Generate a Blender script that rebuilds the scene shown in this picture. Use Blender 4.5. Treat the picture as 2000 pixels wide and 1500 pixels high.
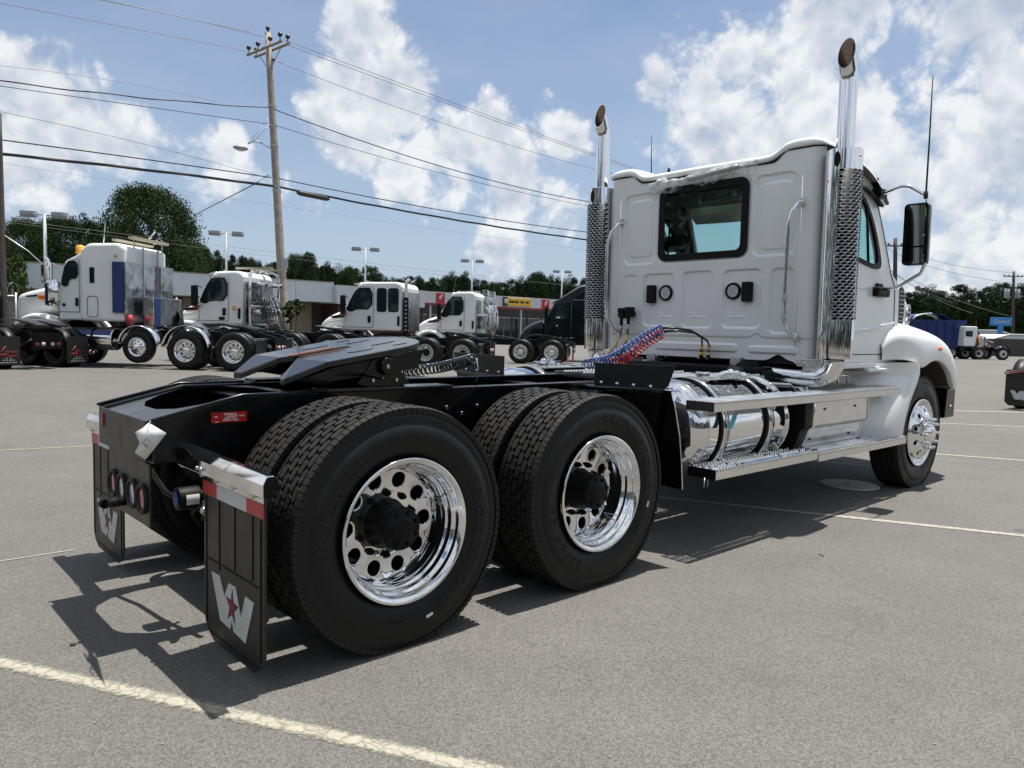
import bpy, bmesh, math, random
import numpy as np
from math import sin, cos, pi, radians, sqrt, atan2
from mathutils import Vector, Matrix

random.seed(7)
for o in list(bpy.data.objects):
    bpy.data.objects.remove(o)
SC = bpy.context.scene
COL = SC.collection

# ------------------------------------------------------------------ camera
CAM = np.array([-1.8976, -3.9118, 1.4160])
YAW, PITCH, ROLL = 0.828101, -0.068944, 0.022918
FPX = 1484.83          # focal length in pixels of a 2000 px wide frame
_f = np.array([cos(YAW) * cos(PITCH), sin(YAW) * cos(PITCH), sin(PITCH)])
_r = np.cross(_f, [0, 0, 1.0]); _r /= np.linalg.norm(_r)
_u = np.cross(_r, _f)
R_ = cos(ROLL) * _r + sin(ROLL) * _u
U_ = -sin(ROLL) * _r + cos(ROLL) * _u
F_ = _f
cd = bpy.data.cameras.new('camera')
cd.sensor_width = 36.0
cd.lens = FPX / 2000 * 36.0
cd.clip_start = 0.05
cd.clip_end = 6000
co = bpy.data.objects.new('camera', cd)
COL.objects.link(co)
co.matrix_world = Matrix(((R_[0], U_[0], -F_[0], CAM[0]), (R_[1], U_[1], -F_[1], CAM[1]), (R_[2], U_[2], -F_[2], CAM[2]), (0, 0, 0, 1)))
SC.camera = co
SC.render.resolution_x, SC.render.resolution_y = 1024, 768


def rayd(x, y):
    """direction through a pixel of the 2000x1500 survey frame"""
    return F_ + R_ * (x - 1000) / FPX - U_ * (y - 750) / FPX


def at_depth(x, y, d):
    return CAM + rayd(x, y) * d


def at_z(x, y, z):
    d = rayd(x, y)
    return CAM + d * ((z - CAM[2]) / d[2])


def at_y(x, y, Y):
    d = rayd(x, y)
    return CAM + d * ((Y - CAM[1]) / d[1])


def at_x(x, y, X):
    d = rayd(x, y)
    return CAM + d * ((X - CAM[0]) / d[0])


# ------------------------------------------------------------------ light
SUN_DIR = np.array([0.24, 0.01, 1.0]); SUN_DIR /= np.linalg.norm(SUN_DIR)
sd = bpy.data.lights.new('sun', 'SUN')
sd.energy = 5.0
sd.angle = radians(0.53)
sd.color = (1.0, 0.955, 0.88)
so = bpy.data.objects.new('sun', sd)
COL.objects.link(so)
so.rotation_euler = Vector(SUN_DIR).to_track_quat('Z', 'Y').to_euler()
so.location = (2, 0, 30)

SC.view_settings.view_transform = 'Standard'
SC.view_settings.look = 'None'
SC.view_settings.gamma = 1.0
SC.view_settings.use_curve_mapping = False
SC.view_settings.exposure = 0.62
SC.render.engine = 'CYCLES'
SC.cycles.max_bounces = 8
SC.cycles.diffuse_bounces = 3
SC.cycles.glossy_bounces = 5
SC.cycles.transparent_max_bounces = 12
SC.cycles.use_denoising = True
SC.cycles.caustics_reflective = False
SC.cycles.caustics_refractive = False

world = bpy.data.worlds.new('World')
SC.world = world
world.use_nodes = True


def build_world():
    nt = world.node_tree
    N, L = nt.nodes, nt.links
    N.clear()
    out = N.new('ShaderNodeOutputWorld')
    bg = N.new('ShaderNodeBackground')
    L.new(bg.outputs[0], out.inputs[0])
    sky = N.new('ShaderNodeTexSky')
    sky.sky_type = 'NISHITA'
    sky.sun_disc = False
    sky.sun_elevation = math.asin(SUN_DIR[2])
    sky.sun_rotation = atan2(SUN_DIR[0], SUN_DIR[1])
    sky.air_density = 1.0
    sky.dust_density = 1.2
    sky.ozone_density = 1.0
    tc = N.new('ShaderNodeTexCoord')

    def math_(op, a, b=None, c=None, clamp=False):
        n = N.new('ShaderNodeMath'); n.operation = op; n.use_clamp = clamp
        for i, v in enumerate((a, b, c)):
            if v is None: continue
            if isinstance(v, (int, float)): n.inputs[i].default_value = v
            else: L.new(v, n.inputs[i])
        return n.outputs[0]

    def vmath(op, a, b=None):
        n = N.new('ShaderNodeVectorMath'); n.operation = op
        for i, v in enumerate((a, b)):
            if v is None: continue
            if isinstance(v, (tuple, list)): n.inputs[i].default_value = v
            else: L.new(v, n.inputs[i])
        return n

    D = tc.outputs['Generated']
    # cumulus banks: places on the sky dome (px of the survey frame, radius px, weight)
    blobs = [(690, 60, 85, .8), (750, 70, 50, .7), (700, 170, 95, 1), (700, 230, 110, 1.0), (780, 200, 100, 1), (860, 250, 100, 1), (930, 270, 90, 1), (980, 300, 90, 1),
             (1000, 370, 110, .9), (900, 350, 90, .7), (1070, 380, 80, .8), (1105, 265, 60, .8), (800, 340, 80, .6), (1072, 180, 24, .6),
             (1390, 190, 120, 1), (1460, 130, 120, 1), (1560, 80, 150, 1), (1620, 20, 130, 1), (1500, 210, 140, 1), (1420, 260, 130, 1), (1340, 240, 70, .8),
             (1600, 200, 130, .9), (1550, 260, 120, .8), (1700, 180, 90, .8), (1320, 300, 60, .6),
             (1950, 80, 150, 1.1), (1880, 130, 130, 1), (1990, 200, 200, 1), (1850, 220, 130, .8), (1780, 170, 60, .6), (1760, 390, 110, .9), (1860, 400, 170, .9),
             (1950, 380, 170, 1), (1980, 480, 160, .8), (1800, 500, 120, .7), (1880, 520, 110, .55), (1650, 330, 60, .6),
             (30, 200, 110, 1), (90, 200, 75, 1), (110, 260, 100, 1), (30, 280, 110, .9), (200, 270, 70, .9), (240, 290, 60, .7), (100, 375, 45, .6), (1760, 10, 60, .5),
             (460, 290, 60, .9), (430, 320, 50, .6), (560, 350, 80, .6), (610, 400, 70, .5), (420, 370, 50, .4), (970, 480, 70, .8), (770, 340, 45, .7), (1130, 420, 60, .5)]
    mask = None
    for (x, y, r, w) in blobs:
        d = rayd(x, y); d = d / np.linalg.norm(d)
        rad = r / FPX * 1.22
        n = vmath('DISTANCE', D, tuple(float(v) for v in d))
        w *= 1.45
        m = math_('MULTIPLY_ADD', n.outputs['Value'], -w / rad, w)
        mask = m if mask is None else math_('SMOOTH_MAX', mask, m, 0.25)
    # unseen clouds behind and above the camera, cover thickened to brighten the shaded cab
    front = vmath('DOT_PRODUCT', D, tuple(float(v) for v in F_)).outputs['Value']
    lf = N.new('ShaderNodeTexNoise'); lf.inputs['Scale'].default_value = 3.1; lf.inputs['Detail'].default_value = 2
    L.new(D, lf.inputs['Vector'])
    other = math_('MULTIPLY_ADD', lf.outputs['Fac'], 7.0, -2.6)
    side = N.new('ShaderNodeMapRange'); side.inputs['From Min'].default_value = 0.72; side.inputs['From Max'].default_value = 0.62
    L.new(front, side.inputs['Value'])
    other = math_('MULTIPLY_ADD', math_('SUBTRACT', other, -2.0), side.outputs[0], -2.0)
    mask = math_('MAXIMUM', mask, other)
    mask = math_('MINIMUM', math_('MAXIMUM', mask, -2.0), 1.0)

    def fbm(vec, scale, detail=9, rough=.56):
        n = N.new('ShaderNodeTexNoise'); n.inputs['Scale'].default_value = scale
        n.inputs['Detail'].default_value = detail; n.inputs['Roughness'].default_value = rough
        L.new(vec, n.inputs['Vector'])
        return n.outputs['Fac']
    def puff(vec, scale, det=3):
        v = N.new('ShaderNodeTexVoronoi'); v.feature = 'F1'; v.inputs['Scale'].default_value = scale
        v.inputs['Detail'].default_value = det; v.inputs['Roughness'].default_value = .58; v.inputs['Lacunarity'].default_value = 2.3;
        v.normalize = True
        L.new(vec, v.inputs['Vector'])
        return math_('SUBTRACT', 1.0, v.outputs['Distance'])
    warp = N.new('ShaderNodeTexNoise'); warp.inputs['Scale'].default_value = 9; warp.inputs['Detail'].default_value = 4
    L.new(D, warp.inputs['Vector'])
    w2 = vmath('SUBTRACT', warp.outputs['Color'], (.5, .5, .5))
    w3 = vmath('SCALE', w2.outputs[0]); w3.inputs['Scale'].default_value = 0.06
    DW = vmath('ADD', D, w3.outputs[0]).outputs[0]
    n1 = math_('MULTIPLY_ADD', puff(DW, 13), .62, math_('MULTIPLY_ADD', fbm(DW, 9, 10, .55), .62, -.24))
    DU = vmath('ADD', DW, (0.004, 0.0, 0.020)).outputs[0]
    n2 = math_('MULTIPLY_ADD', puff(DU, 13, 2), .62, math_('MULTIPLY_ADD', fbm(DU, 9, 5, .55), .62, -.24))
    dens = math_('ADD', mask, math_('MULTIPLY_ADD', n1, 4.4, -2.5))
    cov = N.new('ShaderNodeMapRange'); cov.interpolation_type = 'SMOOTHSTEP'
    cov.inputs['From Min'].default_value = 0.0; cov.inputs['From Max'].default_value = 0.50
    L.new(dens, cov.inputs['Value'])
    # relief of the cloud tops
    rel = math_('SUBTRACT', n1, n2)
    thick = N.new('ShaderNodeMapRange'); thick.interpolation_type = 'SMOOTHSTEP'
    thick.inputs['From Min'].default_value = 0.35; thick.inputs['From Max'].default_value = 1.35
    L.new(dens, thick.inputs['Value'])
    sh = math_('MULTIPLY_ADD', rel, 5.0, .74)
    sh = math_('MULTIPLY_ADD', thick.outputs[0], -.42, sh)
    sh = math_('MINIMUM', math_('MAXIMUM', sh, 0.0), 1.0)
    ramp = N.new('ShaderNodeValToRGB')
    e = ramp.color_ramp.elements
    e[0].position = 0; e[0].color = (3.6, 4.2, 5.1, 1)
    e[1].position = 1; e[1].color = (7.0, 7.1, 7.2, 1)
    k = e.new(.45); k.color = (4.9, 5.3, 5.9, 1)
    L.new(sh, ramp.inputs[0])
    # milky air towards the horizon, thin cirrus veil
    sep = N.new('ShaderNodeSeparateXYZ'); L.new(D, sep.inputs[0])
    haze = N.new('ShaderNodeMapRange'); haze.inputs['From Min'].default_value = 0.0; haze.inputs['From Max'].default_value = 0.55
    haze.inputs['To Min'].default_value = 0.66; haze.inputs['To Max'].default_value = 0.08
    L.new(sep.outputs['Z'], haze.inputs['Value'])
    veil = fbm(vmath('MULTIPLY', D, (1.5, 1.5, 4)).outputs[0], 3.0, 5)
    hz = math_('ADD', haze.outputs[0], math_('MULTIPLY_ADD', veil, .8, -.40), clamp=True)
    tint = N.new('ShaderNodeMixRGB'); tint.blend_type = 'MULTIPLY'; tint.inputs[0].default_value = 1
    tint.inputs[2].default_value = SKY_TINT
    L.new(sky.outputs[0], tint.inputs[1])
    m1 = N.new('ShaderNodeMixRGB'); L.new(hz, m1.inputs[0]); L.new(tint.outputs[0], m1.inputs[1]); m1.inputs[2].default_value = (3.6, 4.45, 5.7, 1)
    m2 = N.new('ShaderNodeMixRGB'); L.new(math_('MULTIPLY', cov.outputs[0], .93), m2.inputs[0]); L.new(m1.outputs[0], m2.inputs[1]); L.new(ramp.outputs[0], m2.inputs[2])
    L.new(m2.outputs[0], bg.inputs[0])
    bg.inputs[1].default_value = 0.085


SKY_TINT = (.84, .86, .90, 1)
build_world()
world.cycles.sampling_method = 'MANUAL'
world.cycles.sample_map_resolution = 512

# ------------------------------------------------------------------ materials


def mat(name, col, rough=.5, metal=0.0, bump=0, bscale=40, var=0.0, vscale=6, coat=0, ior=None, spec=None, detail=4):
    m = bpy.data.materials.new(name)
    m.use_nodes = True
    nt = m.node_tree
    b = nt.nodes['Principled BSDF']
    b.inputs['Base Color'].default_value = (*col, 1)
    b.inputs['Roughness'].default_value = rough
    b.inputs['Metallic'].default_value = metal
    if coat: b.inputs['Coat Weight'].default_value = coat; b.inputs['Coat Roughness'].default_value = .05
    if spec is not None: b.inputs['Specular IOR Level'].default_value = spec
    tc = nt.nodes.new('ShaderNodeTexCoord')
    if var:
        n = nt.nodes.new('ShaderNodeTexNoise'); n.inputs['Scale'].default_value = vscale; n.inputs['Detail'].default_value = 8
        nt.links.new(tc.outputs['Object'], n.inputs['Vector'])
        r = nt.nodes.new('ShaderNodeMapRange'); r.inputs['From Min'].default_value = .3; r.inputs['From Max'].default_value = .7
        r.inputs['To Min'].default_value = 1 - var; r.inputs['To Max'].default_value = 1 + var
        nt.links.new(n.outputs['Fac'], r.inputs['Value'])
        mx = nt.nodes.new('ShaderNodeVectorMath'); mx.operation = 'SCALE'
        mx.inputs[0].default_value = col
        nt.links.new(r.outputs[0], mx.inputs['Scale'])
        nt.links.new(mx.outputs[0], b.inputs['Base Color'])
        r2 = nt.nodes.new('ShaderNodeMapRange'); r2.inputs['From Min'].default_value = .3; r2.inputs['From Max'].default_value = .7
        r2.inputs['To Min'].default_value = max(0, rough * (1 - var)); r2.inputs['To Max'].default_value = min(1, rough * (1 + var))
        nt.links.new(n.outputs['Fac'], r2.inputs['Value'])
        nt.links.new(r2.outputs[0], b.inputs['Roughness'])
    if bump:
        n = nt.nodes.new('ShaderNodeTexNoise'); n.inputs['Scale'].default_value = bscale; n.inputs['Detail'].default_value = detail
        nt.links.new(tc.outputs['Object'], n.inputs['Vector'])
        bp = nt.nodes.new('ShaderNodeBump'); bp.inputs['Strength'].default_value = bump; bp.inputs['Distance'].default_value = .01
        nt.links.new(n.outputs['Fac'], bp.inputs['Height'])
        nt.links.new(bp.outputs[0], b.inputs['Normal'])
    return m


M = {}
M['white'] = mat('truck_white_paint', (.85, .86, .855), .26, coat=.5, var=.03, vscale=2)
M['whitebg'] = mat('fleet_white_paint', (.78, .79, .78), .3, coat=.3, var=.05, vscale=2)
M['black'] = mat('black_chassis_paint', (.0045, .0047, .0052), .24, coat=.18, var=.25, vscale=9, spec=.3)
M['blackdull'] = mat('matt_black_plastic', (.0042, .0042, .0042), .5, var=.2, vscale=12, spec=.18)
M['blackcar'] = mat('gloss_black_paint', (.003, .003, .004), .10, coat=.15, spec=.3)
M['plate'] = mat('satin_black_tail_plate', (.019, .018, .0155), .40, var=.12, vscale=10)
M['rubber'] = mat('tyre_rubber', (.0056, .0058, .0062), .48, bump=.12, bscale=120, var=.22, vscale=7, spec=.30)
M['tread'] = mat('tyre_tread_rubber', (.0155, .0145, .0135), .68, bump=.2, bscale=90, var=.30, vscale=14, spec=.28)
M['letter'] = mat('moulded_letter_rubber', (.0085, .0088, .0092), .45, spec=.34)
M['flap'] = mat('mudflap_rubber', (.0085, .0083, .0078), .42, bump=.03, bscale=200, var=.15, vscale=8)
M['chrome'] = mat('chrome', (.82, .82, .83), .035, 1.0, bump=.012, bscale=5)
M['alu'] = mat('polished_aluminium', (.80, .80, .80), .07, 1.0, bump=.015, bscale=8, var=.25, vscale=5)
M['alusat'] = mat('brushed_aluminium', (.74, .74, .73), .22, 1.0, bump=.03, bscale=60, var=.06, vscale=8)
M['alubg'] = mat('weathered_aluminium', (.46, .47, .49), .22, 1.0, bump=.35, bscale=5, var=.3, vscale=4)
M['punched'] = mat('punched_chrome', (.50, .50, .51), .08, 1.0)
M['steel'] = mat('galvanised_steel', (.42, .43, .44), .45, .8, var=.1)
M['bolt'] = mat('zinc_bolt', (.6, .6, .6), .25, 1.0)
M['red'] = mat('red_reflector', (.42, .018, .015), .3, var=.1, vscale=40)
M['reflw'] = mat('white_reflector', (.55, .56, .57), .35)
M['lens'] = mat('red_lamp_lens', (.30, .012, .012), .15, coat=.8)
M['lensw'] = mat('clear_lamp_lens', (.45, .47, .50), .15, coat=.8)
M['amber'] = mat('amber_lens', (.75, .16, .01), .25, coat=.5)
M['yellowlamp'] = mat('beacon_amber', (.80, .36, .02), .3)
M['emblem'] = mat('pale_grey_flap_print', (.50, .51, .50), .5, var=.08, vscale=20)
M['star'] = mat('dark_red_print', (.16, .012, .02), .5)
M['paper'] = mat('white_paper', (.72, .72, .72), .7)
M['ink'] = mat('black_ink', (.02, .02, .02), .7)
M['bluelens'] = mat('blue_cap', (.02, .05, .5), .35)
M['bluehose'] = mat('blue_hose', (.012, .06, .26), .35)
M['redhose'] = mat('red_hose', (.40, .015, .02), .35)
M['blackhose'] = mat('black_hose', (.012, .012, .012), .3)
M['blackgloss'] = mat('gloss_black_cable', (.02, .02, .022), .12, coat=.6)
M['grease'] = mat('orange_grease', (.38, .12, .02), .35, bump=.6, bscale=60)
M['brass'] = mat('brass_fitting', (.55, .38, .14), .3, 1.0)
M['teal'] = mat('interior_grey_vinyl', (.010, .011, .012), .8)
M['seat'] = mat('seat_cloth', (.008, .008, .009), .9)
M['wood'] = mat('weathered_pole_wood', (.27, .24, .20), .85, bump=.7, bscale=14, var=.3, vscale=5)
M['wooddark'] = mat('creosoted_pole_wood', (.060, .048, .040), .85, bump=.6, bscale=14, var=.3, vscale=5)
M['cable'] = mat('cable_sheath', (.02, .02, .02), .6)
M['cablegrey'] = mat('bare_conductor', (.10, .11, .12), .5)
M['insul'] = mat('dark_insulator', (.03, .015, .012), .3)
M['lampgrey'] = mat('lamp_head_grey', (.30, .31, .34), .5)
M['lamppole'] = mat('lamp_pole_grey', (.42, .43, .45), .5)
M['fascia'] = mat('store_fascia_panel', (.56, .61, .66), .6, var=.08, vscale=1.2)
M['fascia2'] = mat('store_fascia_plain', (.55, .57, .59), .6, var=.05, vscale=1.0)
M['darkwall'] = mat('dark_wall_brick', (.055, .05, .047), .8, var=.3, vscale=2)  # dark wall colour of the stores and sheds
M['glassdark'] = mat('dark_store_glass', (.015, .02, .022), .08)
M['tanwall'] = mat('tan_stucco', (.30, .26, .19), .8, var=.1)
M['redtrim'] = mat('dark_red_trim', (.22, .035, .035), .6)
M['signred'] = mat('red_sign_face', (.42, .02, .03), .5)
M['signyel'] = mat('yellow_sign_face', (.72, .45, .02), .5)
M['signblack'] = mat('black_sign_face', (.02, .02, .03), .5)
M['signblue'] = mat('blue_sign_face', (.03, .22, .55), .5)
M['bluebody'] = mat('dark_blue_body_paint', (.002, .019, .125), .3, coat=.3, var=.08, vscale=2)
M['bluefilm'] = mat('blue_protective_film', (.012, .035, .15), .35, bump=.2, bscale=10)
M['concrete'] = mat('pale_concrete', (.34, .33, .30), .85, var=.12, vscale=3)
M['cover'] = mat('pale_disc_finish', (.42, .41, .39), .6, bump=.3, bscale=60, var=.1, vscale=20)
M['grass'] = mat('dry_grass', (.13, .15, .05), .9, bump=.5, bscale=10, var=.35, vscale=1.5)
M['bark'] = mat('tree_bark', (.07, .055, .042), .9, bump=.6, bscale=8)
M['shrub'] = mat('weed_leaves', (.10, .20, .03), .6, var=.3, vscale=5)
M['whitewheel'] = mat('white_painted_wheel', (.55, .55, .53), .4, var=.06)
M['logo_red'] = mat('red_flap_print', (.34, .03, .035), .6)
M['orange'] = mat('orange_paint', (.7, .2, .05), .6)
M['mirrorglass'] = mat('mirror_glass', (.75, .78, .8), .02, 1.0)
M['debris'] = mat('dark_debris', (.03, .028, .024), .9)


def glass_mat(name, col, alpha_mix=.5, rough=.02):
    """tinted sheet glass: tinted transparency plus a fresnel mirror"""
    m = bpy.data.materials.new(name); m.use_nodes = True
    nt = m.node_tree; nt.nodes.clear()
    o = nt.nodes.new('ShaderNodeOutputMaterial')
    t = nt.nodes.new('ShaderNodeBsdfTransparent'); t.inputs[0].default_value = (*col, 1)
    g = nt.nodes.new('ShaderNodeBsdfGlossy'); g.inputs['Roughness'].default_value = rough; g.inputs[0].default_value = (.9, .93, .95, 1)
    fr = nt.nodes.new('ShaderNodeFresnel'); fr.inputs[0].default_value = 1.30
    mx = nt.nodes.new('ShaderNodeMixShader')
    nt.links.new(fr.outputs[0], mx.inputs[0]); nt.links.new(t.outputs[0], mx.inputs[1]); nt.links.new(g.outputs[0], mx.inputs[2])
    nt.links.new(mx.outputs[0], o.inputs[0])
    return m


M['glass'] = glass_mat('green_tinted_glass', (.62, .86, .80))
M['glassrear'] = glass_mat('clear_rear_glass', (.78, .86, .84))
M['glassbg'] = mat('dark_cab_glass', (.010, .022, .025), .04, spec=.5)


def wrap_mat():
    m = bpy.data.materials.new('clear_plastic_wrap'); m.use_nodes = True
    nt = m.node_tree
    b = nt.nodes['Principled BSDF']
    b.inputs['Base Color'].default_value = (.72, .74, .75, 1); b.inputs['Roughness'].default_value = .18
    n = nt.nodes.new('ShaderNodeTexNoise'); n.inputs['Scale'].default_value = 14; n.inputs['Detail'].default_value = 5
    tc = nt.nodes.new('ShaderNodeTexCoord'); nt.links.new(tc.outputs['Object'], n.inputs['Vector'])
    r = nt.nodes.new('ShaderNodeMapRange'); r.inputs['From Min'].default_value = .38; r.inputs['From Max'].default_value = .62
    r.inputs['To Min'].default_value = .05; r.inputs['To Max'].default_value = .75
    nt.links.new(n.outputs['Fac'], r.inputs['Value']); nt.links.new(r.outputs[0], b.inputs['Alpha'])
    bp = nt.nodes.new('ShaderNodeBump'); bp.inputs['Strength'].default_value = .9; bp.inputs['Distance'].default_value = .02
    nt.links.new(n.outputs['Fac'], bp.inputs['Height']); nt.links.new(bp.outputs[0], b.inputs['Normal'])
    return m


M['wrap'] = wrap_mat()


def foliage_mat(name, base):
    m = bpy.data.materials.new(name); m.use_nodes = True
    nt = m.node_tree; b = nt.nodes['Principled BSDF']
    b.inputs['Roughness'].default_value = .85
    b.inputs['Specular IOR Level'].default_value = .08
    geo = nt.nodes.new('ShaderNodeNewGeometry')
    r = nt.nodes.new('ShaderNodeMapRange'); r.inputs['To Min'].default_value = .72; r.inputs['To Max'].default_value = 1.28
    nt.links.new(geo.outputs['Random Per Island'], r.inputs['Value'])
    oi = nt.nodes.new('ShaderNodeObjectInfo')
    r3 = nt.nodes.new('ShaderNodeMapRange'); r3.inputs['To Min'].default_value = .75; r3.inputs['To Max'].default_value = 1.25
    nt.links.new(oi.outputs['Random'], r3.inputs['Value'])
    mm = nt.nodes.new('ShaderNodeMath'); mm.operation = 'MULTIPLY'
    nt.links.new(r.outputs[0], mm.inputs[0]); nt.links.new(r3.outputs[0], mm.inputs[1])
    v = nt.nodes.new('ShaderNodeVectorMath'); v.operation = 'SCALE'; v.inputs[0].default_value = base
    nt.links.new(mm.outputs[0], v.inputs['Scale']); nt.links.new(v.outputs[0], b.inputs['Base Color'])
    return m


M['leaf'] = foliage_mat('broadleaf_foliage', (.030, .052, .017))
M['pine'] = foliage_mat('pine_foliage', (.022, .038, .018))
M['leaflight'] = foliage_mat('lighter_foliage', (.055, .085, .026))


def asphalt_mat():
    m = bpy.data.materials.new('worn_asphalt'); m.use_nodes = True
    nt = m.node_tree; N, L = nt.nodes, nt.links
    b = N['Principled BSDF']
    tc = N.new('ShaderNodeTexCoord')

    def noise(scale, detail=4, rough=.5, vec=None):
        n = N.new('ShaderNodeTexNoise'); n.inputs['Scale'].default_value = scale; n.inputs['Detail'].default_value = detail; n.inputs['Roughness'].default_value = rough
        L.new(vec if vec else tc.outputs['Object'], n.inputs['Vector']); return n.outputs['Fac']

    def mr(v, a, b_, c, d, sm=False):
        n = N.new('ShaderNodeMapRange'); n.inputs['From Min'].default_value = a; n.inputs['From Max'].default_value = b_
        n.inputs['To Min'].default_value = c; n.inputs['To Max'].default_value = d
        if sm: n.interpolation_type = 'SMOOTHSTEP'
        L.new(v, n.inputs['Value']); return n.outputs[0]

    def mul(a, b_):
        n = N.new('ShaderNodeMath'); n.operation = 'MULTIPLY'; L.new(a, n.inputs[0]); L.new(b_, n.inputs[1]); return n.outputs[0]
    vo = N.new('ShaderNodeTexVoronoi'); vo.inputs['Scale'].default_value = 150
    L.new(tc.outputs['Object'], vo.inputs['Vector'])
    sepc = N.new('ShaderNodeSeparateColor'); L.new(vo.outputs['Color'], sepc.inputs[0])
    grain = mr(sepc.outputs[0], 0, 1, .66, 1.36)
    g2 = mr(noise(60, 5, .75), .25, .75, .86, 1.14)
    big = mr(noise(.22, 5, .6), .3, .7, .90, 1.10)
    mid = mr(noise(1.7, 6, .65), .3, .7, .92, 1.07)
    # oil drips and tyre scuffs
    st = mr(noise(1.1, 5, .6), .58, .72, 1.0, .84, True)
    v2 = N.new('ShaderNodeTexVoronoi'); v2.inputs['Scale'].default_value = .9; v2.inputs['Randomness'].default_value = 1
    L.new(tc.outputs['Object'], v2.inputs['Vector'])
    drip = mr(v2.outputs['Distance'], .02, .045, .62, 1.0, True)
    # hairline cracks
    wv = N.new('ShaderNodeVectorMath'); wv.operation = 'ADD'
    nn = N.new('ShaderNodeTexNoise'); nn.inputs['Scale'].default_value = 1.3; nn.inputs['Detail'].default_value = 6
    L.new(tc.outputs['Object'], nn.inputs['Vector'])
    ws = N.new('ShaderNodeVectorMath'); ws.operation = 'SCALE'; ws.inputs['Scale'].default_value = .9
    L.new(nn.outputs['Color'], ws.inputs[0]); L.new(tc.outputs['Object'], wv.inputs[0]); L.new(ws.outputs[0], wv.inputs[1])
    v3 = N.new('ShaderNodeTexVoronoi'); v3.feature = 'DISTANCE_TO_EDGE'; v3.inputs['Scale'].default_value = .16
    L.new(wv.outputs[0], v3.inputs['Vector'])
    crack = mr(v3.outputs['Distance'], .0002, .0012, .84, 1.0)
    t = mul(mul(mul(grain, g2), mul(big, mid)), mul(mul(st, drip), crack))
    col = N.new('ShaderNodeVectorMath'); col.operation = 'SCALE'; col.inputs[0].default_value = (.108, .105, .0965)
    L.new(t, col.inputs['Scale']); L.new(col.outputs[0], b.inputs['Base Color'])
    b.inputs['Roughness'].default_value = .82
    bp = N.new('ShaderNodeBump'); bp.inputs['Strength'].default_value = .7; bp.inputs['Distance'].default_value = .006
    hh = N.new('ShaderNodeMath'); hh.operation = 'ADD'; L.new(vo.outputs['Distance'], hh.inputs[0]); L.new(noise(70, 4), hh.inputs[1])
    L.new(hh.outputs[0], bp.inputs['Height']); L.new(bp.outputs[0], b.inputs['Normal'])
    return m


M['asphalt'] = asphalt_mat()


def line_mat(name, col, wear=.5, along=40):
    """worn marking paint: breaks up into flakes and cracks, asphalt shows through"""
    m = bpy.data.materials.new(name); m.use_nodes = True
    nt = m.node_tree; N, L = nt.nodes, nt.links
    b = N['Principled BSDF']; out = N['Material Output']
    b.inputs['Roughness'].default_value = .75
    uv = N.new('ShaderNodeTexCoord')
    sp = N.new('ShaderNodeSeparateXYZ'); L.new(uv.outputs['UV'], sp.inputs[0])

    def nz(scale, det, rough=.6):
        n = N.new('ShaderNodeTexNoise'); n.inputs['Scale'].default_value = scale; n.inputs['Detail'].default_value = det; n.inputs['Roughness'].default_value = rough
        L.new(uv.outputs['Object'], n.inputs['Vector']); return n.outputs['Fac']

    def ma(op, a, b_, c=None):
        n = N.new('ShaderNodeMath'); n.operation = op
        for i, v in enumerate((a, b_, c)):
            if v is None: continue
            if isinstance(v, (int, float)): n.inputs[i].default_value = v
            else: L.new(v, n.inputs[i])
        return n.outputs[0]
    edge = ma('SUBTRACT', 1.0, ma('MULTIPLY', ma('ABSOLUTE', ma('SUBTRACT', sp.outputs[1], .5), None), 2.0))   # 1 centre, 0 edge
    a = ma('ADD', ma('MULTIPLY', edge, 2.2), ma('MULTIPLY_ADD', nz(38, 6, .75), 3.4, -1.75 - wear))
    # cracks running obliquely across the stripe
    wv = N.new('ShaderNodeTexVoronoi'); wv.feature = 'DISTANCE_TO_EDGE'; wv.inputs['Scale'].default_value = 1
    mp = N.new('ShaderNodeMapping'); mp.inputs['Scale'].default_value = (16, 2.2, 1); mp.inputs['Rotation'].default_value = (0, 0, .35)
    L.new(uv.outputs['UV'], mp.inputs[0])
    off = N.new('ShaderNodeVectorMath'); off.operation = 'ADD'
    n5 = N.new('ShaderNodeTexNoise'); n5.inputs['Scale'].default_value = 20; L.new(uv.outputs['Object'], n5.inputs['Vector'])
    L.new(mp.outputs[0], off.inputs[0]); L.new(n5.outputs['Color'], off.inputs[1]); L.new(off.outputs[0], wv.inputs['Vector'])
    cr = N.new('ShaderNodeMapRange'); cr.inputs['From Min'].default_value = .0; cr.inputs['From Max'].default_value = .09; L.new(wv.outputs['Distance'], cr.inputs['Value'])
    a = ma('MINIMUM', ma('MAXIMUM', a, 0.0), 1.0)
    a = ma('MULTIPLY', a, ma('MULTIPLY_ADD', cr.outputs[0], .45, .55))
    v = N.new('ShaderNodeVectorMath'); v.operation = 'SCALE'; v.inputs[0].default_value = col
    L.new(ma('MULTIPLY_ADD', nz(60, 4), .7, .65), v.inputs['Scale']); L.new(v.outputs[0], b.inputs['Base Color'])
    tr = N.new('ShaderNodeBsdfTransparent'); mx = N.new('ShaderNodeMixShader')
    L.new(a, mx.inputs[0]); L.new(tr.outputs[0], mx.inputs[1]); L.new(b.outputs[0], mx.inputs[2]); L.new(mx.outputs[0], out.inputs[0])
    return m


M['line'] = line_mat('worn_cream_line_paint', (.31, .29, .235), .45)
M['linefar'] = line_mat('worn_white_line_paint', (.33, .315, .28), .05)
M['linefaint'] = line_mat('faded_line_paint', (.24, .225, .185), .6)

# ------------------------------------------------------------------ mesh helpers


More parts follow.
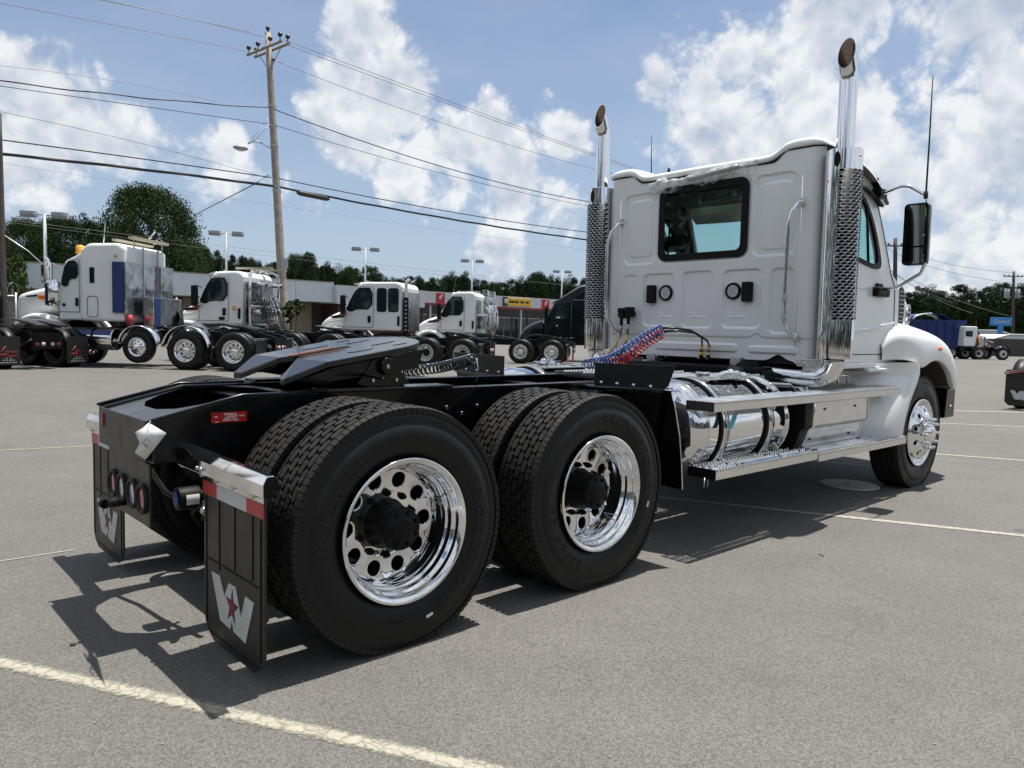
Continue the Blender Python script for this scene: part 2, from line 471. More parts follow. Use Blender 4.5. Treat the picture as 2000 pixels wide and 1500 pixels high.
class MB:
    def __init__(s): s.v, s.f, s.sm = [], [], []

    def add(s, vs, fs, smooth=False):
        o = len(s.v); s.v.extend([tuple(float(c) for c in p) for p in vs]); s.f.extend([tuple(i + o for i in f) for f in fs]); s.sm.extend([smooth] * len(fs)); return s

    def box(s, x0, x1, y0, y1, z0, z1):
        if x0 > x1: x0, x1 = x1, x0
        if y0 > y1: y0, y1 = y1, y0
        if z0 > z1: z0, z1 = z1, z0
        return s.add([(x0, y0, z0), (x1, y0, z0), (x1, y1, z0), (x0, y1, z0), (x0, y0, z1), (x1, y0, z1), (x1, y1, z1), (x0, y1, z1)],
                     [(0, 3, 2, 1), (4, 5, 6, 7), (0, 1, 5, 4), (1, 2, 6, 5), (2, 3, 7, 6), (3, 0, 4, 7)])

    def tube(s, pts, r, n=10, caps=True, smooth=True, closed=False):
        pts = [np.array(p, float) for p in pts]
        k = len(pts)
        rr = r if isinstance(r, (list, tuple)) else [r] * k
        T = []
        for i in range(k):
            a = pts[max(i - 1, 0)]; b = pts[min(i + 1, k - 1)]
            t = b - a; t = t / (np.linalg.norm(t) + 1e-12); T.append(t)
        up = np.array([0, 0, 1.0]) if abs(T[0][2]) < .9 else np.array([1.0, 0, 0])
        nrm = np.cross(T[0], up); nrm /= np.linalg.norm(nrm)
        vs, fs = [], []
        for i in range(k):
            nrm = nrm - T[i] * np.dot(nrm, T[i]); nrm /= np.linalg.norm(nrm)
            bn = np.cross(T[i], nrm)
            for j in range(n):
                a = 2 * pi * j / n
                vs.append(pts[i] + rr[i] * (cos(a) * nrm + sin(a) * bn))
        for i in range(k - 1):
            for j in range(n):
                a = i * n + j; b = i * n + (j + 1) % n
                fs.append((a, b, b + n, a + n))
        s.add(vs, fs, smooth)
        if caps:
            o = len(s.v) - len(vs)
            s.f.append(tuple(o + j for j in range(n - 1, -1, -1))); s.sm.append(False)
            s.f.append(tuple(o + (k - 1) * n + j for j in range(n))); s.sm.append(False)
        return s

    def lathe(s, prof, c, axis='y', n=48, smooth=True, a0=0.0, a1=2 * pi):
        """prof: list of (d, r): d along the axis, r radius"""
        vs, fs = [], []
        full = abs(a1 - a0 - 2 * pi) < 1e-6
        m = n if full else n + 1
        for d, r in prof:
            for j in range(m):
                a = a0 + (a1 - a0) * j / n
                ca, sa = r * cos(a), r * sin(a)
                if axis == 'y': p = (c[0] + ca, c[1] + d, c[2] + sa)
                elif axis == 'x': p = (c[0] + d, c[1] + ca, c[2] + sa)
                else: p = (c[0] + ca, c[1] + sa, c[2] + d)
                vs.append(p)
        for i in range(len(prof) - 1):
            for j in range(n):
                a = i * m + j; b = i * m + (j + 1) % m
                fs.append((a, b, b + m, a + m))
        return s.add(vs, fs, smooth)

    def cyl(s, a, b, r, n=16, r2=None, caps=True):
        return s.tube([a, b], [r, r if r2 is None else r2], n, caps)

    def prism(s, poly, h0, h1, plane='xz'):
        """extrude a 2-D polygon between h0 and h1 along the missing axis"""
        def P(u, w, h):
            return (u, h, w) if plane == 'xz' else ((h, u, w) if plane == 'yz' else (u, w, h))
        n = len(poly)
        vs = [P(u, w, h0) for u, w in poly] + [P(u, w, h1) for u, w in poly]
        fs = [tuple(range(n)), tuple(range(2 * n - 1, n - 1, -1))] + [(i, i + n, (i + 1) % n + n, (i + 1) % n) for i in range(n)]
        return s.add(vs, fs)

    def loft(s, secs, smooth=True, closed=True, cap=True):
        n = len(secs[0]); vs = [p for q in secs for p in q]; fs = []
        for i in range(len(secs) - 1):
            for j in range(n if closed else n - 1):
                a = i * n + j; b = i * n + (j + 1) % n
                fs.append((a, b, b + n, a + n))
        s.add(vs, fs, smooth)
        if cap and closed:
            o = len(s.v) - len(vs)
            s.f.append(tuple(o + j for j in range(n - 1, -1, -1))); s.sm.append(False)
            s.f.append(tuple(o + (len(secs) - 1) * n + j for j in range(n))); s.sm.append(False)
        return s

    def sphere(s, c, r, n=12, m=8, sc=(1, 1, 1)):
        vs, fs = [], []
        for i in range(m + 1):
            t = pi * i / m
            for j in range(n):
                a = 2 * pi * j / n
                vs.append((c[0] + r * sc[0] * sin(t) * cos(a), c[1] + r * sc[1] * sin(t) * sin(a), c[2] + r * sc[2] * cos(t)))
        for i in range(m):
            for j in range(n):
                a = i * n + j; b = i * n + (j + 1) % n
                fs.append((a, a + n, b + n, b))
        return s.add(vs, fs, True)

    def mesh(s, name, m=None, fix=True, weld=0):
        me = bpy.data.meshes.new(name)
        me.from_pydata(s.v, [], s.f)
        me.polygons.foreach_set('use_smooth', s.sm)
        if fix:
            bm = bmesh.new(); bm.from_mesh(me)
            if weld: bmesh.ops.remove_doubles(bm, verts=bm.verts, dist=weld)
            bmesh.ops.recalc_face_normals(bm, faces=bm.faces)
            bm.to_mesh(me); bm.free()
        if m is not None: me.materials.append(m)
        me.update()
        return me


def link(name, data, parent=None, loc=None, kind=None, label=None):
    o = bpy.data.objects.new(name, data)
    COL.objects.link(o)
    if parent is not None: o.parent = parent
    if loc is not None: o.location = loc
    if kind: o['kind'] = kind
    if label: o['label'] = label
    return o


def put(name, mb, m, parent=None, bevel=0, seg=2, angle=40, kind=None, label=None, fix=True, solid=0, sub=0, loc=None, weld=0):
    me = mb.mesh(name, m, fix, weld)
    o = link(name, me, parent, loc, kind, label)
    if sub:
        md = o.modifiers.new('s', 'SUBSURF'); md.levels = md.render_levels = sub
    if solid:
        md = o.modifiers.new('t', 'SOLIDIFY'); md.thickness = solid; md.offset = 0
    if bevel:
        md = o.modifiers.new('b', 'BEVEL'); md.width = bevel; md.segments = seg; md.limit_method = 'ANGLE'; md.angle_limit = radians(angle)
        md.harden_normals = False
    return o


def thing(name, label, cat, loc=(0, 0, 0), rotz=0, group=None):
    o = bpy.data.objects.new(name, None); COL.objects.link(o)
    o.empty_display_size = .3
    o.location = loc; o.rotation_euler = (0, 0, rotz)
    o['label'] = label; o['category'] = cat
    if group: o['group'] = group
    return o


def tag(o, label, cat, group=None):
    o['label'] = label; o['category'] = cat
    if group: o['group'] = group
    return o


def kids(o): return [c for c in bpy.data.objects if c.parent == o]


def copy_tree(o, parent=None, depth=0, childmap=None):
    if childmap is None:
        childmap = {}
        for c in bpy.data.objects:
            if c.parent: childmap.setdefault(c.parent.name, []).append(c)
    c = o.copy(); COL.objects.link(c)
    if parent is not None: c.parent = parent
    for ch in childmap.get(o.name, []): copy_tree(ch, c, depth + 1, childmap)
    return c


def text_mb(body, size, extrude=.001, align='CENTER', space=1.0, bold=0.0, shear=0.0):
    """lettering as mesh data lying in the XY plane, x right, y up, centred"""
    cu = bpy.data.curves.new('t', 'FONT'); cu.body = body; cu.size = size; cu.extrude = extrude; cu.align_x = align; cu.align_y = 'CENTER'
    cu.space_character = space; cu.offset = bold; cu.shear = shear; cu.resolution_u = 3
    ob = bpy.data.objects.new('t', cu); COL.objects.link(ob)
    dg = bpy.context.evaluated_depsgraph_get(); dg.update()
    ev = ob.evaluated_get(dg); me = ev.to_mesh()
    vs = [tuple(v.co) for v in me.vertices]; fs = [tuple(p.vertices) for p in me.polygons]
    ev.to_mesh_clear(); bpy.data.objects.remove(ob); bpy.data.curves.remove(cu)
    return vs, fs


def rrect(x0, x1, z0, z1, r, n=5):
    """rounded rectangle outline, counter-clockwise"""
    out = []
    for cx, cz, a in ((x1 - r, z1 - r, 0), (x0 + r, z1 - r, pi / 2), (x0 + r, z0 + r, pi), (x1 - r, z0 + r, 1.5 * pi)):
        for i in range(n + 1):
            t = a + pi / 2 * i / n
            out.append((cx + r * cos(t), cz + r * sin(t)))
    return out


def smooth_poly(pts, it=2):
    for _ in range(it):
        q = []
        n = len(pts)
        for i in range(n):
            a, b = pts[i], pts[(i + 1) % n]
            q.append((a[0] * .75 + b[0] * .25, a[1] * .75 + b[1] * .25)); q.append((a[0] * .25 + b[0] * .75, a[1] * .25 + b[1] * .75))
        pts = q
    return pts


def ray_poly(c, ang, poly):
    dx, dy = cos(ang), sin(ang); best = 0
    n = len(poly)
    for i in range(n):
        x1, y1 = poly[i][0] - c[0], poly[i][1] - c[1]; x2, y2 = poly[(i + 1) % n][0] - c[0], poly[(i + 1) % n][1] - c[1]
        ex, ey = x2 - x1, y2 - y1
        den = dx * ey - dy * ex
        if abs(den) < 1e-12: continue
        t = (x1 * ey - y1 * ex) / den; u = (x1 * dy - y1 * dx) / den
        if t > 0 and -1e-7 <= u <= 1 + 1e-7 and t > best: best = t
    return best


def ring_faces(outer, hole, conv, n=72):
    """sheet between an outline and a hole (both star-shaped about the hole's centre)"""
    cx = sum(p[0] for p in hole) / len(hole); cy = sum(p[1] for p in hole) / len(hole)
    angs = sorted(set([round(atan2(p[1] - cy, p[0] - cx), 5) for p in outer + hole] + [round(-pi + 2 * pi * i / n, 5) for i in range(n)]))
    A = [(cx + cos(a) * ray_poly((cx, cy), a, outer), cy + sin(a) * ray_poly((cx, cy), a, outer)) for a in angs]
    B = [(cx + cos(a) * ray_poly((cx, cy), a, hole), cy + sin(a) * ray_poly((cx, cy), a, hole)) for a in angs]
    k = len(angs)
    vs = [conv(*p) for p in A] + [conv(*p) for p in B]
    fs = [(i, (i + 1) % k, (i + 1) % k + k, i + k) for i in range(k)]
    return vs, fs

# ------------------------------------------------------------------ ground


def sstep(a, b, x):
    t = min(1, max(0, (x - a) / (b - a))); return t * t * (3 - 2 * t)


def gz(x, y):
    """the lot rises a little towards the parked row on the left"""
    return 0.14 * sstep(9, 18, y) * (1 - sstep(11, 19, x)) * (1 - sstep(60, 90, y))


def build_ground():
    xs = [-900, -300, -100, -40, -20, -10] + [i for i in range(-6, 40, 2)] + [45, 60, 100, 200, 500, 1200]
    ys = [-900, -300, -100, -40, -20, -10] + [i for i in range(-6, 40, 2)] + [50, 60, 75, 90, 130, 300, 1200]
    mb = MB()
    vs = [(x, y, gz(x, y)) for y in ys for x in xs]
    nx = len(xs)
    fs = [(j * nx + i, j * nx + i + 1, (j + 1) * nx + i + 1, (j + 1) * nx + i) for j in range(len(ys) - 1) for i in range(nx - 1)]
    mb.add(vs, fs, True)
    put('parking_lot_ground', mb, M['asphalt'], kind='structure', fix=False)


build_ground()


def stripe(name, p0, p1, w, m, z=.004, n=30, wob=.0):
    a = np.array(p0[:2], float); b = np.array(p1[:2], float); d = (b - a); L_ = np.linalg.norm(d); d /= L_; q = np.array([-d[1], d[0]])
    me = bpy.data.meshes.new(name); vs = []; fs = []
    for i in range(n + 1):
        c = a + d * L_ * i / n
        for s in (-.5, .5):
            p = c + q * s * w
            vs.append((p[0], p[1], gz(*p) + z))
    for i in range(n): fs.append((2 * i, 2 * i + 2, 2 * i + 3, 2 * i + 1))
    me.from_pydata(vs, [], fs)
    uv = me.uv_layers.new(name='UVMap')
    for p in me.polygons:
        for li in p.loop_indices:
            vi = me.loops[li].vertex_index
            uv.data[li].uv = ((vi // 2) / n * L_, vi % 2)
    me.materials.append(m)
    if fs and Vector(np.cross(np.array(vs[2]) - vs[0], np.array(vs[1]) - vs[0])).z < 0:
        pass
    return link(name, me, kind='structure')


def ext(a, b, ea, eb):
    a, b = np.array(a[:2]), np.array(b[:2]); d = (b - a) / np.linalg.norm(b - a)
    return a - d * ea, b + d * eb


def G(x, y): return at_z(x, y, 0)[:2]


stripe('painted_line', *ext(G(0, 1295), G(950, 1505), 1.2, 2.0), .115, M['line'])
stripe('painted_line', *ext(G(1320, 975), G(2000, 1047), .2, 4.0), .10, M['linefar'])
stripe('painted_line', *ext(G(1842, 888), G(2000, 900), .5, 3), .10, M['linefar'])
stripe('painted_line', *ext(G(1845, 827), G(2000, 834), .5, 4), .11, M['linefar'])
stripe('painted_line', *ext(G(0, 880), G(172, 872), 5, 1.2), .12, M['linefaint'])
stripe('painted_line', *ext(G(1640, 905), G(1730, 914), 1.5, .2), .10, M['linefar'])
stripe('painted_line', *ext(G(1640, 797), G(2000, 806), 2, 4), .5, M['linefaint'])
stripe('painted_line', *ext(G(0, 1097), G(110, 1080), 1.2, .1), .02, M['linefar'])
# ------------------------------------------------------------------ hero truck
TRUCK = thing('semi_truck', 'large white day-cab tractor with twin chrome stacks and open black rear frame in the foreground', 'truck')
XT, XS = 1.304, 5.985         # front drive axle, steer axle
RT, ZC = .552, .53


def tyre_profile(w=.28, R=RT, rb=.305):
    h = w / 2
    return [(-h * .62, rb - .012), (-h * .72, rb + .005), (-h * .80, rb + .018), (-h * .93, rb + .05), (-h * 1.0, rb + .10), (-h * 1.0, rb + .125), (-h * .985, rb + .16),
            (-h * .965, rb + .163), (-h * .955, rb + .178), (-h * .965, rb + .182), (-h * .93, rb + .205), (-h * .90, R - .030), (-h * .915, R - .027), (-h * .90, R - .022), (-h * .86, R - .018), (-h * .6, R - .016), (0, R - .0155)]


def tyre_mesh():
    p = tyre_profile()
    full = p + [(-a, b) for a, b in reversed(p[:-1])]
    mb = MB(); mb.lathe(full, (0, 0, 0), 'y', 96)
    return mb.mesh('tyre', M['rubber'])


def tread_mesh(steer=False):
    mb = MB(); h = .14

    def block(poly, r0, r1, y0s=None):
        """poly in (angle, y) -> raised block"""
        n = len(poly); vs = []
        for r in (r0, r1):
            for a, y in poly:
                rr = r - (.006 if (r == r1 and abs(y) > .105) else 0) - (.0 if abs(y) < .105 else .002)
                vs.append((rr * cos(a), y, rr * sin(a)))
        mb.add(vs, [tuple(range(n, 2 * n))] + [(i, (i + 1) % n, (i + 1) % n + n, i + n) for i in range(n)])
    R0, R1 = RT - .017, RT
    if not steer:
        N = 46; da = 2 * pi / N
        rows = [(-.080, 0), (-.040, .5), (0, 0), (.040, .5), (.080, 0)]
        for y0, ph in rows:
            for i in range(N):
                a = (i + ph) * da; w = .0158; g = da * .475; k = da * .27
                # chevron-sided hexagonal block
                q = (.04 if i % 2 else -.04) * da
                poly = [(a - g, y0 + w * .1), (a - k + q, y0 + w), (a + k, y0 + w), (a + g, y0 - w * .1), (a + k - q, y0 - w), (a - k, y0 - w)]
                block(poly, R0, R1)
        for s in (-1, 1):
            for i in range(108):
                da2 = 2 * pi / 108; a = i * da2
                poly = [(a - da2 * .43, s * .104), (a + da2 * .43, s * .104), (a + da2 * .43, s * .133), (a - da2 * .43, s * .133)]
                block(poly, R0 - .012, R1)
            mb.lathe([(s * .1015, R0), (s * .1015, R1 - .003), (s * .118, R1 - .006), (s * .126, R0 - .002)], (0, 0, 0), 'y', 108, False)
    else:
        for y0, w in ((-.105, .025), (-.055, .017), (0, .02), (.055, .017), (.105, .025)):
            s = [(y0 - w, R0), (y0 - w, R1 - (.008 if y0 < -.1 else 0)), (y0 + w, R1 - (.008 if y0 > .1 else 0)), (y0 + w, R0)]
            mb.lathe(s, (0, 0, 0), 'y', 108, False)
    return mb.mesh('tread', M['tread'], fix=False)


def holed_disc(mb, r0, r1, rh, nh, rad, yf, seg=16):
    """flat-ish disc between radii r0..r1 with nh round holes at radius rh; yf(r) = dish depth"""
    for k in range(nh):
        a0 = 2 * pi * k / nh
        outer = []
        S = pi / nh
        m = 8
        for i in range(m + 1): outer.append((r1, -S + 2 * S * i / m))
        for i in range(1, 4): outer.append((r1 + (r0 - r1) * i / 4, S))
        for i in range(m + 1): outer.append((r0, S - 2 * S * i / m))
        for i in range(1, 4): outer.append((r0 + (r1 - r0) * i / 4, -S))
        n = len(outer)
        # match inner points by angle round the hole centre
        O2 = [(r * cos(a), r * sin(a)) for r, a in outer]
        I2 = []
        for (x, y) in O2:
            t = atan2(y, x - rh); I2.append((rh + rad * cos(t), rad * sin(t)))
        vs = []
        for ring, dy in ((O2, 0), ([(rh + (x - rh) * 1.08, y * 1.08) for x, y in I2], 0), (I2, .0008), ([(rh + (x - rh) * .96, y * .96) for x, y in I2], .002), ([(rh + (x - rh) * .95, y * .95) for x, y in I2], .022)):
            for x, y in ring:
                r = sqrt(x * x + y * y); a = atan2(y, x) + a0
                vs.append((r * cos(a), yf(r) + dy, r * sin(a)))
        fs = []
        for q in range(4):
            for i in range(n):
                j = (i + 1) % n
                fs.append((q * n + i, q * n + j, (q + 1) * n + j, (q + 1) * n + i))
        mb.add(vs, fs, True)


def rim_mesh_rear():
    """deep dished outer dual wheel, open side towards -y, flange plane y=0"""
    mb = MB()
    barrel = [(.012, .300), (.002, .312), (-.004, .322), (-.004, .3255), (.004, .3265), (.010, .322), (-.001, .3215), (.004, .312), (.012, .304), (.03, .298), (.045, .293), (.052, .284), (.060, .281), (.074, .280),
              (.080, .273), (.090, .266), (.104, .264), (.122, .263), (.128, .258), (.146, .257), (.152, .254), (.166, .250)]
    mb.lathe(barrel[4:], (0, 0, 0), 'y', 96)
    mb.lathe([(.010, .300), (-.003, .314), (-.004, .3235), (.004, .3265)], (0, 0, 0), 'y', 96)
    holed_disc(mb, .150, .250, .206, 10, .0375, lambda r: .166 + (.250 - r) * .10)
    mb.lathe([(.176, .150), (.180, .142), (.180, .06)], (0, 0, 0), 'y', 96)
    return mb.mesh('rim', M['alu'], weld=.0004)


def rim_mesh_steer():
    mb = MB()
    mb.lathe([(.004, .326), (-.004, .3235), (-.003, .314), (.010, .300), (.02, .296), (.030, .290), (.028, .278), (.016, .272), (.0, .262)], (0, 0, 0), 'y', 96)
    holed_disc(mb, .155, .262, .212, 10, .028, lambda r: 0.0 - sin((.262 - r) / .107 * pi / 2) * .055)
    mb.lathe([(-.055, .155), (-.062, .146), (-.062, .06)], (0, 0, 0), 'y', 96)
    return mb.mesh('rim', M['alu'], weld=.0004)


ME_TYRE, ME_TREAD, ME_TREADS = tyre_mesh(), tread_mesh(), tread_mesh(True)
ME_RIM, ME_RIMS = rim_mesh_rear(), rim_mesh_steer()


def hub_rear():
    mb = MB()
    mb.lathe([(.182, .118), (.165, .108), (.075, .095), (.056, .098), (.046, .095), (.040, .090), (.038, .062), (.030, .058), (.026, .040), (.024, .0)], (0, 0, 0), 'y', 48)
    for k in range(8):
        a = 2 * pi * (k + .5) / 8
        mb.cyl((.080 * cos(a), .05, .080 * sin(a)), (.080 * cos(a), .030, .080 * sin(a)), .0105, 6)
    return mb.mesh('hub', M['blackdull'])


def hub_steer():
    mb = MB()
    mb.lathe([(-.060, .100), (-.080, .098), (-.090, .088), (-.100, .075), (-.112, .068), (-.116, .050), (-.118, .0)], (0, 0, 0), 'y', 40)
    return mb.mesh('hub', M['alu'])


def nut_mesh(L_=.05, r=.0165, m='chrome'):
    mb = MB(); mb.cyl((0, 0, 0), (0, -L_ * .35, 0), r * 1.25, 16); mb.cyl((0, -L_ * .3, 0), (0, -L_ * .8, 0), r, 6); mb.sphere((0, -L_ * .8, 0), r * .9, 8, 4)
    return mb.mesh('lug_nut', M[m])


ME_HUB, ME_HUBS, ME_NUT, ME_NUT2 = hub_rear(), hub_steer(), nut_mesh(), nut_mesh(.03, .013, 'blackdull')


def side_letters(txts, parent, rot=0):
    """raised sidewall lettering bent round the wheel on the outer (-y) face"""
    mb = MB()
    for body, size, rad, a0, sp in txts:
        vs, fs = text_mb(body, size, .0, space=sp)
        out = []
        for (x, y, z) in vs:
            r = rad + y; a = a0 - x / rad
            out.append((r * cos(a), -.1405 - .0008, r * sin(a)))
        n = len(out)
        mb.add(out, fs)
        # skirt so that the letters are solid relief
    o = put('lettering', mb, M['letter'], parent, fix=False, kind='stuff')
    md = o.modifiers.new('s', 'SOLIDIFY'); md.thickness = .0016; md.offset = 0
    o.rotation_euler = (0, rot, 0)
    return o


def dual_wheel(x, side, rot=0, full=True):
    """side -1 right, +1 left; builds outer and inner tyre, rim and hub"""
    w = link('drive_wheel', None, TRUCK, (x, side * 1.05, ZC)); w.empty_display_size = .3
    spin = Matrix.Rotation(rot, 4, 'Y')
    for nm, off in (('tyre', 0), ('tyre', .335)):
        t = link(nm, ME_TYRE, w, (0, -side * off, 0))
        tr = link('tread', ME_TREAD, w, (0, -side * off, 0)); tr['kind'] = 'stuff'
        tr.rotation_euler = (0, rot + off, 0)
    r = link('rim', ME_RIM, w, (0, side * .142, 0))
    r.rotation_euler = (0, rot, 0 if side < 0 else pi)
    h = link('hub', ME_HUB, w, (0, side * .142, 0)); h.rotation_euler = (0, rot * 1.3, 0 if side < 0 else pi)
    if full:
        for k in range(10):
            a = rot + 2 * pi * (k + .5) / 10
            n = link('lug_nut', ME_NUT2, w, (.1425 * cos(a), side * (-.036), .1425 * sin(a)))
        # valve stem
        mb = MB(); a = rot + .35
        mb.tube([(.245 * cos(a), .0, .245 * sin(a)), (.235 * cos(a), side * .07, .235 * sin(a)), (.25 * cos(a + .03), side * .10, .25 * sin(a + .03))], .004, 6)
        put('valve_stem', mb, M['bolt'], w)
        side_letters([('M726 EL', .098, .408, radians(153), 1.35), ('BRIDGESTONE', .082, .412, radians(-18), 1.35), ('11R24.5', .024, .40, radians(-98), 1.1)], w, rot)
        mb = MB(); a = radians(-73) + (1.0 if rot else 0)
        mb.box(-.018, .018, -.1435, -.1405, -.006, .006)
        o = put('balance_sticker', mb, M['paper'], w); o.location = (.425 * cos(a), 0, .425 * sin(a)); o.rotation_euler = (0, -a + pi / 2, 0)
    return w


dual_wheel(0, -1, 0.0)
dual_wheel(XT, -1, -1.08)
dual_wheel(0, 1, .4, False)
dual_wheel(XT, 1, .8, False)


def steer_wheel(side):
    w = link('steer_wheel', None, TRUCK, (XS, side * 1.06, ZC))
    link('tyre', ME_TYRE, w); tr = link('tread', ME_TREADS, w)
    r = link('rim', ME_RIMS, w, (0, side * .142, 0)); r.rotation_euler = (0, .25, 0 if side < 0 else pi)
    h = link('hub', ME_HUBS, w, (0, side * .142, 0)); h.rotation_euler = (0, 0, 0 if side < 0 else pi)
    for k in range(10):
        a = 2 * pi * k / 10
        n = link('lug_nut', ME_NUT, w, (.140 * cos(a), side * .204, .140 * sin(a)))
        n.rotation_euler = (0, 0, 0 if side < 0 else pi); n.scale = (1, 1.15, 1)
    return w


steer_wheel(-1); steer_wheel(1)

# ---- chassis rails and tail
RY = .43


def rail(side):
    y0 = side * RY; yi = side * (RY - .085)
    top = [(-.82, .985), (-.42, 1.083), (-.05, 1.083), (2.0, 1.083), (6.9, 1.083)]
    bot = [(-.82, .80), (-.42, .80), (-.05, .80), (2.0, .80), (6.9, .80)]
    mb = MB()
    web = .010
    # web
    mb.prism([p for p in bot] + [p for p in reversed(top)], y0, y0 - side * web)
    for ln, t in ((top, -.010), (bot, .010)):
        for i in range(len(ln) - 1):
            (xa, za), (xb, zb) = ln[i], ln[i + 1]
            mb.prism([(xa, za), (xb, zb), (xb, zb + t), (xa, za + t)], y0 - side * web, yi)
    put('frame_rail', mb, M['black'], TRUCK, bevel=.003)
    # bolt heads along the web
    mb = MB()
    for i in range(46):
        x = -.25 + i * .115
        if abs(x) < .1 or abs(x - XT) < .05: continue
        mb.cyl((x, y0, .93 + .04 * (i % 2)), (x, y0 + side * .012, .93 + .04 * (i % 2)), .011, 6)
        if i % 3 == 0: mb.cyl((x, y0, .86), (x, y0 + side * .012, .86), .011, 6)
    o = put('rail_bolts', mb, M['bolt'] if side < 0 else M['black'], TRUCK, kind='stuff')


rail(-1); rail(1)


def tail():
    # tail box: sloping deck plate with opening between the rails
    mb = MB()
    mb.prism([(-.37, .985), (.37, .985), (.37, .80), (-.37, .80)], -.835, -.825, 'yz')
    put('tail_plate', mb, M['plate'], TRUCK, bevel=.003)
    mb = MB()
    z = lambda x: .985 + (x + .82) * .098 / .40
    outer = [(-.82, -.42), (-.05, -.42), (-.05, .42), (-.82, .42)]
    hole = smooth_poly([(-.70, -.18), (-.52, -.33), (-.12, -.33), (-.12, .33), (-.52, .33), (-.70, .18)], 1)
    vs, fs = ring_faces(outer, hole, lambda a, b: (a, b, min(z(a), 1.083) - .012))
    mb.add(vs, fs)
    put('tail_deck', mb, M['black'], TRUCK, solid=.006)
    for x in (-.22, .65, 1.95, 2.9, 3.6):
        mb = MB(); mb.box(x - .06, x + .06, -.42, .42, .83, .845); mb.box(x - .06, x + .06, -.42, .42, 1.03, 1.045); mb.box(x - .005, x + .005, -.42, .42, .845, 1.03)
        put('crossmember', mb, M['black'], TRUCK)
    # bent edges of the slope (light rubbed lip)
    for s in (-1, 1):
        mb = MB(); mb.tube([(-.83, s * .425, .99), (-.42, s * .425, 1.088), (-.05, s * .425, 1.088)], .008, 8)
        put('rail_lip', mb, M['black'], TRUCK)
    # lamp plate below
    mb = MB()
    outer = [(-.345, .495), (.255, .495), (.292, .795), (-.345, .785)]
    mb.prism(outer, -.812, -.800, 'yz')
    lp = put('lamp_plate', mb, M['plate'], TRUCK, bevel=.003)
    for i, (y, m_) in enumerate(((.188, 'lens'), (.045, 'lensw'), (-.122, 'lensw'), (-.263, 'lens'))):
        mb = MB(); mb.lathe([(0, .070), (-.014, .072), (-.020, .066), (-.016, .056), (-.006, .052)], (-.812, y, .617), 'x', 32)
        put('lamp_grommet', mb, M['rubber'], lp)
        mb = MB(); mb.lathe([(-.006, .053), (-.010, .035), (-.012, 0)], (-.812, y, .617), 'x', 28)
        put('tail_lamp', mb, M[m_], lp)
    mb = MB(); mb.sphere((-.838, .29, .926), .03, 12, 6, (.2, .55, 1.25))
    put('side_marker', mb, M['red'], TRUCK)
    # hose coupling / pintle arm seen under the lamps
    mb = MB(); mb.tube([(-.81, .02, .55), (-.85, .05, .54), (-.88, .10, .535)], .016, 10); mb.cyl((-.88, .09, .535), (-.885, .13, .533), .022, 12)
    put('trailer_socket', mb, M['blackdull'], TRUCK)
    mb = MB(); mb.tube([(-.62, .3, .66), (-.60, .1, .56), (-.58, -.2, .53), (-.50, -.5, .60)], .014, 8)
    mb.tube([(-.6, -.38, .72), (-.58, -.40, .60), (-.6, -.28, .52), (-.55, -.25, .45)], .010, 8)
    mb.tube([(-.6, -.42, .75), (-.60, -.46, .62), (-.58, -.35, .5)], .008, 8)
    put('rear_pipework', mb, M['blackdull'], TRUCK)
    mb = MB(); a = at_x(344, 975, -.66); d = np.array([R_[0] * .75 + F_[0] * .66, R_[1] * .75 + F_[1] * .66, 0]); d /= np.linalg.norm(d); mb.cyl(a, a + d * .105, .055, 24)
    cn = put('brake_chamber', mb, M['blackdull'], TRUCK, bevel=.006)
    mb = MB(); mb.cyl(a, a - d * .004, .036, 20); put('blue_cap', mb, M['bluelens'], cn)
    mb = MB()
    # curved label on the side of the canister
    mb = MB(); vs = []
    p0 = a + d * .055; dd = d; nn = np.array([d[1], -d[0], 0]); nn = nn * (-1 if np.dot(nn, F_) > 0 else 1); up = np.array([0, 0, 1])
    for i in range(7):
        t = -.45 + .9 * i / 6
        for s_ in (-.025, .035):
            vs.append(p0 + dd * s_ + (nn * cos(t) + up * sin(t)) * .0565)
    mb.add(vs, [(2 * i, 2 * i + 1, 2 * i + 3, 2 * i + 2) for i in range(6)], True)
    put('white_label', mb, M['paper'], cn)
    # fittings glints
    mb = MB()
    for p in ((-.60, -.455, .60), (-.62, -.47, .575), (-.60, -.44, .56)):
        mb.sphere(p, .018, 8, 6)
    put('hose_fitting', mb, M['bolt'], TRUCK)


tail()


def warning_label():
    mb = MB(); mb.box(-.569, -.402, -.4345, -.4312, .965, 1.012)
    lb = put('warning_label', mb, M['red'], TRUCK)
    mb = MB()
    for z, ws in ((1.003, ((-.450, -.512),)), (.993, ((-.415, -.440), (-.447, -.500), (-.540, -.556))), (.984, ((-.452, -.478), (-.484, -.512))), (.975, ((-.443, -.470), (-.476, -.516))), (.969, ((-.535, -.552),))):
        for x0, x1 in ws:
            n = max(2, int((x0 - x1) / .0065))
            for i in range(n):
                c = x1 + (x0 - x1) * (i + .5) / n; mb.box(c - .0021, c + .0021, -.4352, -.4344, z - .0032, z + .0032); mb.box(c - .0010, c + .0026, -.4353, -.4344, z - .0004, z + .0010)
    put('label_text', mb, M['paper'], lb, fix=False)


warning_label()

# ---- suspension, axles


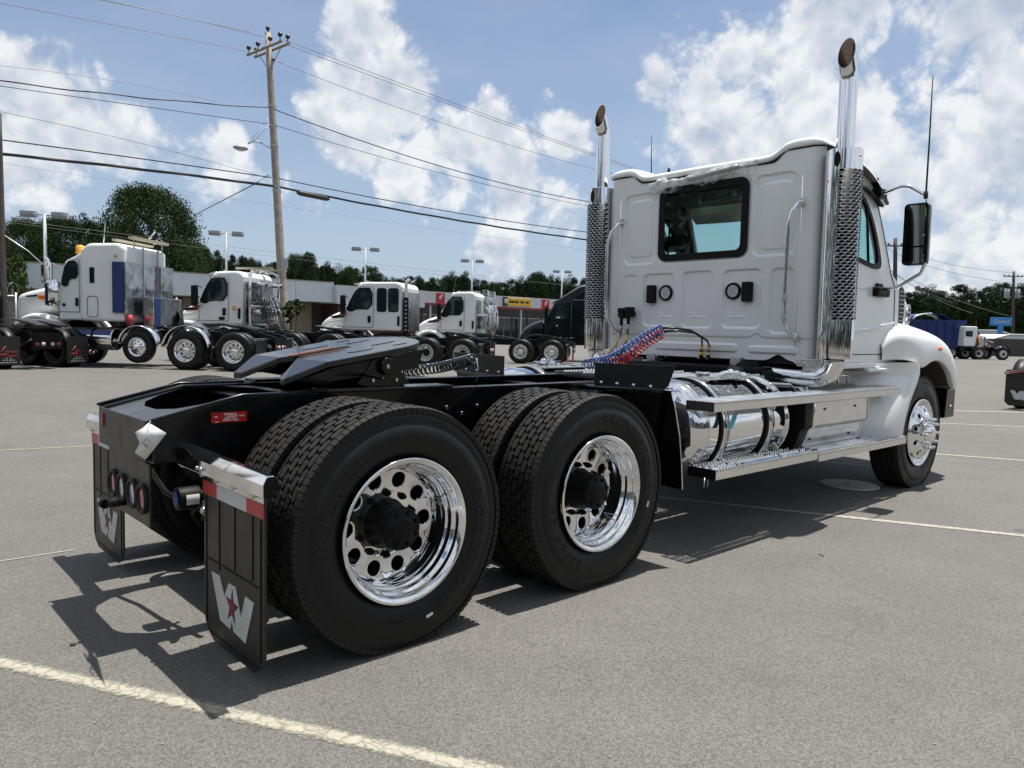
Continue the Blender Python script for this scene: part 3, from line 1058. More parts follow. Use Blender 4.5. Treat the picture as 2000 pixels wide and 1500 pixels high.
def axle(x):
    mb = MB()
    mb.tube([(x, -1.0, ZC), (x, -.5, ZC), (x, .5, ZC), (x, 1.0, ZC)], .075, 16)
    mb.lathe([(-.30, .08), (-.22, .14), (-.1, .2), (0, .215), (.1, .2), (.2, .13), (.34, .07)], (x, 0, ZC), 'x', 24)
    for s in (-1, 1):
        mb.lathe([(-.06, .20), (.06, .20), (.06, .06)], (x, s * .86, ZC), 'y', 32)
        mb.box(x - .09, x + .09, s * .43 - .06, s * .43 + .06, ZC + .05, ZC + .20)
        mb.cyl((x + .2, s * .45, ZC + .05), (x + .2, s * .45, .92), .035, 10)
        mb.lathe([(0, .11), (.06, .125), (.12, .11), (.18, .125), (.22, .10)], (x - .28, s * .43, .55), 'z', 20)
        mb.box(x - .42, x + .25, s * .43 - .05, s * .43 + .05, .50, .56)
        mb.tube([(x - .1, s * .62, .55), (x - .3, s * .60, .62)], .075, 14)
    put('drive_axle', mb, M['blackdull'], TRUCK)


axle(0); axle(XT)
mb = MB()
mb.tube([(.30, 0, .56), (1.0, 0, .60)], .055, 14); mb.tube([(XT + .3, 0, .60), (4.4, 0, .72)], .06, 14)
put('drive_shaft', mb, M['blackdull'], TRUCK)
mb = MB()
for s in (-1, 1):
    mb.tube([(.2, s * .30, .70), (1.1, s * .36, .82)], .03, 8)
    mb.cyl((.35, s * .2, .72), (.95, s * .2, .72), .12, 20)
put('air_tank', mb, M['black'], TRUCK)
mb = MB()
for k in range(6):
    y = -.36 + .03 * (k % 3); z = .98 + .035 * (k // 3)
    mb.tube([(-.1 + .2 * k, y, z), (.5 + .2 * k, y + .02 * sin(k), z + .02), (1.6, y, z), (3.9, y, z)], .011, 6)
mb.tube([(-.05, -.2, 1.0), (.15, -.1, 1.06), (.4, .1, 1.02), (.6, .3, 1.0)], .013, 8)
mb.tube([(.0, .28, 1.0), (.3, .1, 1.07), (.6, -.1, 1.04), (1.0, -.28, 1.0)], .010, 8)
put('air_line', mb, M['blackhose'], TRUCK)
mb = MB()
mb.tube([(XS, -.95, ZC), (XS, -.4, ZC - .06), (XS, .4, ZC - .06), (XS, .95, ZC)], .05, 12)
for s in (-1, 1): mb.box(XS - .65, XS + .65, s * .43 - .045, s * .43 + .045, .56, .60)
put('steer_axle', mb, M['blackdull'], TRUCK)
mb = MB(); mb.box(4.15, 5.9, -.38, .38, .55, 1.15); mb.tube([(3.5, .0, .9), (4.2, 0, .9)], .2, 20); mb.box(5.9, 6.8, -.42, .42, .75, 1.6)
put('engine_block', mb, M['blackdull'], TRUCK, bevel=.02)

# ---- fifth wheel


def fifth_wheel():
    f = link('fifth_wheel', None, TRUCK, (0, 0, 0)); f.scale = (.78, 1, 1)
    zt = lambda x: 1.243 + (x - .03) * .135
    # top plate with throat slot: outline in x,y
    N = 26; outl = []
    outl += [(.02, -.44), (.02, -.10), (.10, -.055), (.42, -.05)]
    outl += [(.46 + .05 * sin(t), -.05 * cos(t)) for t in [pi * i / 6 for i in range(7)]]
    outl += [(.42, .05), (.10, .055), (.02, .10), (.02, .44), (.45, .465)]
    outl += [(.60 + .34 * sin(t), .47 * cos(t)) for t in [.12 + (pi - .24) * i / 16 for i in range(17)]]
    outl += [(.45, -.465)]
    n = len(outl)
    mb = MB()
    vs = [(x, y, zt(x)) for x, y in outl] + [(x, y, zt(x) - .032) for x, y in outl]
    mb.add(vs, [tuple(range(n)), tuple(range(2 * n - 1, n - 1, -1))] + [(i, i + n, (i + 1) % n + n, (i + 1) % n) for i in range(n)])
    put('top_plate', mb, M['wheelplate'], f, bevel=.004)
    # ramps (tapering forks)
    for s in (-1, 1):
        mb = MB()
        a = [(.02, s * .10, zt(.02)), (.02, s * .44, zt(.02)), (-.205, s * .31, 1.150), (-.185, s * .24, 1.150), ]
        vs = a + [(x, y, z - .035) for x, y, z in a]
        mb.add(vs, [(0, 1, 2, 3), (7, 6, 5, 4), (0, 4, 5, 1), (1, 5, 6, 2), (2, 6, 7, 3), (3, 7, 4, 0)])
        put('ramp', mb, M['wheelplate'], f, bevel=.006)
        # skirt ribs under the plate
        mb = MB()
        for y in (s * .12, s * .42):
            mb.prism([(-.1, 1.16), (.05, 1.14), (.75, 1.20), (.80, zt(.8) - .04), (.05, zt(.05) - .04)], y - .008, y + .008)
        put('rib', mb, M['black'], f)
        mb = MB()
        mb.prism(smooth_poly([(.22, 1.10), (.70, 1.10), (.60, 1.18), (.53, 1.27), (.38, 1.27), (.31, 1.18)], 1), s * .36, s * .44)
        mb.cyl((.455, s * .30, 1.215), (.455, s * .475, 1.215), .048, 18)
        put('pivot_bracket', mb, M['black'], f, bevel=.006)
        mb = MB()
        for x in (.36, .55): mb.cyl((x, s * .44, 1.14), (x, s * .452, 1.14), .011, 6)
        mb.cyl((.455, s * .475, 1.215), (.455, s * .480, 1.215), .012, 10)
        put('bracket_bolts', mb, M['bolt'], f, kind='stuff')
        mb = MB(); mb.box(-.02, 1.0, s * .34, s * .50, 1.0875, 1.105); put('mounting_plate', mb, M['black'], f, bevel=.004)
    # cast relief on the plate: ribs, raised pads
    for s in (-1, 1):
        for (xa, ya, xb, yb) in ((.30, .22, .52, .30), (.58, .12, .80, .17), (.62, .30, .76, .34)):
            P_ = smooth_poly([(xa, s * ya), (xb, s * ya), (xb - .03, s * yb), (xa + .02, s * yb)], 2)
            mb = MB(); mb.prism(P_, 0, .0025, 'xy')
            mb.v = [(x, y, zt(x) + .0005 + z) for x, y, z in mb.v]
            put('raised_pad', mb, M['wheelplate'], f, bevel=.001)
    mb = MB()
    for s in (-1, 1):
        vs = []; fs = []
        for i in range(14):
            x = .06 + .028 * i; w = .010 + .006 * random.random()
            vs += [(x, s * (.060 + .004 * random.random()), zt(x) + .0035), (x, s * (.060 + w), zt(x) + .005)]
        fs = [(2 * i, 2 * i + 1, 2 * i + 3, 2 * i + 2) for i in range(13)]
        mb.add(vs, fs)
    put('grease_streak', mb, M['grease'], f, fix=False, solid=.004)
    mb = MB(); mb.tube([(.30, -.42, 1.17), (.30, -.62, 1.16), (.26, -.66, 1.16)], .009, 8)
    put('release_handle', mb, M['black'], f)
    mb = MB(); mb.box(.15, .75, -.30, .30, 1.10, 1.16); mb.cyl((.46, 0, 1.08), (.46, 0, 1.2), .12, 20)
    put('lock_jaw', mb, M['blackdull'], f, bevel=.01)


M['wheelplate'] = mat('fifth_wheel_gloss_black', (.009, .010, .012), .26, bump=.3, bscale=28, var=.3, vscale=14, coat=.3)
fifth_wheel()


def coil(pts, r, turns, wr, n=9, per=14):
    """helical hose around the centre line pts"""
    pts = [np.array(p, float) for p in pts]

    def C(t):
        # Catmull-Rom
        k = len(pts) - 1; s = min(t * k, k - 1e-6); i = int(s); u = s - i
        p0 = pts[max(i - 1, 0)]; p1 = pts[i]; p2 = pts[i + 1]; p3 = pts[min(i + 2, k)]
        return .5 * ((2 * p1) + (-p0 + p2) * u + (2 * p0 - 5 * p1 + 4 * p2 - p3) * u * u + (-p0 + 3 * p1 - 3 * p2 + p3) * u ** 3)
    out = []
    tot = turns * per
    for i in range(tot + 1):
        t = i / tot
        c = C(t); d = C(min(t + .01, 1)) - C(max(t - .01, 0)); d /= np.linalg.norm(d)
        a = np.cross(d, [0, 0, 1]); a /= np.linalg.norm(a); b = np.cross(a, d)
        w = 2 * pi * turns * t
        out.append(c + r * (cos(w) * a + sin(w) * b))
    mb = MB(); mb.tube(out, wr, n, True)
    return mb


put('coiled_cable', coil([(1.0, .62, 1.115), (1.12, .48, 1.125), (1.2, .24, 1.155), (1.2, 0, 1.20), (1.2, -.16, 1.235)], .032, 27, .0068), M['blackgloss'], TRUCK)
mb = MB(); mb.tube([(1.2, -.16, 1.235), (1.2, -.20, 1.24), (1.21, -.205, 1.17), (1.2, -.20, 1.09)], .004, 6); mb.tube([(1.2, -.15, 1.25), (1.24, -.05, 1.2), (1.2, .02, 1.15)], .008, 6)
put('cable_end', mb, M['steel'], TRUCK)
mb = MB(); mb.tube([(1.2, .7, 1.13), (1.1, .72, 1.11), (.8, .6, 1.10), (.5, .5, 1.0)], .009, 6)
put('cable_tail', mb, M['blackhose'], TRUCK)
put('air_hose', coil([(3.32, -.05, 1.46), (3.32, .10, 1.40), (3.32, .30, 1.285), (3.32, .47, 1.20), (3.32, .62, 1.16), (3.4, .85, 1.13)], .040, 24, .0062), M['bluehose'], TRUCK, label='blue coiled air hose')
put('air_hose', coil([(3.36, -.04, 1.43), (3.36, .12, 1.345), (3.36, .28, 1.235), (3.36, .40, 1.18), (3.40, .60, 1.13)], .038, 21, .0062), M['redhose'], TRUCK, label='red coiled air hose')
mb = MB()
mb.tube([(3.34, -.05, 1.475), (3.45, -.12, 1.475), (3.6, -.16, 1.46), (3.75, -.17, 1.40), (3.86, -.10, 1.33)], .009, 8)
mb.tube([(3.36, -.05, 1.445), (3.45, -.14, 1.455), (3.6, -.20, 1.44), (3.75, -.22, 1.38), (3.88, -.17, 1.32)], .009, 8)
put('black_hose_pair', mb, M['blackhose'], TRUCK)
mb = MB()
for y in (-.10, -.17):
    mb.cyl((3.86, y, 1.33), (3.87, y + .01, 1.27), .014, 8); mb.cyl((3.87, y + .01, 1.275), (3.88, y + .015, 1.23), .02, 6)
put('hose_fitting', mb, M['brass'], TRUCK)

# ---- rear mudflaps


def light_hanger(side):
    # stainless angled bar above the flap, from the rail outwards
    pr = [(-.695, .775), (-.695, .835), (-.675, .872), (-.642, .872), (-.622, .840), (-.622, .80)]
    mb = MB()
    yi, yo = side * .36, side * 1.245
    secs = []
    for y, k in ((yi, 1.0), (side * .55, 1.0), (yo, .86)):
        secs.append([(-.66 + (x + .66) * k, y, .83 + (z - .83) * k - .012 * (abs(y) - .5)) for x, z in pr])
    mb.loft(secs, smooth=False)
    h = put('flap_hanger', mb, M['alu'], TRUCK, bevel=.004)
    mb = MB(); mb.prism([(-.66 + (x + .66) * .80, .821 + (z - .83) * .80) for x, z in pr], yo, yo + side * .004); put('end_cap', mb, M['blackdull'], h)
    mb = MB(); mb.lathe([(-.02, .075), (.0, .085), (.05, .08), (.07, .06), (.075, 0)], (-.63, side * .34, .83), 'y', 6, False) if side > 0 else mb.lathe([(.02, .075), (.0, .085), (-.05, .08), (-.07, .06), (-.075, 0)], (-.63, side * .34, .83), 'y', 6, False)
    put('hanger_socket', mb, M['alubg'], h, bevel=.006)
    mb = MB(); mb.prism([(side * .43, .80), (side * .53, .80), (side * .55, .845), (side * .49, .862), (side * .43, .862)], -.699, -.696, 'yz')
    put('hanger_slot', mb, M['blackdull'], h)
    mb = MB()
    for y in (.62, .66): mb.cyl((-.695, side * y, .800), (-.707, side * y, .800), .009, 8)
    for y in (.62, .78, .95, 1.14): mb.cyl((-.672, side * y, .772), (-.690, side * y, .768), .012, 6)
    put('hanger_bolt', mb, M['bolt'], h, kind='stuff')
    return h


def mud_flap(side):
    yo, yi = side * 1.205, side * .598
    c = (yo + yi) / 2
    z0, z1 = .055, .790
    hw = abs(yo - yi) / 2
    out = [(c - hw, z1), (c - hw, z0 + .09), (c - hw + .03, z0 + .035), (c - hw + .10, z0), (c + hw - .10, z0), (c + hw - .03, z0 + .035), (c + hw, z0 + .09), (c + hw, z1)]
    mb = MB(); mb.prism(out, -.665, -.655, 'yz')
    fl = put('mud_flap', mb, M['flap'], TRUCK, bevel=.002)
    fx = -.6665
    # steel backing strip, reflective tape
    mb = MB(); mb.box(-.669, -.6655, c - hw + .005, c + hw - .005, .745, .788); put('clamp_strip', mb, M['alu'], fl)
    cuts = [c - hw + .002, c - hw + .155, c + hw - .155, c + hw - .002] if True else 0
    for i, nm in enumerate(('red', 'reflw', 'red')):
        mb = MB(); mb.box(-.6695, -.6655, cuts[i], cuts[i + 1], .685, .744); put('reflective_tape', mb, M[nm], fl)
    # moulded ribs
    mb = MB()
    for u in (-.20, -.03, .13):
        w = .0035
        mb.box(-.6685, -.6655, c + u - w / 2, c + u + w / 2, .42 if u < 0 else .38, .68)
    mb.box(-.6685, -.6655, c - hw + .05, c + hw - .05, .405, .410)
    mb.box(-.6685, -.6655, c - hw + .028, c - hw + .033, .12, .68); mb.box(-.6685, -.6655, c + hw - .033, c + hw - .028, .12, .68)
    mb.box(-.668, -.6655, c - hw + .06, c + hw - .06, .085, .089)
    put('moulded_rib', mb, M['blackdull'], fl)
    # printed W with star (image-left is +y)
    W = [(.211, .358), (.128, .360), (.074, .285), (.030, .353), (-.038, .355), (-.092, .244), (-.135, .343), (-.215, .338), (-.135, .151), (-.018, .165), (-.004, .205), (.014, .164), (.119, .171)]
    mb = MB(); mb.prism([(c + u, z) for u, z in W], -.6688, -.6655, 'yz'); put('flap_emblem', mb, M['emblem'], fl)
    st = []
    for k in range(10):
        a = pi / 2 + .08 + k * pi / 5; r = .056 if k % 2 == 0 else .022
        st.append((c - .006 + r * cos(a) * .92, .262 + r * 1.1 * sin(a)))
    mb = MB(); mb.prism([(c - .006 + (u - c + .006) * 1.3, .262 + (z - .262) * 1.3) for u, z in st], -.6696, -.6655, 'yz'); put('star_outline', mb, M['flap'], fl)
    mb = MB(); mb.prism(st, -.6704, -.6655, 'yz'); put('star', mb, M['star'], fl)
    return fl


for s in (-1, 1): light_hanger(s); mud_flap(s)

# paper tag tied to the tail (hangs from it: a thing of its own)
mb = MB()
TX = -.862
P = [at_x(x, y, TX + dx) for x, y, dx in ((264, 844, 0), (279, 836, -.004), (290, 826, .012), (296, 829, .010), (325, 846, -.010), (305, 872, -.006), (284, 898, 0), (263, 884, .004), (273, 865, -.008))]
cen = np.mean(P, 0)
q = [tuple(p) for p in P] + [tuple(cen + np.array([-.010, 0, 0]))]
mb.add(q, [(i, (i + 1) % 9, 9) for i in range(9)], True)
tg = put('paper_tag', mb, M['paper'], None, solid=.001, fix=False)
tag(tg, 'crumpled white paper tag with a barcode tied to the black tail of the near truck', 'tag')
mb = MB()


def tagpt(u, v):   # u right, v up on the tag plane
    o = at_x(286, 866, TX - .024); ur = at_x(296, 875, TX - .024) - o; uu = at_x(293, 856, TX - .024) - o
    ur /= np.linalg.norm(ur); uu /= np.linalg.norm(uu)
    return o + ur * u + uu * v


for t, s, u, v in (('5', .044, -.030, .012), ('0318888', .024, -.012, -.020), ('F 1', .020, -.030, -.042)):
    vs, fs = text_mb(t, s, 0, bold=.0006)
    mb.add([tagpt(x + u, y + v) for x, y, z in vs], fs)
mb.add([tagpt(a, b) for a, b in ((-.02, .040), (.030, .034), (.030, .037), (-.02, .043))], [(0, 1, 2, 3)])
put('tag_print', mb, M['ink'], tg, fix=False)
mb = MB(); mb.tube([at_x(294, 822, TX + .02), at_x(291, 830, TX - .01), at_x(289, 838, TX - .018), at_x(296, 848, TX - .02)], .0022, 6); put('tag_wire', mb, M['steel'], tg)

# ---- black quarter brackets and front flaps of the drive axles
for s in (-1, 1):
    X0 = 1.95 if s < 0 else 2.1
    mb = MB(); mb.prism([(s * .54, 1.065), (s * 1.13, 1.085), (s * 1.185, 1.232), (s * .54, 1.222)], X0 - .004, X0 + .004, 'yz')
    q = put('flap_bracket_plate', mb, M['flap'], TRUCK, bevel=.002)
    mb = MB()
    for k in range(5): mb.lathe([(-.014, 0), (-.012, .008), (-.004, .013)], (X0, s * (.60 + .135 * k), 1.092), 'x', 10)
    put('bracket_bolts', mb, M['bolt'], q, kind='stuff')
    mb = MB()
    secs = []
    for z, dx in ((1.075, .0), (.95, .03), (.80, .05), (.62, .055), (.47, .05)):
        yo = 1.155 + .065 * (1.08 - z) / .6
        secs.append([(X0 + .01 + dx, s * .56, z), (X0 + .012 + dx, s * .85, z), (X0 + .01 + dx, s * yo, z), (X0 + .018 + dx, s * yo, z), (X0 + .020 + dx, s * .85, z), (X0 + .018 + dx, s * .56, z)])
    mb.loft(secs, smooth=False)
    fl = put('front_flap', mb, M['blackcar'], TRUCK)
    mb = MB(); mb.tube([(X0 + .01, s * 1.157, 1.07), (X0 + .04, s * 1.170, .95), (X0 + .065, s * 1.187, .80), (X0 + .07, s * 1.206, .62), (X0 + .065, s * 1.222, .47)], .005, 6)
    put('flap_trim', mb, M['alu'], fl)
    mb = MB(); mb.tube([(X0, s * .42, 1.05), (X0, s * .7, 1.06), (X0 + .0, s * 1.1, 1.075)], .018, 8); put('flap_arm', mb, M['black'], TRUCK)


# ---- tanks, boxes, steps
def serrated_step(x0, x1, y_in, y_out, z, h, name='step', cap=None):
    s = -1 if y_out < 0 else 1
    st = link(name, None, TRUCK)
    mb = MB()
    mb.box(x0, x1, y_out, y_out - s * .006, z - h, z + .012)          # face channel
    mb.box(x0, x1, y_out - s * .006, y_out - s * .03, z - h, z - h + .005)
    mb.box(x0, x1, y_in, y_in + s * .006, z - h * .6, z + .012)
    put('face_channel', mb, M['alusat'], st, bevel=.002)
    mb = MB()
    n = int((x1 - x0) / .034)
    for i in range(n):
        x = x0 + .017 + (x1 - x0 - .034) * i / (n - 1)
        # cross bar with a twisted, toothed upper edge
        mb.add([(x - .004, y_in, z - .004), (x + .004, y_in, z - .004), (x + .004, y_out, z - .004), (x - .004, y_out, z - .004),
                (x - .010, y_in, z + .010), (x - .002, y_in, z + .010), (x - .002, y_out, z + .010), (x - .010, y_out, z + .010)],
               [(0, 3, 2, 1), (4, 5, 6, 7), (0, 1, 5, 4), (1, 2, 6, 5), (2, 3, 7, 6), (3, 0, 4, 7)])
        m = 4
        for k in range(m):
            y = y_in + (y_out - y_in) * (k + .5) / m
            mb.add([(x - .013, y - .012, z + .009), (x + .012, y - .012, z + .005), (x + .012, y + .012, z + .005), (x - .013, y + .012, z + .009), (x - .002, y - .008, z + .021), (x - .002, y + .008, z + .021)],
                   [(0, 1, 4), (1, 2, 5, 4), (2, 3, 5), (3, 0, 4, 5)])
    for k in (.33, .66):
        y = y_in + (y_out - y_in) * k; mb.box(x0, x1, y - .003, y + .003, z - .003, z + .005)
    put('grip_tread', mb, M['alu'], st, kind='stuff', fix=False)
    for xx, sg in ((x0, 1), (x1, -1)):
        mb = MB(); mb.box(xx, xx + sg * .004, y_in, y_out - s * .007, z - h, z + .010)
        put('end_plate', mb, M['blackdull'] if cap else M['alusat'], st)
    return st


for s in (-1, 1):
    yo = s * 1.245
    if s < 0:
        serrated_step(2.30, 5.30, s * 1.03, yo, .985, .052)
    serrated_step(2.35, 3.80, s * 1.03, yo, .545, .055, cap=True)
    serrated_step(3.76, 5.48, s * 1.06, s * 1.255, .525, .052)
    # fuel tank
    tk = link('fuel_tank', None, TRUCK)
    mb = MB()
    R = .325; yc, zc = s * .80, .785
    prof = [(2.425 - .150 * sqrt(max(0, 1 - (k / 12 * .985) ** 2)), R * k / 12) for k in range(13)] + [(2.428, R), (3.50, R), (3.535, .312), (3.56, .275), (3.58, .2), (3.59, 0)]
    mb.lathe(prof, (0, yc, zc), 'x', 72)
    put('tank_shell', mb, M['chrome'], tk, weld=.001)
    mb = MB()
    for x in (2.43, 3.49):
        mb = MB(); mb.lathe([(x - .012, .322), (x - .008, .329), (x + .008, .333), (x + .014, .325)], (0, yc, zc), 'x', 60)
        put('weld_bead', mb, M['alu'], tk)
    for x in (2.62, 3.22):
        mb = MB(); mb.lathe([(x - .05, R + .002), (x - .05, R + .012), (x + .05, R + .012), (x + .05, R + .002)], (0, yc, zc), 'x', 48, False)
        put('strap_pad', mb, M['blackdull'], tk)
        mb = MB(); mb.lathe([(x - .030, R + .013), (x - .030, R + .018), (x + .038, R + .018), (x + .038, R + .013)], (0, yc, zc), 'x', 48, True)
        put('tank_strap', mb, M['alu'], tk)
        mb = MB()
        mb.tube([(x, s * 1.03, .97), (x, s * 1.125, .93), (x, s * 1.15, .84), (x, s * 1.135, .70), (x, s * 1.10, .60), (x + .02, s * 1.16, .55)], .006, 6)
        put('step_hanger', mb, M['alu'], tk)
    mb = MB(); mb.box(2.70, 3.30, yc - .13, yc + .15, zc + R - .004, zc + R + .006)
    put('tank_step_plate', mb, M['alusat'], tk, bevel=.003)
    mb = MB()
    mb.tube([(2.88, s * .86, 1.115), (2.92, s * .92, 1.15), (3.02, s * .96, 1.155), (3.10, s * .90, 1.12)], .022, 8)
    mb.cyl((2.80, s * .82, 1.10), (2.80, s * .82, 1.16), .055, 16); mb.sphere((2.95, s * .95, 1.15), .035, 8, 6); mb.sphere((3.08, s * .98, 1.13), .03, 8, 6)
    mb.box(3.05, 3.12, s * .9, s * .97, 1.10, 1.16)
    put('filler_fitting', mb, M['chrome'], tk, bevel=.004)
    mb = MB()
    for i in range(50):
        x = 2.5 + .03 * i * .9; 
        mb.add([(x - .008, yc - .11, zc + R + .007), (x + .008, yc - .11, zc + R + .007), (x + .008, yc + .13, zc + R + .007), (x - .008, yc + .13, zc + R + .007), (x, yc - .1, zc + R + .014), (x, yc + .12, zc + R + .014)], [(0, 1, 4), (1, 2, 5, 4), (2, 3, 5), (3, 0, 4, 5)])
    # battery / aftertreatment box with folded aluminium cover
    bx = link('chassis_box', None, TRUCK)
    sec = [(s * .50, 1.03), (s * 1.02, 1.03), (s * 1.13, .965), (s * 1.165, .915), (s * 1.165, .735), (s * 1.13, .705), (s * 1.10, .62), (s * 1.04, .50), (s * .50, .45)]
    mb = MB(); mb.prism(sec, 3.80, 4.80, 'yz'); put('box_shell', mb, M['alusat'], bx, bevel=.006)
    for x in (3.66, 3.70, 4.80):
        mb = MB(); mb.prism([(a * 1.0 + (s * .012 if abs(a) > 1 else 0), b) for a, b in sec], x, x + (.10 if x < 3.7 else .012), 'yz')
        if x == 3.66: put('side_frame', mb, M['blackdull'], bx, bevel=.004)
        elif x > 4: put('side_frame', mb, M['alusat'], bx, bevel=.003)
    mb = MB(); mb.tube([(3.79, a + (s * .014 if abs(a) > 1 else 0), b) for a, b in sec[1:8]], .012, 8); put('edge_roll', mb, M['alu'], bx)
    mb = MB()
    for k in range(7): mb.box(3.83, 4.79, s * 1.1652, s * 1.169, .745 + .024 * k, .757 + .024 * k)
    put('rolled_rib', mb, M['alusat'], bx)
    mb = MB()
    random.seed(3)
    for i in range(24):
        for k in range(7):
            t = (k + .5) / 7; y = s * (1.115 - .07 * t); z = .665 - .155 * t
            x = 3.85 + .04 * i + (.02 if k % 2 else 0)
            mb.add([(x - .012, y, z), (x, y + s * .003, z + .006), (x + .012, y, z), (x, y + s * .003, z - .006), (x, y + s * .006, z)], [(0, 1, 4), (1, 2, 4), (2, 3, 4), (3, 0, 4)])
    put('tread_plate_pattern', mb, M['alu'], bx, kind='stuff', fix=False)
    mb = MB()
    for x in (4.0, 4.55): mb.lathe([(0, .012), (s * .006, .010), (s * .008, 0)], (x, s * 1.167, .86), 'y', 12)
    for x in (3.9, 4.6): mb.lathe([(0, .012), (s * .008, .008), (s * .010, 0)], (x, s * 1.10, .62), 'y', 12)
    put('latch', mb, M['blackdull'], bx)
    mb = MB(); mb.box(4.82, 5.25, s * .6, s * 1.02, .50, 1.0); put('small_box', mb, M['alusat'], bx, bevel=.01)
    mb = MB()
    for k in range(12): mb.box(4.83, 5.25, s * 1.021, s * 1.027, .52 + .038 * k, .540 + .038 * k)
    put('small_box_ribs', mb, M['alusat'], bx)
    mb = MB(); mb.tube([(4.62, s * .98, 1.03), (4.62, s * .98, 1.10), (4.80, s * .98, 1.10), (4.80, s * .98, 1.03)], .010, 8); put('box_handle', mb, M['alu'], bx)
    mb = MB(); mb.tube([(3.30, s * 1.05, 1.04), (3.34, s * 1.05, 1.075), (3.62, s * 1.06, 1.06), (3.70, s * 1.07, 1.0)], .010, 8)
    put('box_handle', mb, M['alu'], bx)
# deck plate behind the cab
serrated_step(2.55, 3.60, -.42, .42, 1.095, .03, 'deck_plate')
mb = MB(); mb.box(2.4, 3.75, -.70, -.45, 1.035, 1.045)
put('deck_apron', mb, M['blackdull'], TRUCK)
serrated_step(2.7, 3.7, -.46, -.80, 1.10, .03, 'walkway_plate')
# small blue ribbon tied on the tank strap
mb = MB(); mb.add([(2.66, -1.175, .92), (2.60, -1.178, .85), (2.56, -1.182, .80), (2.62, -1.182, .80), (2.67, -1.178, .86), (2.70, -1.175, .915)], [(0, 1, 4, 5), (1, 2, 3, 4)])
put('blue_ribbon', mb, mat('blue_ribbon', (.05, .30, .42), .5), TRUCK, solid=.002, fix=False)
mb = MB()
for x in (2.32, 2.36): mb.tube([(x, -1.18, .50), (x - .02, -1.19, .44)], .004, 6)
put('step_tie', mb, M['steel'], TRUCK)

# ---- cab
XC, HW = 3.93, 1.07


def sdf_rr(y, z, a, b, c, d, r):
    cy, cz = (a + b) / 2, (c + d) / 2; hx, hz = abs(b - a) / 2 - r, (d - c) / 2 - r
    qx, qz = np.abs(y - cy) - hx, np.abs(z - cz) - hz
    return np.hypot(np.maximum(qx, 0), np.maximum(qz, 0)) + np.minimum(np.maximum(qx, qz), 0) - r


def rear_wall():
    ny, nz = 400, 310
    Y = np.linspace(-HW, HW, ny); T = np.linspace(0, 1, nz)
    YY, TT = np.meshgrid(Y, T)

    def ss(a, b, x):
        t = np.clip((x - a) / (b - a), 0, 1); return t * t * (3 - 2 * t)
    ZT = 2.842 + .080 * ss(.66, .79, np.abs(YY))
    ZB = 1.225 + .05 * np.exp(-((YY + .78) / .07) ** 2) - .035 * ss(.90, .97, np.abs(YY))
    ZZ = ZB + (ZT - ZB) * TT
    X = np.full_like(YY, XC)
    # rounded vertical corners
    d = HW - np.abs(YY); r = .085
    X += np.where(d < r, r - np.sqrt(np.maximum(r * r - (r - d) ** 2, 0)), 0)
    def panel(a, b, c, dd, rad, dep, e=.009):
        dep *= 1.3
        nonlocal X
        s = sdf_rr(YY, ZZ, a, b, c, dd, rad)
        X += dep * ss(e, -e, s)
    panel(.505, .867, 2.086, 2.742, .07, .012); panel(.546, .812, 2.153, 2.683, .05, -.007)
    panel(-.881, -.505, 2.092, 2.750, .07, .012); panel(-.829, -.570, 2.140, 2.685, .05, -.007)
    panel(.700, .864, 1.53, 1.981, .04, .010); panel(.273, .614, 1.502, 1.983, .05, .012)
    panel(-.138, .174, 1.489, 1.988, .05, .012); panel(-.600, -.245, 1.492, 1.983, .05, .012); panel(-.891, -.689, 1.452, 1.980, .05, .012)
    panel(-.402, .450, 1.285, 1.350, .025, -.010); panel(-.940, -.512, 1.285, 1.340, .025, -.010)
    panel(-.47, .48, 2.08, 2.785, .09, .006, .02)
    # horizontal swage line with two humps
    zl = 1.412 + .035 * np.exp(-((YY + .58) / .04) ** 2) + .035 * np.exp(-((YY - .61) / .04) ** 2)
    X += .009 * ss(.012, -.012, ZZ - zl)
    # fine pressed detail
    for (y0, z0) in ((.42, 1.60), (.07, 1.60), (-.33, 1.60)):
        X += -.004 * np.exp(-((np.hypot(YY - y0, ZZ - z0) - .022) / .006) ** 2)
        X += -.003 * ss(.010, .004, np.abs(ZZ - 1.585)) * ss(.07, .06, np.abs(YY - y0 + .07))
    # orange-peel and oil-canning so that reflections are not dead flat
    X += .0012 * np.sin(YY * 9 + 1.3) * np.sin(ZZ * 7 + .4)
    hole = sdf_rr(YY, ZZ, -.448, .445, 2.108, 2.752, .07) < 0
    vs = np.stack([X, YY, ZZ], -1).reshape(-1, 3)
    idx = np.arange(ny * nz).reshape(nz, ny)
    a, b, c, dd = idx[:-1, :-1], idx[:-1, 1:], idx[1:, 1:], idx[1:, :-1]
    keep = ~(hole[:-1, :-1] & hole[:-1, 1:] & hole[1:, 1:] & hole[1:, :-1])
    F = np.stack([a, dd, c, b], -1)[keep]
    me = bpy.data.meshes.new('rear_wall'); me.from_pydata(vs.tolist(), [], F.tolist())
    me.polygons.foreach_set('use_smooth', [True] * len(F)); me.materials.append(M['white'])
    return me


CAB = link('cab', None, TRUCK)
link('rear_wall', rear_wall(), CAB)
# spot-weld dimples / rivets down the corner flanges
mb = MB()
for s in (-1, 1):
    for k in range(26):
        z = 1.30 + k * .062
        mb.lathe([(-.003, 0), (-.002, .005), (0.002, .007)], (XC + .0, s * .965, z), 'x', 8)
put('corner_rivets', mb, M['white'], CAB, kind='stuff')
# flange strip standing at both corners
for s in (-1, 1):
    mb = MB(); mb.tube([(XC + .001, s * .925, 1.27), (XC + .001, s * .925, 2.86)], .0035, 6); put('corner_seam', mb, M['white'], CAB)
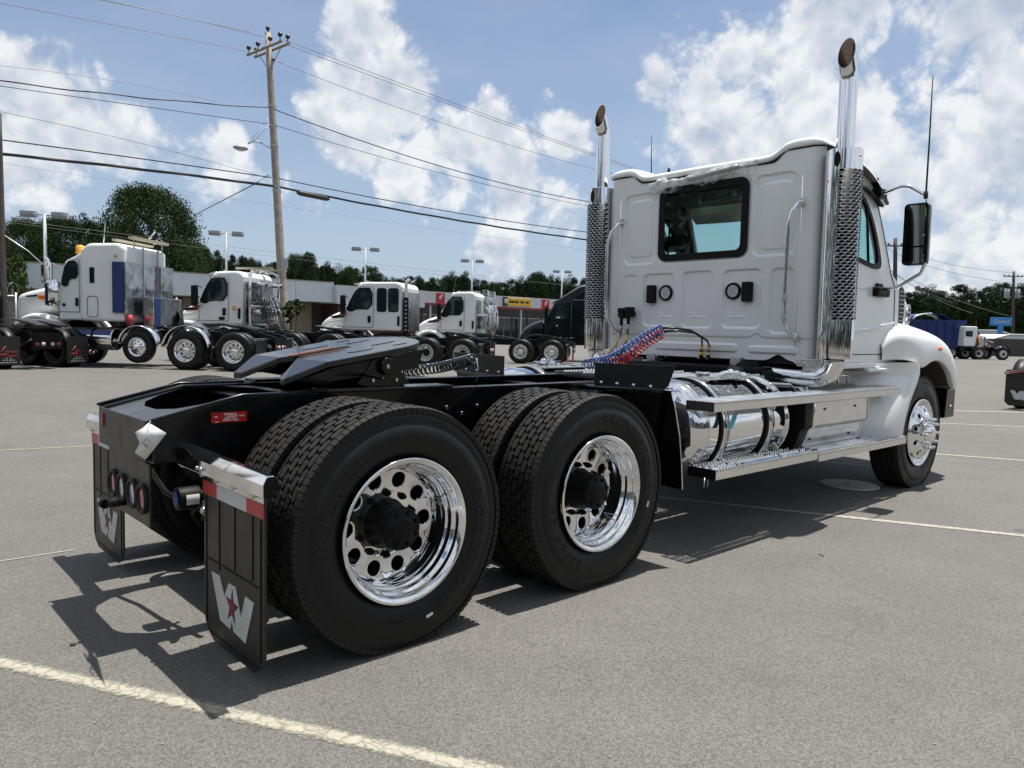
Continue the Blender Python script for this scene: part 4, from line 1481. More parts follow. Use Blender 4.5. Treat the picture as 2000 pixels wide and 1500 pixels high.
# window: rubber frame + pane
wh = rrect(-.462, .459, 2.094, 2.766, .085, 6); wi = rrect(-.395, .392, 2.155, 2.705, .05, 6)
mb = MB(); vs, fs = ring_faces(wh, wi, lambda a, b: (XC - .008, a, b)); mb.add(vs, fs)
vs, fs = ring_faces(wh, wh[:1] + wi[:0] + [((p[0]) * .999, p[1]) for p in wh[1:]], lambda a, b: (XC, a, b))
put('rear_window_frame', mb, M['blackdull'], CAB, solid=.012, bevel=.003, fix=False)
mb = MB(); mb.add([(XC - .002, a, b) for a, b in rrect(-.41, .405, 2.14, 2.72, .05)], [tuple(range(24))])
pane = put('rear_window', mb, M['glassrear'], CAB, fix=False)
mb = MB(); mb.tube([(XC + .0, .27, 2.16), (XC + .0, .27, 2.70)], .008, 6)
# vents, latches
for y in (.364, -.339):
    mb = MB(); mb.lathe([(-.0, .074), (-.020, .070), (-.022, .062), (-.016, .054), (-.004, .052)], (XC + .012, y, 1.806), 'x', 40)
    v = put('vent_ring', mb, M['blackdull'], CAB)
    mb = MB(); mb.lathe([(-.012, .053), (-.013, 0)], (XC + .012, y, 1.806), 'x', 32); put('vent_cap', mb, M['reflw'], v)
    mb = MB()
    for k in range(5): mb.box(XC - .0025, XC - .0005, y - .03, y + .03, 1.78 + .013 * k, 1.783 + .013 * k)
    put('vent_slats', mb, M['steel'], v)
for y, a in ((.517, 0), (-.483, 0)):
    mb = MB(); mb.prism(rrect(y - .046, y + .046, 1.712, 1.880, .014, 3), XC - .030, XC + .012, 'yz')
    put('exhaust_flap', mb, M['blackdull'], CAB, bevel=.006)


def roof_cap():
    ys = [-1.095, -1.09, -1.07, -1.04, -.98, -.90, -.83, -.76, -.70, -.64, -.5, -.25, 0, .25, .5, .64, .70, .76, .83, .90, .98, 1.04, 1.07, 1.09, 1.095]
    secs = []
    for y in ys:
        k = sstep(.64, .80, abs(y))
        seam = 2.848 + .080 * k
        top = 2.912 + .012 * (1 - abs(y)) + .098 * k
        e = max(0, (abs(y) - .97) / .125); drop = (top - seam) * (1 - sqrt(max(0, 1 - e * e)))
        t = top - drop
        x0 = XC - .020 + (.085 - sqrt(max(0, .085 ** 2 - max(0, abs(y) - 1.01) ** 2)) if abs(y) > 1.01 else 0)
        hmin = seam + .004
        secs.append([(x0 + .02, y, seam), (x0, y, min(hmin, t)), (x0, y, max(hmin, seam + (t - seam) * .45)), (x0 + .012, y, max(hmin, seam + (t - seam) * .8)), (x0 + .045, y, max(hmin, t)), (x0 + .25, y, t + .0),
                     (4.45, y, t + .015 * (1 - k) - .02 * k), (4.75, y, t - .01 - .06 * k), (4.95, y, t - .055 - .09 * k), (5.08, y, t - .12 - .10 * k), (5.15, y, 2.70)])
    mb = MB(); mb.loft(secs, smooth=True, closed=False)
    put('roof_cap', mb, M['white'], CAB, sub=1)
    mb = MB()
    pts = []
    for i in range(81):
        y = -1.065 + 2.13 * i / 80; k = sstep(.66, .79, abs(y)); d = 1.07 - abs(y); r = .085
        x = XC + (r - sqrt(max(0, r * r - (r - d) ** 2)) if d < r else 0)
        pts.append((x - .003, y, 2.845 + .080 * k))
    mb.tube(pts, .007, 6); put('roof_seal', mb, M['blackdull'], CAB)


roof_cap()
SIDE = [(4.015, 1.215), (5.60, 1.215), (5.62, 1.5), (5.60, 1.93), (5.42, 2.03), (5.22, 2.45), (5.10, 2.71), (4.95, 2.80), (4.6, 2.88), (4.015, 2.925)]
WINH = [(4.26, 2.15), (4.56, 2.11), (5.08, 2.035), (5.17, 2.10), (5.03, 2.42), (4.86, 2.62), (4.70, 2.68), (4.30, 2.70), (4.22, 2.62), (4.22, 2.20)]
WINS = smooth_poly(WINH, 2)


def ytum(z): return HW - .060 * max(0, (z - 1.95)) - .0 * z


for s in (-1, 1):
    mb = MB(); vs, fs = ring_faces(SIDE, WINS, lambda a, b: (a, s * ytum(b), b)); mb.add(vs, fs)
    put('cab_side', mb, M['white'], CAB, fix=True)
    mb = MB(); vs, fs = ring_faces(SIDE, WINS, lambda a, b: (a, s * (ytum(b) - .045), b)); mb.add(vs, fs)
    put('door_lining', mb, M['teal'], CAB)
    cxw = sum(p[0] for p in WINS) / len(WINS); czw = sum(p[1] for p in WINS) / len(WINS)
    inner = [(cxw + (a - cxw) * .90, czw + (b - czw) * .90) for a, b in WINS]
    outer = [(cxw + (a - cxw) * 1.03, czw + (b - czw) * 1.03) for a, b in WINS]
    mb = MB(); vs, fs = ring_faces(outer, inner, lambda a, b: (a, s * (ytum(b) + .006), b)); mb.add(vs, fs); put('window_seal', mb, M['blackdull'], CAB, solid=.014)
    mb = MB(); mb.tube([(4.90, s * (ytum(2.05) + .004), 2.06), (4.88, s * (ytum(2.6) + .004), 2.60)], .012, 6); put('quarter_bar', mb, M['blackdull'], CAB)
    mb = MB(); mb.add([(a, s * ytum(b), b) for a, b in WINS], [tuple(range(len(WINS)))]); put('side_window', mb, M['glass'], CAB, fix=False)
    # door cut lines (recessed dark joints) and pressed swage
    mb = MB()
    mb.tube([(5.535, s * (HW + .0005), 1.30), (5.50, s * (HW + .0005), 1.9), (5.40, s * (HW - .003), 2.02), (5.24, s * (ytum(2.35)), 2.38), (5.08, s * ytum(2.66), 2.68)], .004, 4)
    mb.tube([(4.18, s * (HW + .0005), 1.30), (4.17, s * (HW - .001), 1.95), (4.14, s * (ytum(2.4)), 2.4), (4.20, s * ytum(2.74), 2.76), (4.95, s * ytum(2.72), 2.73)], .004, 4)
    mb.tube([(4.20, s * (HW + .0005), 1.285), (5.52, s * (HW + .0005), 1.285)], .004, 4)
    put('door_joint', mb, M['blackdull'], CAB)
    mb = MB(); mb.loft([[(x, s * (HW - .006), z - .035), (x, s * (HW + .016), z), (x, s * (HW - .006), z + .02)] for x, z in ((4.22, 1.47), (4.7, 1.49), (5.1, 1.53), (5.5, 1.58))], True, False, False)
    put('door_swage', mb, M['white'], CAB)
    mb = MB(); mb.box(4.30, 5.55, s * .86, s * (HW + .02), 1.165, 1.212); mb.box(4.9, 5.35, s * .9, s * (HW + .05), 1.13, 1.164)
    put('rocker_step', mb, M['white'], CAB, bevel=.01)
    mb = MB(); mb.box(4.30, 4.36, s * (HW + .0), s * (HW + .03), 1.60, 1.72); mb.box(4.28, 4.46, s * (HW + .012), s * (HW + .04), 1.70, 1.735)
    put('door_handle', mb, M['blackdull'], CAB, bevel=.008)
    # small aero visor over the door glass
    mb = MB(); mb.loft([[(x, s * ytum(z), z), (x, s * (ytum(z) + .05), z - .02), (x, s * (ytum(z) + .052), z - .045), (x, s * ytum(z), z - .03)] for x, z in ((4.55, 2.745), (4.8, 2.74), (5.0, 2.69), (5.13, 2.63))], False)
    put('window_deflector', mb, M['blackdull'], CAB, bevel=.004)
# sun visor at the windscreen header
mb = MB()
secs = []
for y in (-1.03, -.98, -.7, 0, .7, .98, 1.03):
    b = 1 - (abs(y) / 1.05) ** 2
    secs.append([(5.10, y, 2.80), (5.24 + .12 * b, y, 2.755), (5.36 + .14 * b, y, 2.66), (5.35 + .14 * b, y, 2.645), (5.22 + .12 * b, y, 2.73), (5.08, y, 2.775)])
mb.loft(secs, True); put('sun_visor', mb, M['blackcar'], CAB)
# windscreen and pillars
mb = MB(); G_ = []
for i in range(13):
    y = -.98 + 1.96 * i / 12; b = 1 - (y / .98) ** 2
    G_.append([(5.42 + .20 * b, y, 2.02), (5.30 + .20 * b, y, 2.30), (5.12 + .18 * b, y, 2.70)])
mb.loft(G_, True, False); put('windscreen', mb, M['glass'], CAB, fix=False)
mb = MB(); mb.box(5.44, 5.60, -.33, -.20, 2.60, 2.63)
for s in (-1, 1):
    mb = MB(); mb.tube([(5.44, s * .985, 2.0), (5.30, s * .985, 2.32), (5.10, s * .97, 2.73)], .035, 8); put('pillar', mb, M['white'], CAB)
mb = MB(); mb.prism([(5.36, 1.215), (5.62, 1.215), (5.66, 2.03), (5.36, 2.04)], -1.0, 1.0); put('cowl', mb, M['white'], CAB, bevel=.02)
# interior
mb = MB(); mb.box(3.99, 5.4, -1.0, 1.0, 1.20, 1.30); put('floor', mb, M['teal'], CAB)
mb = MB(); mb.box(5.0, 5.40, -.98, .98, 1.30, 1.98); mb.box(4.85, 5.02, .2, .9, 1.7, 2.0); put('dashboard', mb, M['teal'], CAB, bevel=.03)
mb = MB(); mb.box(4.0, 5.06, -.98, .98, 2.785, 2.80); mb.box(4.0, 4.4, -.95, .95, 2.70, 2.785); put('headliner', mb, M['seat'], CAB)
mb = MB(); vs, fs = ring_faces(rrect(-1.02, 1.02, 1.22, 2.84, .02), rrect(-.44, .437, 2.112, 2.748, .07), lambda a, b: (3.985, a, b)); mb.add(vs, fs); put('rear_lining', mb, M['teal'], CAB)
for y in (-.52, .52):
    mb = MB(); mb.box(4.35, 4.85, y - .24, y + .24, 1.5, 1.68); mb.box(4.22, 4.38, y - .24, y + .24, 1.6, 2.20); mb.box(4.23, 4.34, y - .13, y + .13, 2.22, 2.38)
    mb.box(4.4, 4.8, y - .15, y + .15, 1.3, 1.5)
    put('seat', mb, M['seat'], CAB, bevel=.05, seg=3)
mb = MB(); mb.tube([(4.95 + .0, .52 + .2 * cos(t), 2.0 + .2 * sin(t)) for t in [2 * pi * i / 20 for i in range(21)]], .014, 8, False); put('steering_wheel', mb, M['blackdull'], CAB)
mb = MB(); mb.box(5.20, 5.21, .12, .30, 2.585, 2.625); put('toll_sticker', mb, M['ink'], CAB)
# plastic wrap along the roof edge
mb = MB(); random.seed(5)
secs = []
for i in range(44):
    t = i / 43; y = .56 - 1.08 * t
    zc = 2.765 + .075 * t + .012 * sin(t * 19); rr = .030 + .034 * abs(sin(t * 7 + .6)) * (1 - .4 * t) + .006 * random.random()
    ring = []
    for j in range(12):
        a = 2 * pi * j / 12; q = rr * (1 + .42 * (random.random() - .5))
        ring.append((XC - .030 + q * .6 * cos(a) * 1.0, y + .02 * (random.random() - .5), zc + q * sin(a)))
    secs.append(ring)
mb.loft(secs, True)
put('plastic_wrap', mb, M['wrap'], CAB)
mb = MB(); secs = []
for i in range(22):
    t = i / 21; y = .12 - .5 * t; ring = []
    for j in range(8):
        a = 2 * pi * j / 8; q = .020 * (1 + .4 * (random.random() - .5)); ring.append((XC - .065 + q * cos(a), y, 2.80 + .045 * t + q * sin(a)))
    secs.append(ring)
mb.loft(secs, True); put('grey_foam_strip', mb, M['steel'], CAB)
# grab bars on the rear wall
for s, pts in ((-1, [(XC, -.93, 2.50), (XC - .05, -.925, 2.49), (XC - .075, -.885, 2.42), (XC - .075, -.86, 2.30), (XC - .075, -.855, 1.75), (XC - .075, -.86, 1.56), (XC - .06, -.89, 1.47), (XC - .02, -.93, 1.43), (XC, -.93, 1.42)]),
               (1, [(XC, .90, 2.49), (XC - .05, .91, 2.48), (XC - .09, .96, 2.40), (XC - .10, 1.0, 2.28), (XC - .10, 1.0, 1.75), (XC - .09, .98, 1.58), (XC - .05, .93, 1.47), (XC, .90, 1.44)])):
    mb = MB(); mb.tube(pts, .0155, 12); gb = put('grab_bar', mb, M['alu'], CAB)
    mb = MB(); mb.prism(rrect(pts[0][1] - .025, pts[0][1] + .025, 2.46, 2.53, .02, 3), XC - .012, XC, 'yz'); mb.prism(rrect(pts[-1][1] - .025, pts[-1][1] + .025, 1.39, 1.46, .02, 3), XC - .012, XC, 'yz')
    put('bar_foot', mb, M['alusat'], gb)
    mb = MB(); secs = []
    for i in range(26):
        t = i / 25; z = 1.76 - .34 * t; py = pts[4][1] - s * .0 + (pts[-1][1] - pts[4][1]) * max(0, (t - .55) / .45) * .9; ring = []
        for j in range(9):
            a = 2 * pi * j / 9; q = .021 * (1 + .5 * (random.random() - .4)); ring.append((XC - .073 + q * cos(a), py + q * sin(a), z))
        secs.append(ring)
    mb.loft(secs, True); put('bubble_wrap', mb, M['wrap'], gb)
# air valves on the wall (left of the picture)
mb = MB()
for dy, dz in ((0, 0), (-.085, .01)):
    mb.cyl((XC - .02, .80 + dy, 1.60 + dz), (XC - .11, .80 + dy, 1.60 + dz), .035, 12); mb.box(XC - .12, XC - .04, .765 + dy, .83 + dy, 1.62 + dz, 1.665 + dz)
    mb.cyl((XC - .09, .80 + dy, 1.58 + dz), (XC - .09, .80 + dy, 1.50 + dz), .018, 8)
put('gladhand_holder', mb, M['blackdull'], CAB, bevel=.006)
mb = MB()
for dy in (0, -.085):
    mb.cyl((XC - .09, .80 + dy, 1.50), (XC - .09, .81 + dy, 1.42), .016, 8); mb.sphere((XC - .09, .81 + dy, 1.47), .028, 8, 6)
put('air_coupling', mb, M['steel'], CAB)
mb = MB()
mb.tube([(XC - .09, .81, 1.42), (XC - .1, .86, 1.30), (XC - .2, .92, 1.18), (XC - .3, .92, 1.1)], .010, 6); mb.tube([(XC - .09, .725, 1.42), (XC - .09, .74, 1.34), (XC - .12, .78, 1.2)], .014, 6)
put('valve_hose', mb, M['brass'], CAB)
# brackets and clutter below the cab
for y in (.47, -.42):
    mb = MB(); mb.box(XC - .05, XC + .05, y - .05, y + .05, 1.16, 1.24); mb.box(XC - .02, XC + .04, y - .015, y + .015, 1.0, 1.16); put('cab_mount', mb, M['steel'], CAB, bevel=.005)
for y in (.40, .30, -.05, -.14):
    mb = MB(); mb.sphere((XC - .04, y, 1.225), .018, 8, 5); put('grommet', mb, M['steel'], CAB)
mb = MB(); mb.box(XC - .2, XC + .8, -.75, .75, 1.0, 1.17); mb.lathe([(0, .09), (.18, .11), (.22, .06)], (XC - .05, -.55, 1.0), 'z', 16)
put('underbody', mb, M['blackdull'], CAB, bevel=.02)
mb = MB(); mb.tube([(XC - .3, .38, .95), (XC - .2, .45, 1.12), (XC, .45, 1.18)], .02, 8); mb.lathe([(0, .075), (.16, .075), (.17, .0)], (XC - .18, -.52, 1.0), 'z', 18)
put('cab_airbag', mb, mat('airbag_grey', (.05, .055, .075), .5), CAB)

# ---- exhaust stacks with shrouds
STX, STY = 3.985, 1.227


def stack(side):
    st = link('exhaust_stack', None, TRUCK)
    R = .134; CY = side * (STY - .002)
    A0, A1 = pi - 2.25, pi + 2.25

    def P(u, z, off=0):
        """u: length round the guard"""
        a = A0 + u / R
        return (STX + (R + off) * cos(a), CY - side * (R + off) * sin(a), z)
    LT = R * (A1 - A0)
    U0 = R * ((pi + .16 if side < 0 else pi - 1.25) - A0)
    UE = R * ((pi + 2.2) - A0)
    z0, z1, zp0, zp1 = 1.26, 2.855, 1.56, 2.70
    # plain parts: above, below and the flat wing with its oval opening
    mb = MB()

    def grid(ua, ub, za, zb, nu, nz):
        vs = [P(ua + (ub - ua) * i / nu, za + (zb - za) * j / nz) for j in range(nz + 1) for i in range(nu + 1)]
        mb.add(vs, [(j * (nu + 1) + i, j * (nu + 1) + i + 1, (j + 1) * (nu + 1) + i + 1, (j + 1) * (nu + 1) + i) for j in range(nz) for i in range(nu)], True)
    grid(0, LT, zp1, z1, 40, 3); grid(0, LT, z0, zp0, 40, 3)
    grid(0, U0, zp0, zp1, 30, 3)
    put('stack_guard', mb, M['chrome'], st, fix=False, weld=.0005)
    mb = MB()
    # punched, louvred area
    NC = int(round((LT - U0) / .044)); cw = (LT - U0) / NC; ch = .0235; nr = int(round((zp1 - zp0) / ch)); ch = (zp1 - zp0) / nr
    for r in range(nr):
        za, zb = zp0 + r * ch, zp0 + (r + 1) * ch; zm = (za + zb) / 2
        cells = []
        if r % 2 == 0: cells = [(U0 + cw * i, U0 + cw * (i + 1), True) for i in range(NC)]
        else: cells = [(U0, U0 + cw / 2, False)] + [(U0 + cw * (i + .5), U0 + cw * (i + 1.5), True) for i in range(NC - 1)] + [(LT - cw / 2, LT, False)]
        for ua, ub, hole in cells:
            if not hole:
                mb.add([P(ua, za), P(ub, za), P(ub, zb), P(ua, zb)], [(0, 1, 2, 3)]); continue
            um = (ua + ub) / 2
            o = [(ua, za), (um, za), (ub, za), (ub, zm), (ub, zb), (um, zb), (ua, zb), (ua, zm)]
            w, h = cw * .46, ch * .43
            i1 = [(um - w * .6, zm - h * .7), (um, zm - h), (um + w * .6, zm - h * .7), (um + w, zm), (um + w * .6, zm + h * .7), (um, zm + h), (um - w * .6, zm + h * .7), (um - w, zm)]
            vs = [P(*q) for q in o] + [P(*q, (.009 if k in (4, 5, 6) else (.004 if k in (3, 7) else -.002))) for k, q in enumerate(i1)]
            mb.add(vs, [(k, (k + 1) % 8, (k + 1) % 8 + 8, k + 8) for k in range(8)], False)
    put('perforated_shroud', mb, M['punched'], st, fix=False, weld=.0005)
    mb = MB(); mb.cyl((STX, side * STY, 1.3), (STX, side * STY, 2.8), .120, 24)
    put('muffler_core', mb, M['blackdull'], st)
    mb = MB()
    mb.sphere(P(R * (pi - .5 - A0), 2.62), .010, 8, 5)
    mb.sphere(P(R * (pi + 1.4 - A0), 2.80), .010, 8, 5)
    put('shroud_screw', mb, M['bolt'], st)
    # oval view hole with dark inside near the top
    ucv = R * (pi + .05 - A0); mb = MB(); mb.add([P(ucv + .024 * cos(t), 2.775 + .058 * sin(t), .002) for t in [2 * pi * i / 20 for i in range(20)]], [tuple(range(20))])
    put('view_slot', mb, M['blackdull'], st)
    # pipe with raked, turned-out tip
    rp = .066
    N = 40; cut = STX - .155
    z_a, a_t = 3.37, radians(20)
    path = [(0, 2.80), (0, 3.0), (0, z_a)]
    Rb = .25
    for i in range(1, 9):
        t = a_t * i / 8; path.append((-Rb * (1 - cos(t)), z_a + Rb * sin(t)))
    secs = []; inner = []
    for k, (dx, z) in enumerate(path):
        t = 0 if k < 3 else a_t * (k - 2) / 8
        for lst, rr in ((secs, rp), (inner, rp - .004)):
            lst.append([(STX + dx + rr * cos(q) * cos(t), side * STY + rr * sin(q), z + rr * cos(q) * sin(t)) for q in [2 * pi * j / N for j in range(N)]])
    # run every generatrix on along the tangent to a nearly upright cut
    dxt, dzt = -sin(a_t), cos(a_t)
    for lst in (secs, inner):
        last = lst[-1]; new = []
        for (x, y, z) in last:
            t = (STX - .088 + .22 * (z - 3.44) - x) / (dxt - .22 * dzt)
            t = max(t, 0.0)
            new.append((x + dxt * t, y, z + dzt * t))
        lst.append(new)
    mb = MB(); mb.loft(secs, True, True, False); put('stack_pipe', mb, M['chrome'], st, fix=True)
    mb = MB(); mb.loft(inner, True, True, False); put('pipe_bore', mb, mat('burnt_steel_bore', (.30, .24, .19), .3, .9), st)
    mb = MB(); n = N; vs = secs[-1] + inner[-1]; mb.add(vs, [(i, (i + 1) % n, (i + 1) % n + n, i + n) for i in range(n)]); put('tip_edge', mb, M['chrome'], st)
    mb = MB(); mb.lathe([(2.850, .132), (2.862, .124), (2.868, .09), (2.875, .068)], (STX, side * STY, 0), 'z', 32); put('collar', mb, M['chrome'], st)
    # elbow and pipe running in under the cab
    mb = MB(); mb.tube([(STX, side * STY, 1.32), (STX, side * STY, 1.22), (STX - .01, side * 1.20, 1.15), (STX - .02, side * 1.12, 1.105), (STX - .02, side * 1.0, 1.10), (STX - .02, side * .7, 1.12), (STX, side * .45, 1.13)], [.1, .085, .08, .075, .07, .065, .065], 24)
    put('elbow_pipe', mb, M['chrome'], st)
    mb = MB(); mb.box(STX - .1, STX + .05, side * .97, side * 1.06, 1.19, 1.25); mb.box(STX - .06, STX - .05, side * 1.0, side * 1.15, 1.12, 1.25)
    for y in (1.0, 1.05, 1.12): mb.cyl((STX - .11, side * y, 1.22), (STX - .125, side * y, 1.22), .014, 6)
    put('stack_bracket', mb, M['alusat'], st, bevel=.004)
    # outer grab tube
    X0 = STX + .20
    yy = side * 1.19
    mb = MB(); mb.tube([(STX + .07, side * 1.21, 2.66), (STX + .12, yy, 2.655), (X0, yy, 2.56), (X0 + .03, yy, 2.44), (X0 + .03, yy, 2.0), (X0 + .02, yy, 1.66), (X0 - .04, yy, 1.52), (STX + .09, side * 1.21, 1.46), (STX + .06, side * 1.21, 1.45)], .0165, 12)
    put('entry_grab_tube', mb, M['alu'], st)


stack(-1); stack(1)

# ---- bonnet, fenders, bumper


def bonnet():
    plan = [(5.46, -1.02), (5.75, -.995), (6.05, -.965), (6.30, -.915), (6.50, -.86), (6.72, -.77), (6.92, -.62), (7.06, -.36), (7.12, 0)]
    plan = plan + [(x, -y) for x, y in reversed(plan[:-1])]
    zt = [2.075, 2.06, 2.03, 1.95, 1.86, 1.82, 1.83, 1.85, 1.86]; zt = zt + list(reversed(zt[:-1]))
    lev = [(0, 1.0), (.35, 1.0), (.62, .995), (.82, .975), (.93, .935), (.985, .86), (1.02, .70), (1.04, .45), (1.045, .1)]
    secs = []
    for t, k in lev:
        secs.append([(5.46 + (x - 5.46) * (1 - (1 - k) * .75), y * k, 1.20 + (z - 1.20) * t + (.045 * (1 - k))) for (x, y), z in zip(plan, zt)])
    mb = MB(); mb.loft(secs, True, False)
    h = put('bonnet', mb, M['white'], TRUCK, sub=2)
    def side_y(x):
        pl = [(5.46, 1.02), (5.75, .995), (6.05, .965), (6.30, .915), (6.50, .86), (6.72, .77)]
        for (a, b), (c, d) in zip(pl, pl[1:]):
            if x <= c: return b + (d - b) * (x - a) / (c - a)
        return .7
    for s in (-1, 1):
        mb = MB(); ol = smooth_poly([(5.76, 1.56), (5.90, 1.52), (5.97, 1.60), (5.975, 1.84), (5.92, 1.93), (5.76, 1.94)], 1)
        mb.add([(x, s * (side_y(x) + .008), z) for x, z in ol], [tuple(range(len(ol)))]); v = put('side_vent', mb, M['blackdull'], h, solid=.012)
        mb = MB()
        for k in range(9): mb.box(5.79, 5.95, s * (side_y(5.87) + .008), s * (side_y(5.87) + .020), 1.56 + .04 * k, 1.57 + .04 * k)
        put('vent_louvres', mb, M['steel'], v)
        mb = MB(); ol = smooth_poly([(6.13, 1.58), (6.27, 1.58), (6.31, 1.68), (6.27, 1.78), (6.13, 1.78), (6.10, 1.68)], 2)
        mb.add([(x, s * (side_y(x) + .010), z) for x, z in ol], [tuple(range(len(ol)))]); b = put('side_badge', mb, M['chrome'], h, solid=.012)
        mb = MB()
        for k in range(3): mb.add([(x, s * (side_y(x) + .018), z) for x, z in ((6.14, 1.61 + .05 * k), (6.26, 1.61 + .05 * k), (6.25, 1.635 + .05 * k), (6.15, 1.635 + .05 * k))], [(0, 1, 2, 3)])
        put('badge_inset', mb, M['blackdull'], b, fix=False)
        mb = MB(); mb.tube([(5.62, s * 1.008, 1.22), (5.62, s * 1.008, 1.6), (5.60, s * 1.005, 1.9), (5.60, s * .98, 2.03)], .006, 6); put('bonnet_joint', mb, M['blackdull'], h)
    return h


bonnet()


def fender(s):
    Pp = [(5.24, 1.36), (5.40, 1.49), (5.70, 1.505), (6.0, 1.495), (6.25, 1.475), (6.45, 1.44), (6.66, 1.37), (6.83, 1.24), (6.90, 1.06), (6.89, .93)]
    Aa = [(5.24, 1.228), (5.50, 1.228), (5.74, 1.228), (5.885, 1.125), (6.03, 1.190), (6.20, 1.222), (6.38, 1.212), (6.58, 1.145), (6.72, 1.03), (6.78, .93)]
    secs = []
    n = len(Pp)
    for i in range(n):
        (px, pz), (ax, az) = Pp[i], Aa[i]
        rear = 1 if i == 0 else 0
        def mix(t): return (ax + (px - ax) * t, az + (pz - az) * t)
        nx, nz = px - ax, pz - az; l = sqrt(nx * nx + nz * nz); nx /= l; nz /= l
        yb = [1.215, 1.225, 1.228, 1.222, 1.20, 1.165, 1.10, .98, .84]
        if i == 0: yb = [1.09, 1.092, 1.092, 1.09, 1.085, 1.075, 1.06, 1.03, 1.0]
        if i == 1: yb = [1.14, 1.15, 1.152, 1.15, 1.14, 1.12, 1.08, 1.03, .98]
        if i == 2: yb = [1.19, 1.20, 1.205, 1.20, 1.18, 1.15, 1.09, 1.0, .92]
        row = [(ax, s * (yb[0] - .05), az + .012), (ax, s * yb[0], az), (mix(.12)[0], s * yb[1], mix(.12)[1]), (mix(.45)[0], s * yb[2], mix(.45)[1]), (mix(.75)[0], s * yb[3], mix(.75)[1]), (mix(.92)[0], s * yb[4], mix(.92)[1])]
        row += [(px + nx * .010, s * yb[5], pz + nz * .010), (px + nx * .035, s * yb[6], pz + nz * .045), (px + nx * .055, s * yb[7], pz + nz * .09), (px + nx * .06, s * yb[8], pz + nz * .12)]
        secs.append(row)
    mb = MB(); mb.loft(secs, True, False)
    f = put('front_fender', mb, M['white'], TRUCK, sub=2)
    # flared crease above the arch
    mb = MB(); mb.sphere((6.30, s * 1.229, 1.342), .05, 12, 6, (1.0, .22, .42)); put('marker_lamp', mb, M['amber'], f)
    # wheel-well liner
    mb = MB(); arc = [(5.55, .72), (5.62, .95), (5.72, 1.10), (5.89, 1.20), (6.1, 1.26), (6.3, 1.27), (6.5, 1.22), (6.66, 1.12), (6.78, .95)]
    mb.loft([[(x, s * y, z) for x, z in arc] for y in (1.17, .62)], True, False); mb.add([(x, s * .62, z) for x, z in arc] + [(6.0, s * .62, .6)], [tuple(range(len(arc) + 1))])
    put('wheel_well', mb, M['liner'], f)
    # quarter panel behind the wheel
    rows = [(1.212, 5.80), (1.205, 5.815), (1.11, 5.885), (1.0, 5.79), (.90, 5.70), (.80, 5.625), (.70, 5.57), (.60, 5.535), (.50, 5.52)]
    secs = []
    for z, xf in rows:
        secs.append([(xf + .005, s * 1.15, z), (xf, s * 1.205, z), (xf - .03, s * 1.222, z), (xf - .10, s * 1.220, z), (xf - .22, s * 1.20, z), (xf - .34, s * 1.14, z), (xf - .46, s * 1.05, z), (xf - .60, s * .97, z), (4.98, s * .90, z), (4.60, s * .86, z)])
    mb = MB(); mb.loft(secs, True, False)
    q = put('quarter_fender', mb, M['white'], TRUCK, sub=1)
    mb = MB()
    top = secs[0]; mb.add([(x, y, 1.212) for x, y, z in top] + [(5.8, s * .8, 1.212), (4.6, s * .8, 1.212)], [tuple(range(len(top))) + (len(top), len(top) + 1)]); put('panel_top', mb, M['white'], q)


M['liner'] = mat('wheel_well_liner', (.055, .05, .042), .7, bump=.5, bscale=10)
fender(-1); fender(1)
mb = MB(); mb.loft([[(6.70, -1.17, .62), (7.0, -1.17, .62), (7.0, -1.17, .93), (6.74, -1.17, .93)], [(6.85, -.9, .60), (7.25, -.9, .60), (7.25, -.9, .95), (6.9, -.9, .95)], [(7.1, 0, .58), (7.40, 0, .58), (7.40, 0, .96), (7.1, 0, .96)],
                    [(6.85, .9, .60), (7.25, .9, .60), (7.25, .9, .95), (6.9, .9, .95)], [(6.70, 1.17, .62), (7.0, 1.17, .62), (7.0, 1.17, .93), (6.74, 1.17, .93)]], False)
bp_ = put('bumper', mb, M['black'], TRUCK, bevel=.02)
mb = MB(); mb.sphere((6.86, -1.172, .74), .014, 8, 6); put('bumper_bolt', mb, M['bolt'], bp_)
mb = MB(); mb.box(7.0, 7.14, -.5, .5, 1.0, 1.8); put('grille', mb, M['blackdull'], TRUCK, bevel=.02)

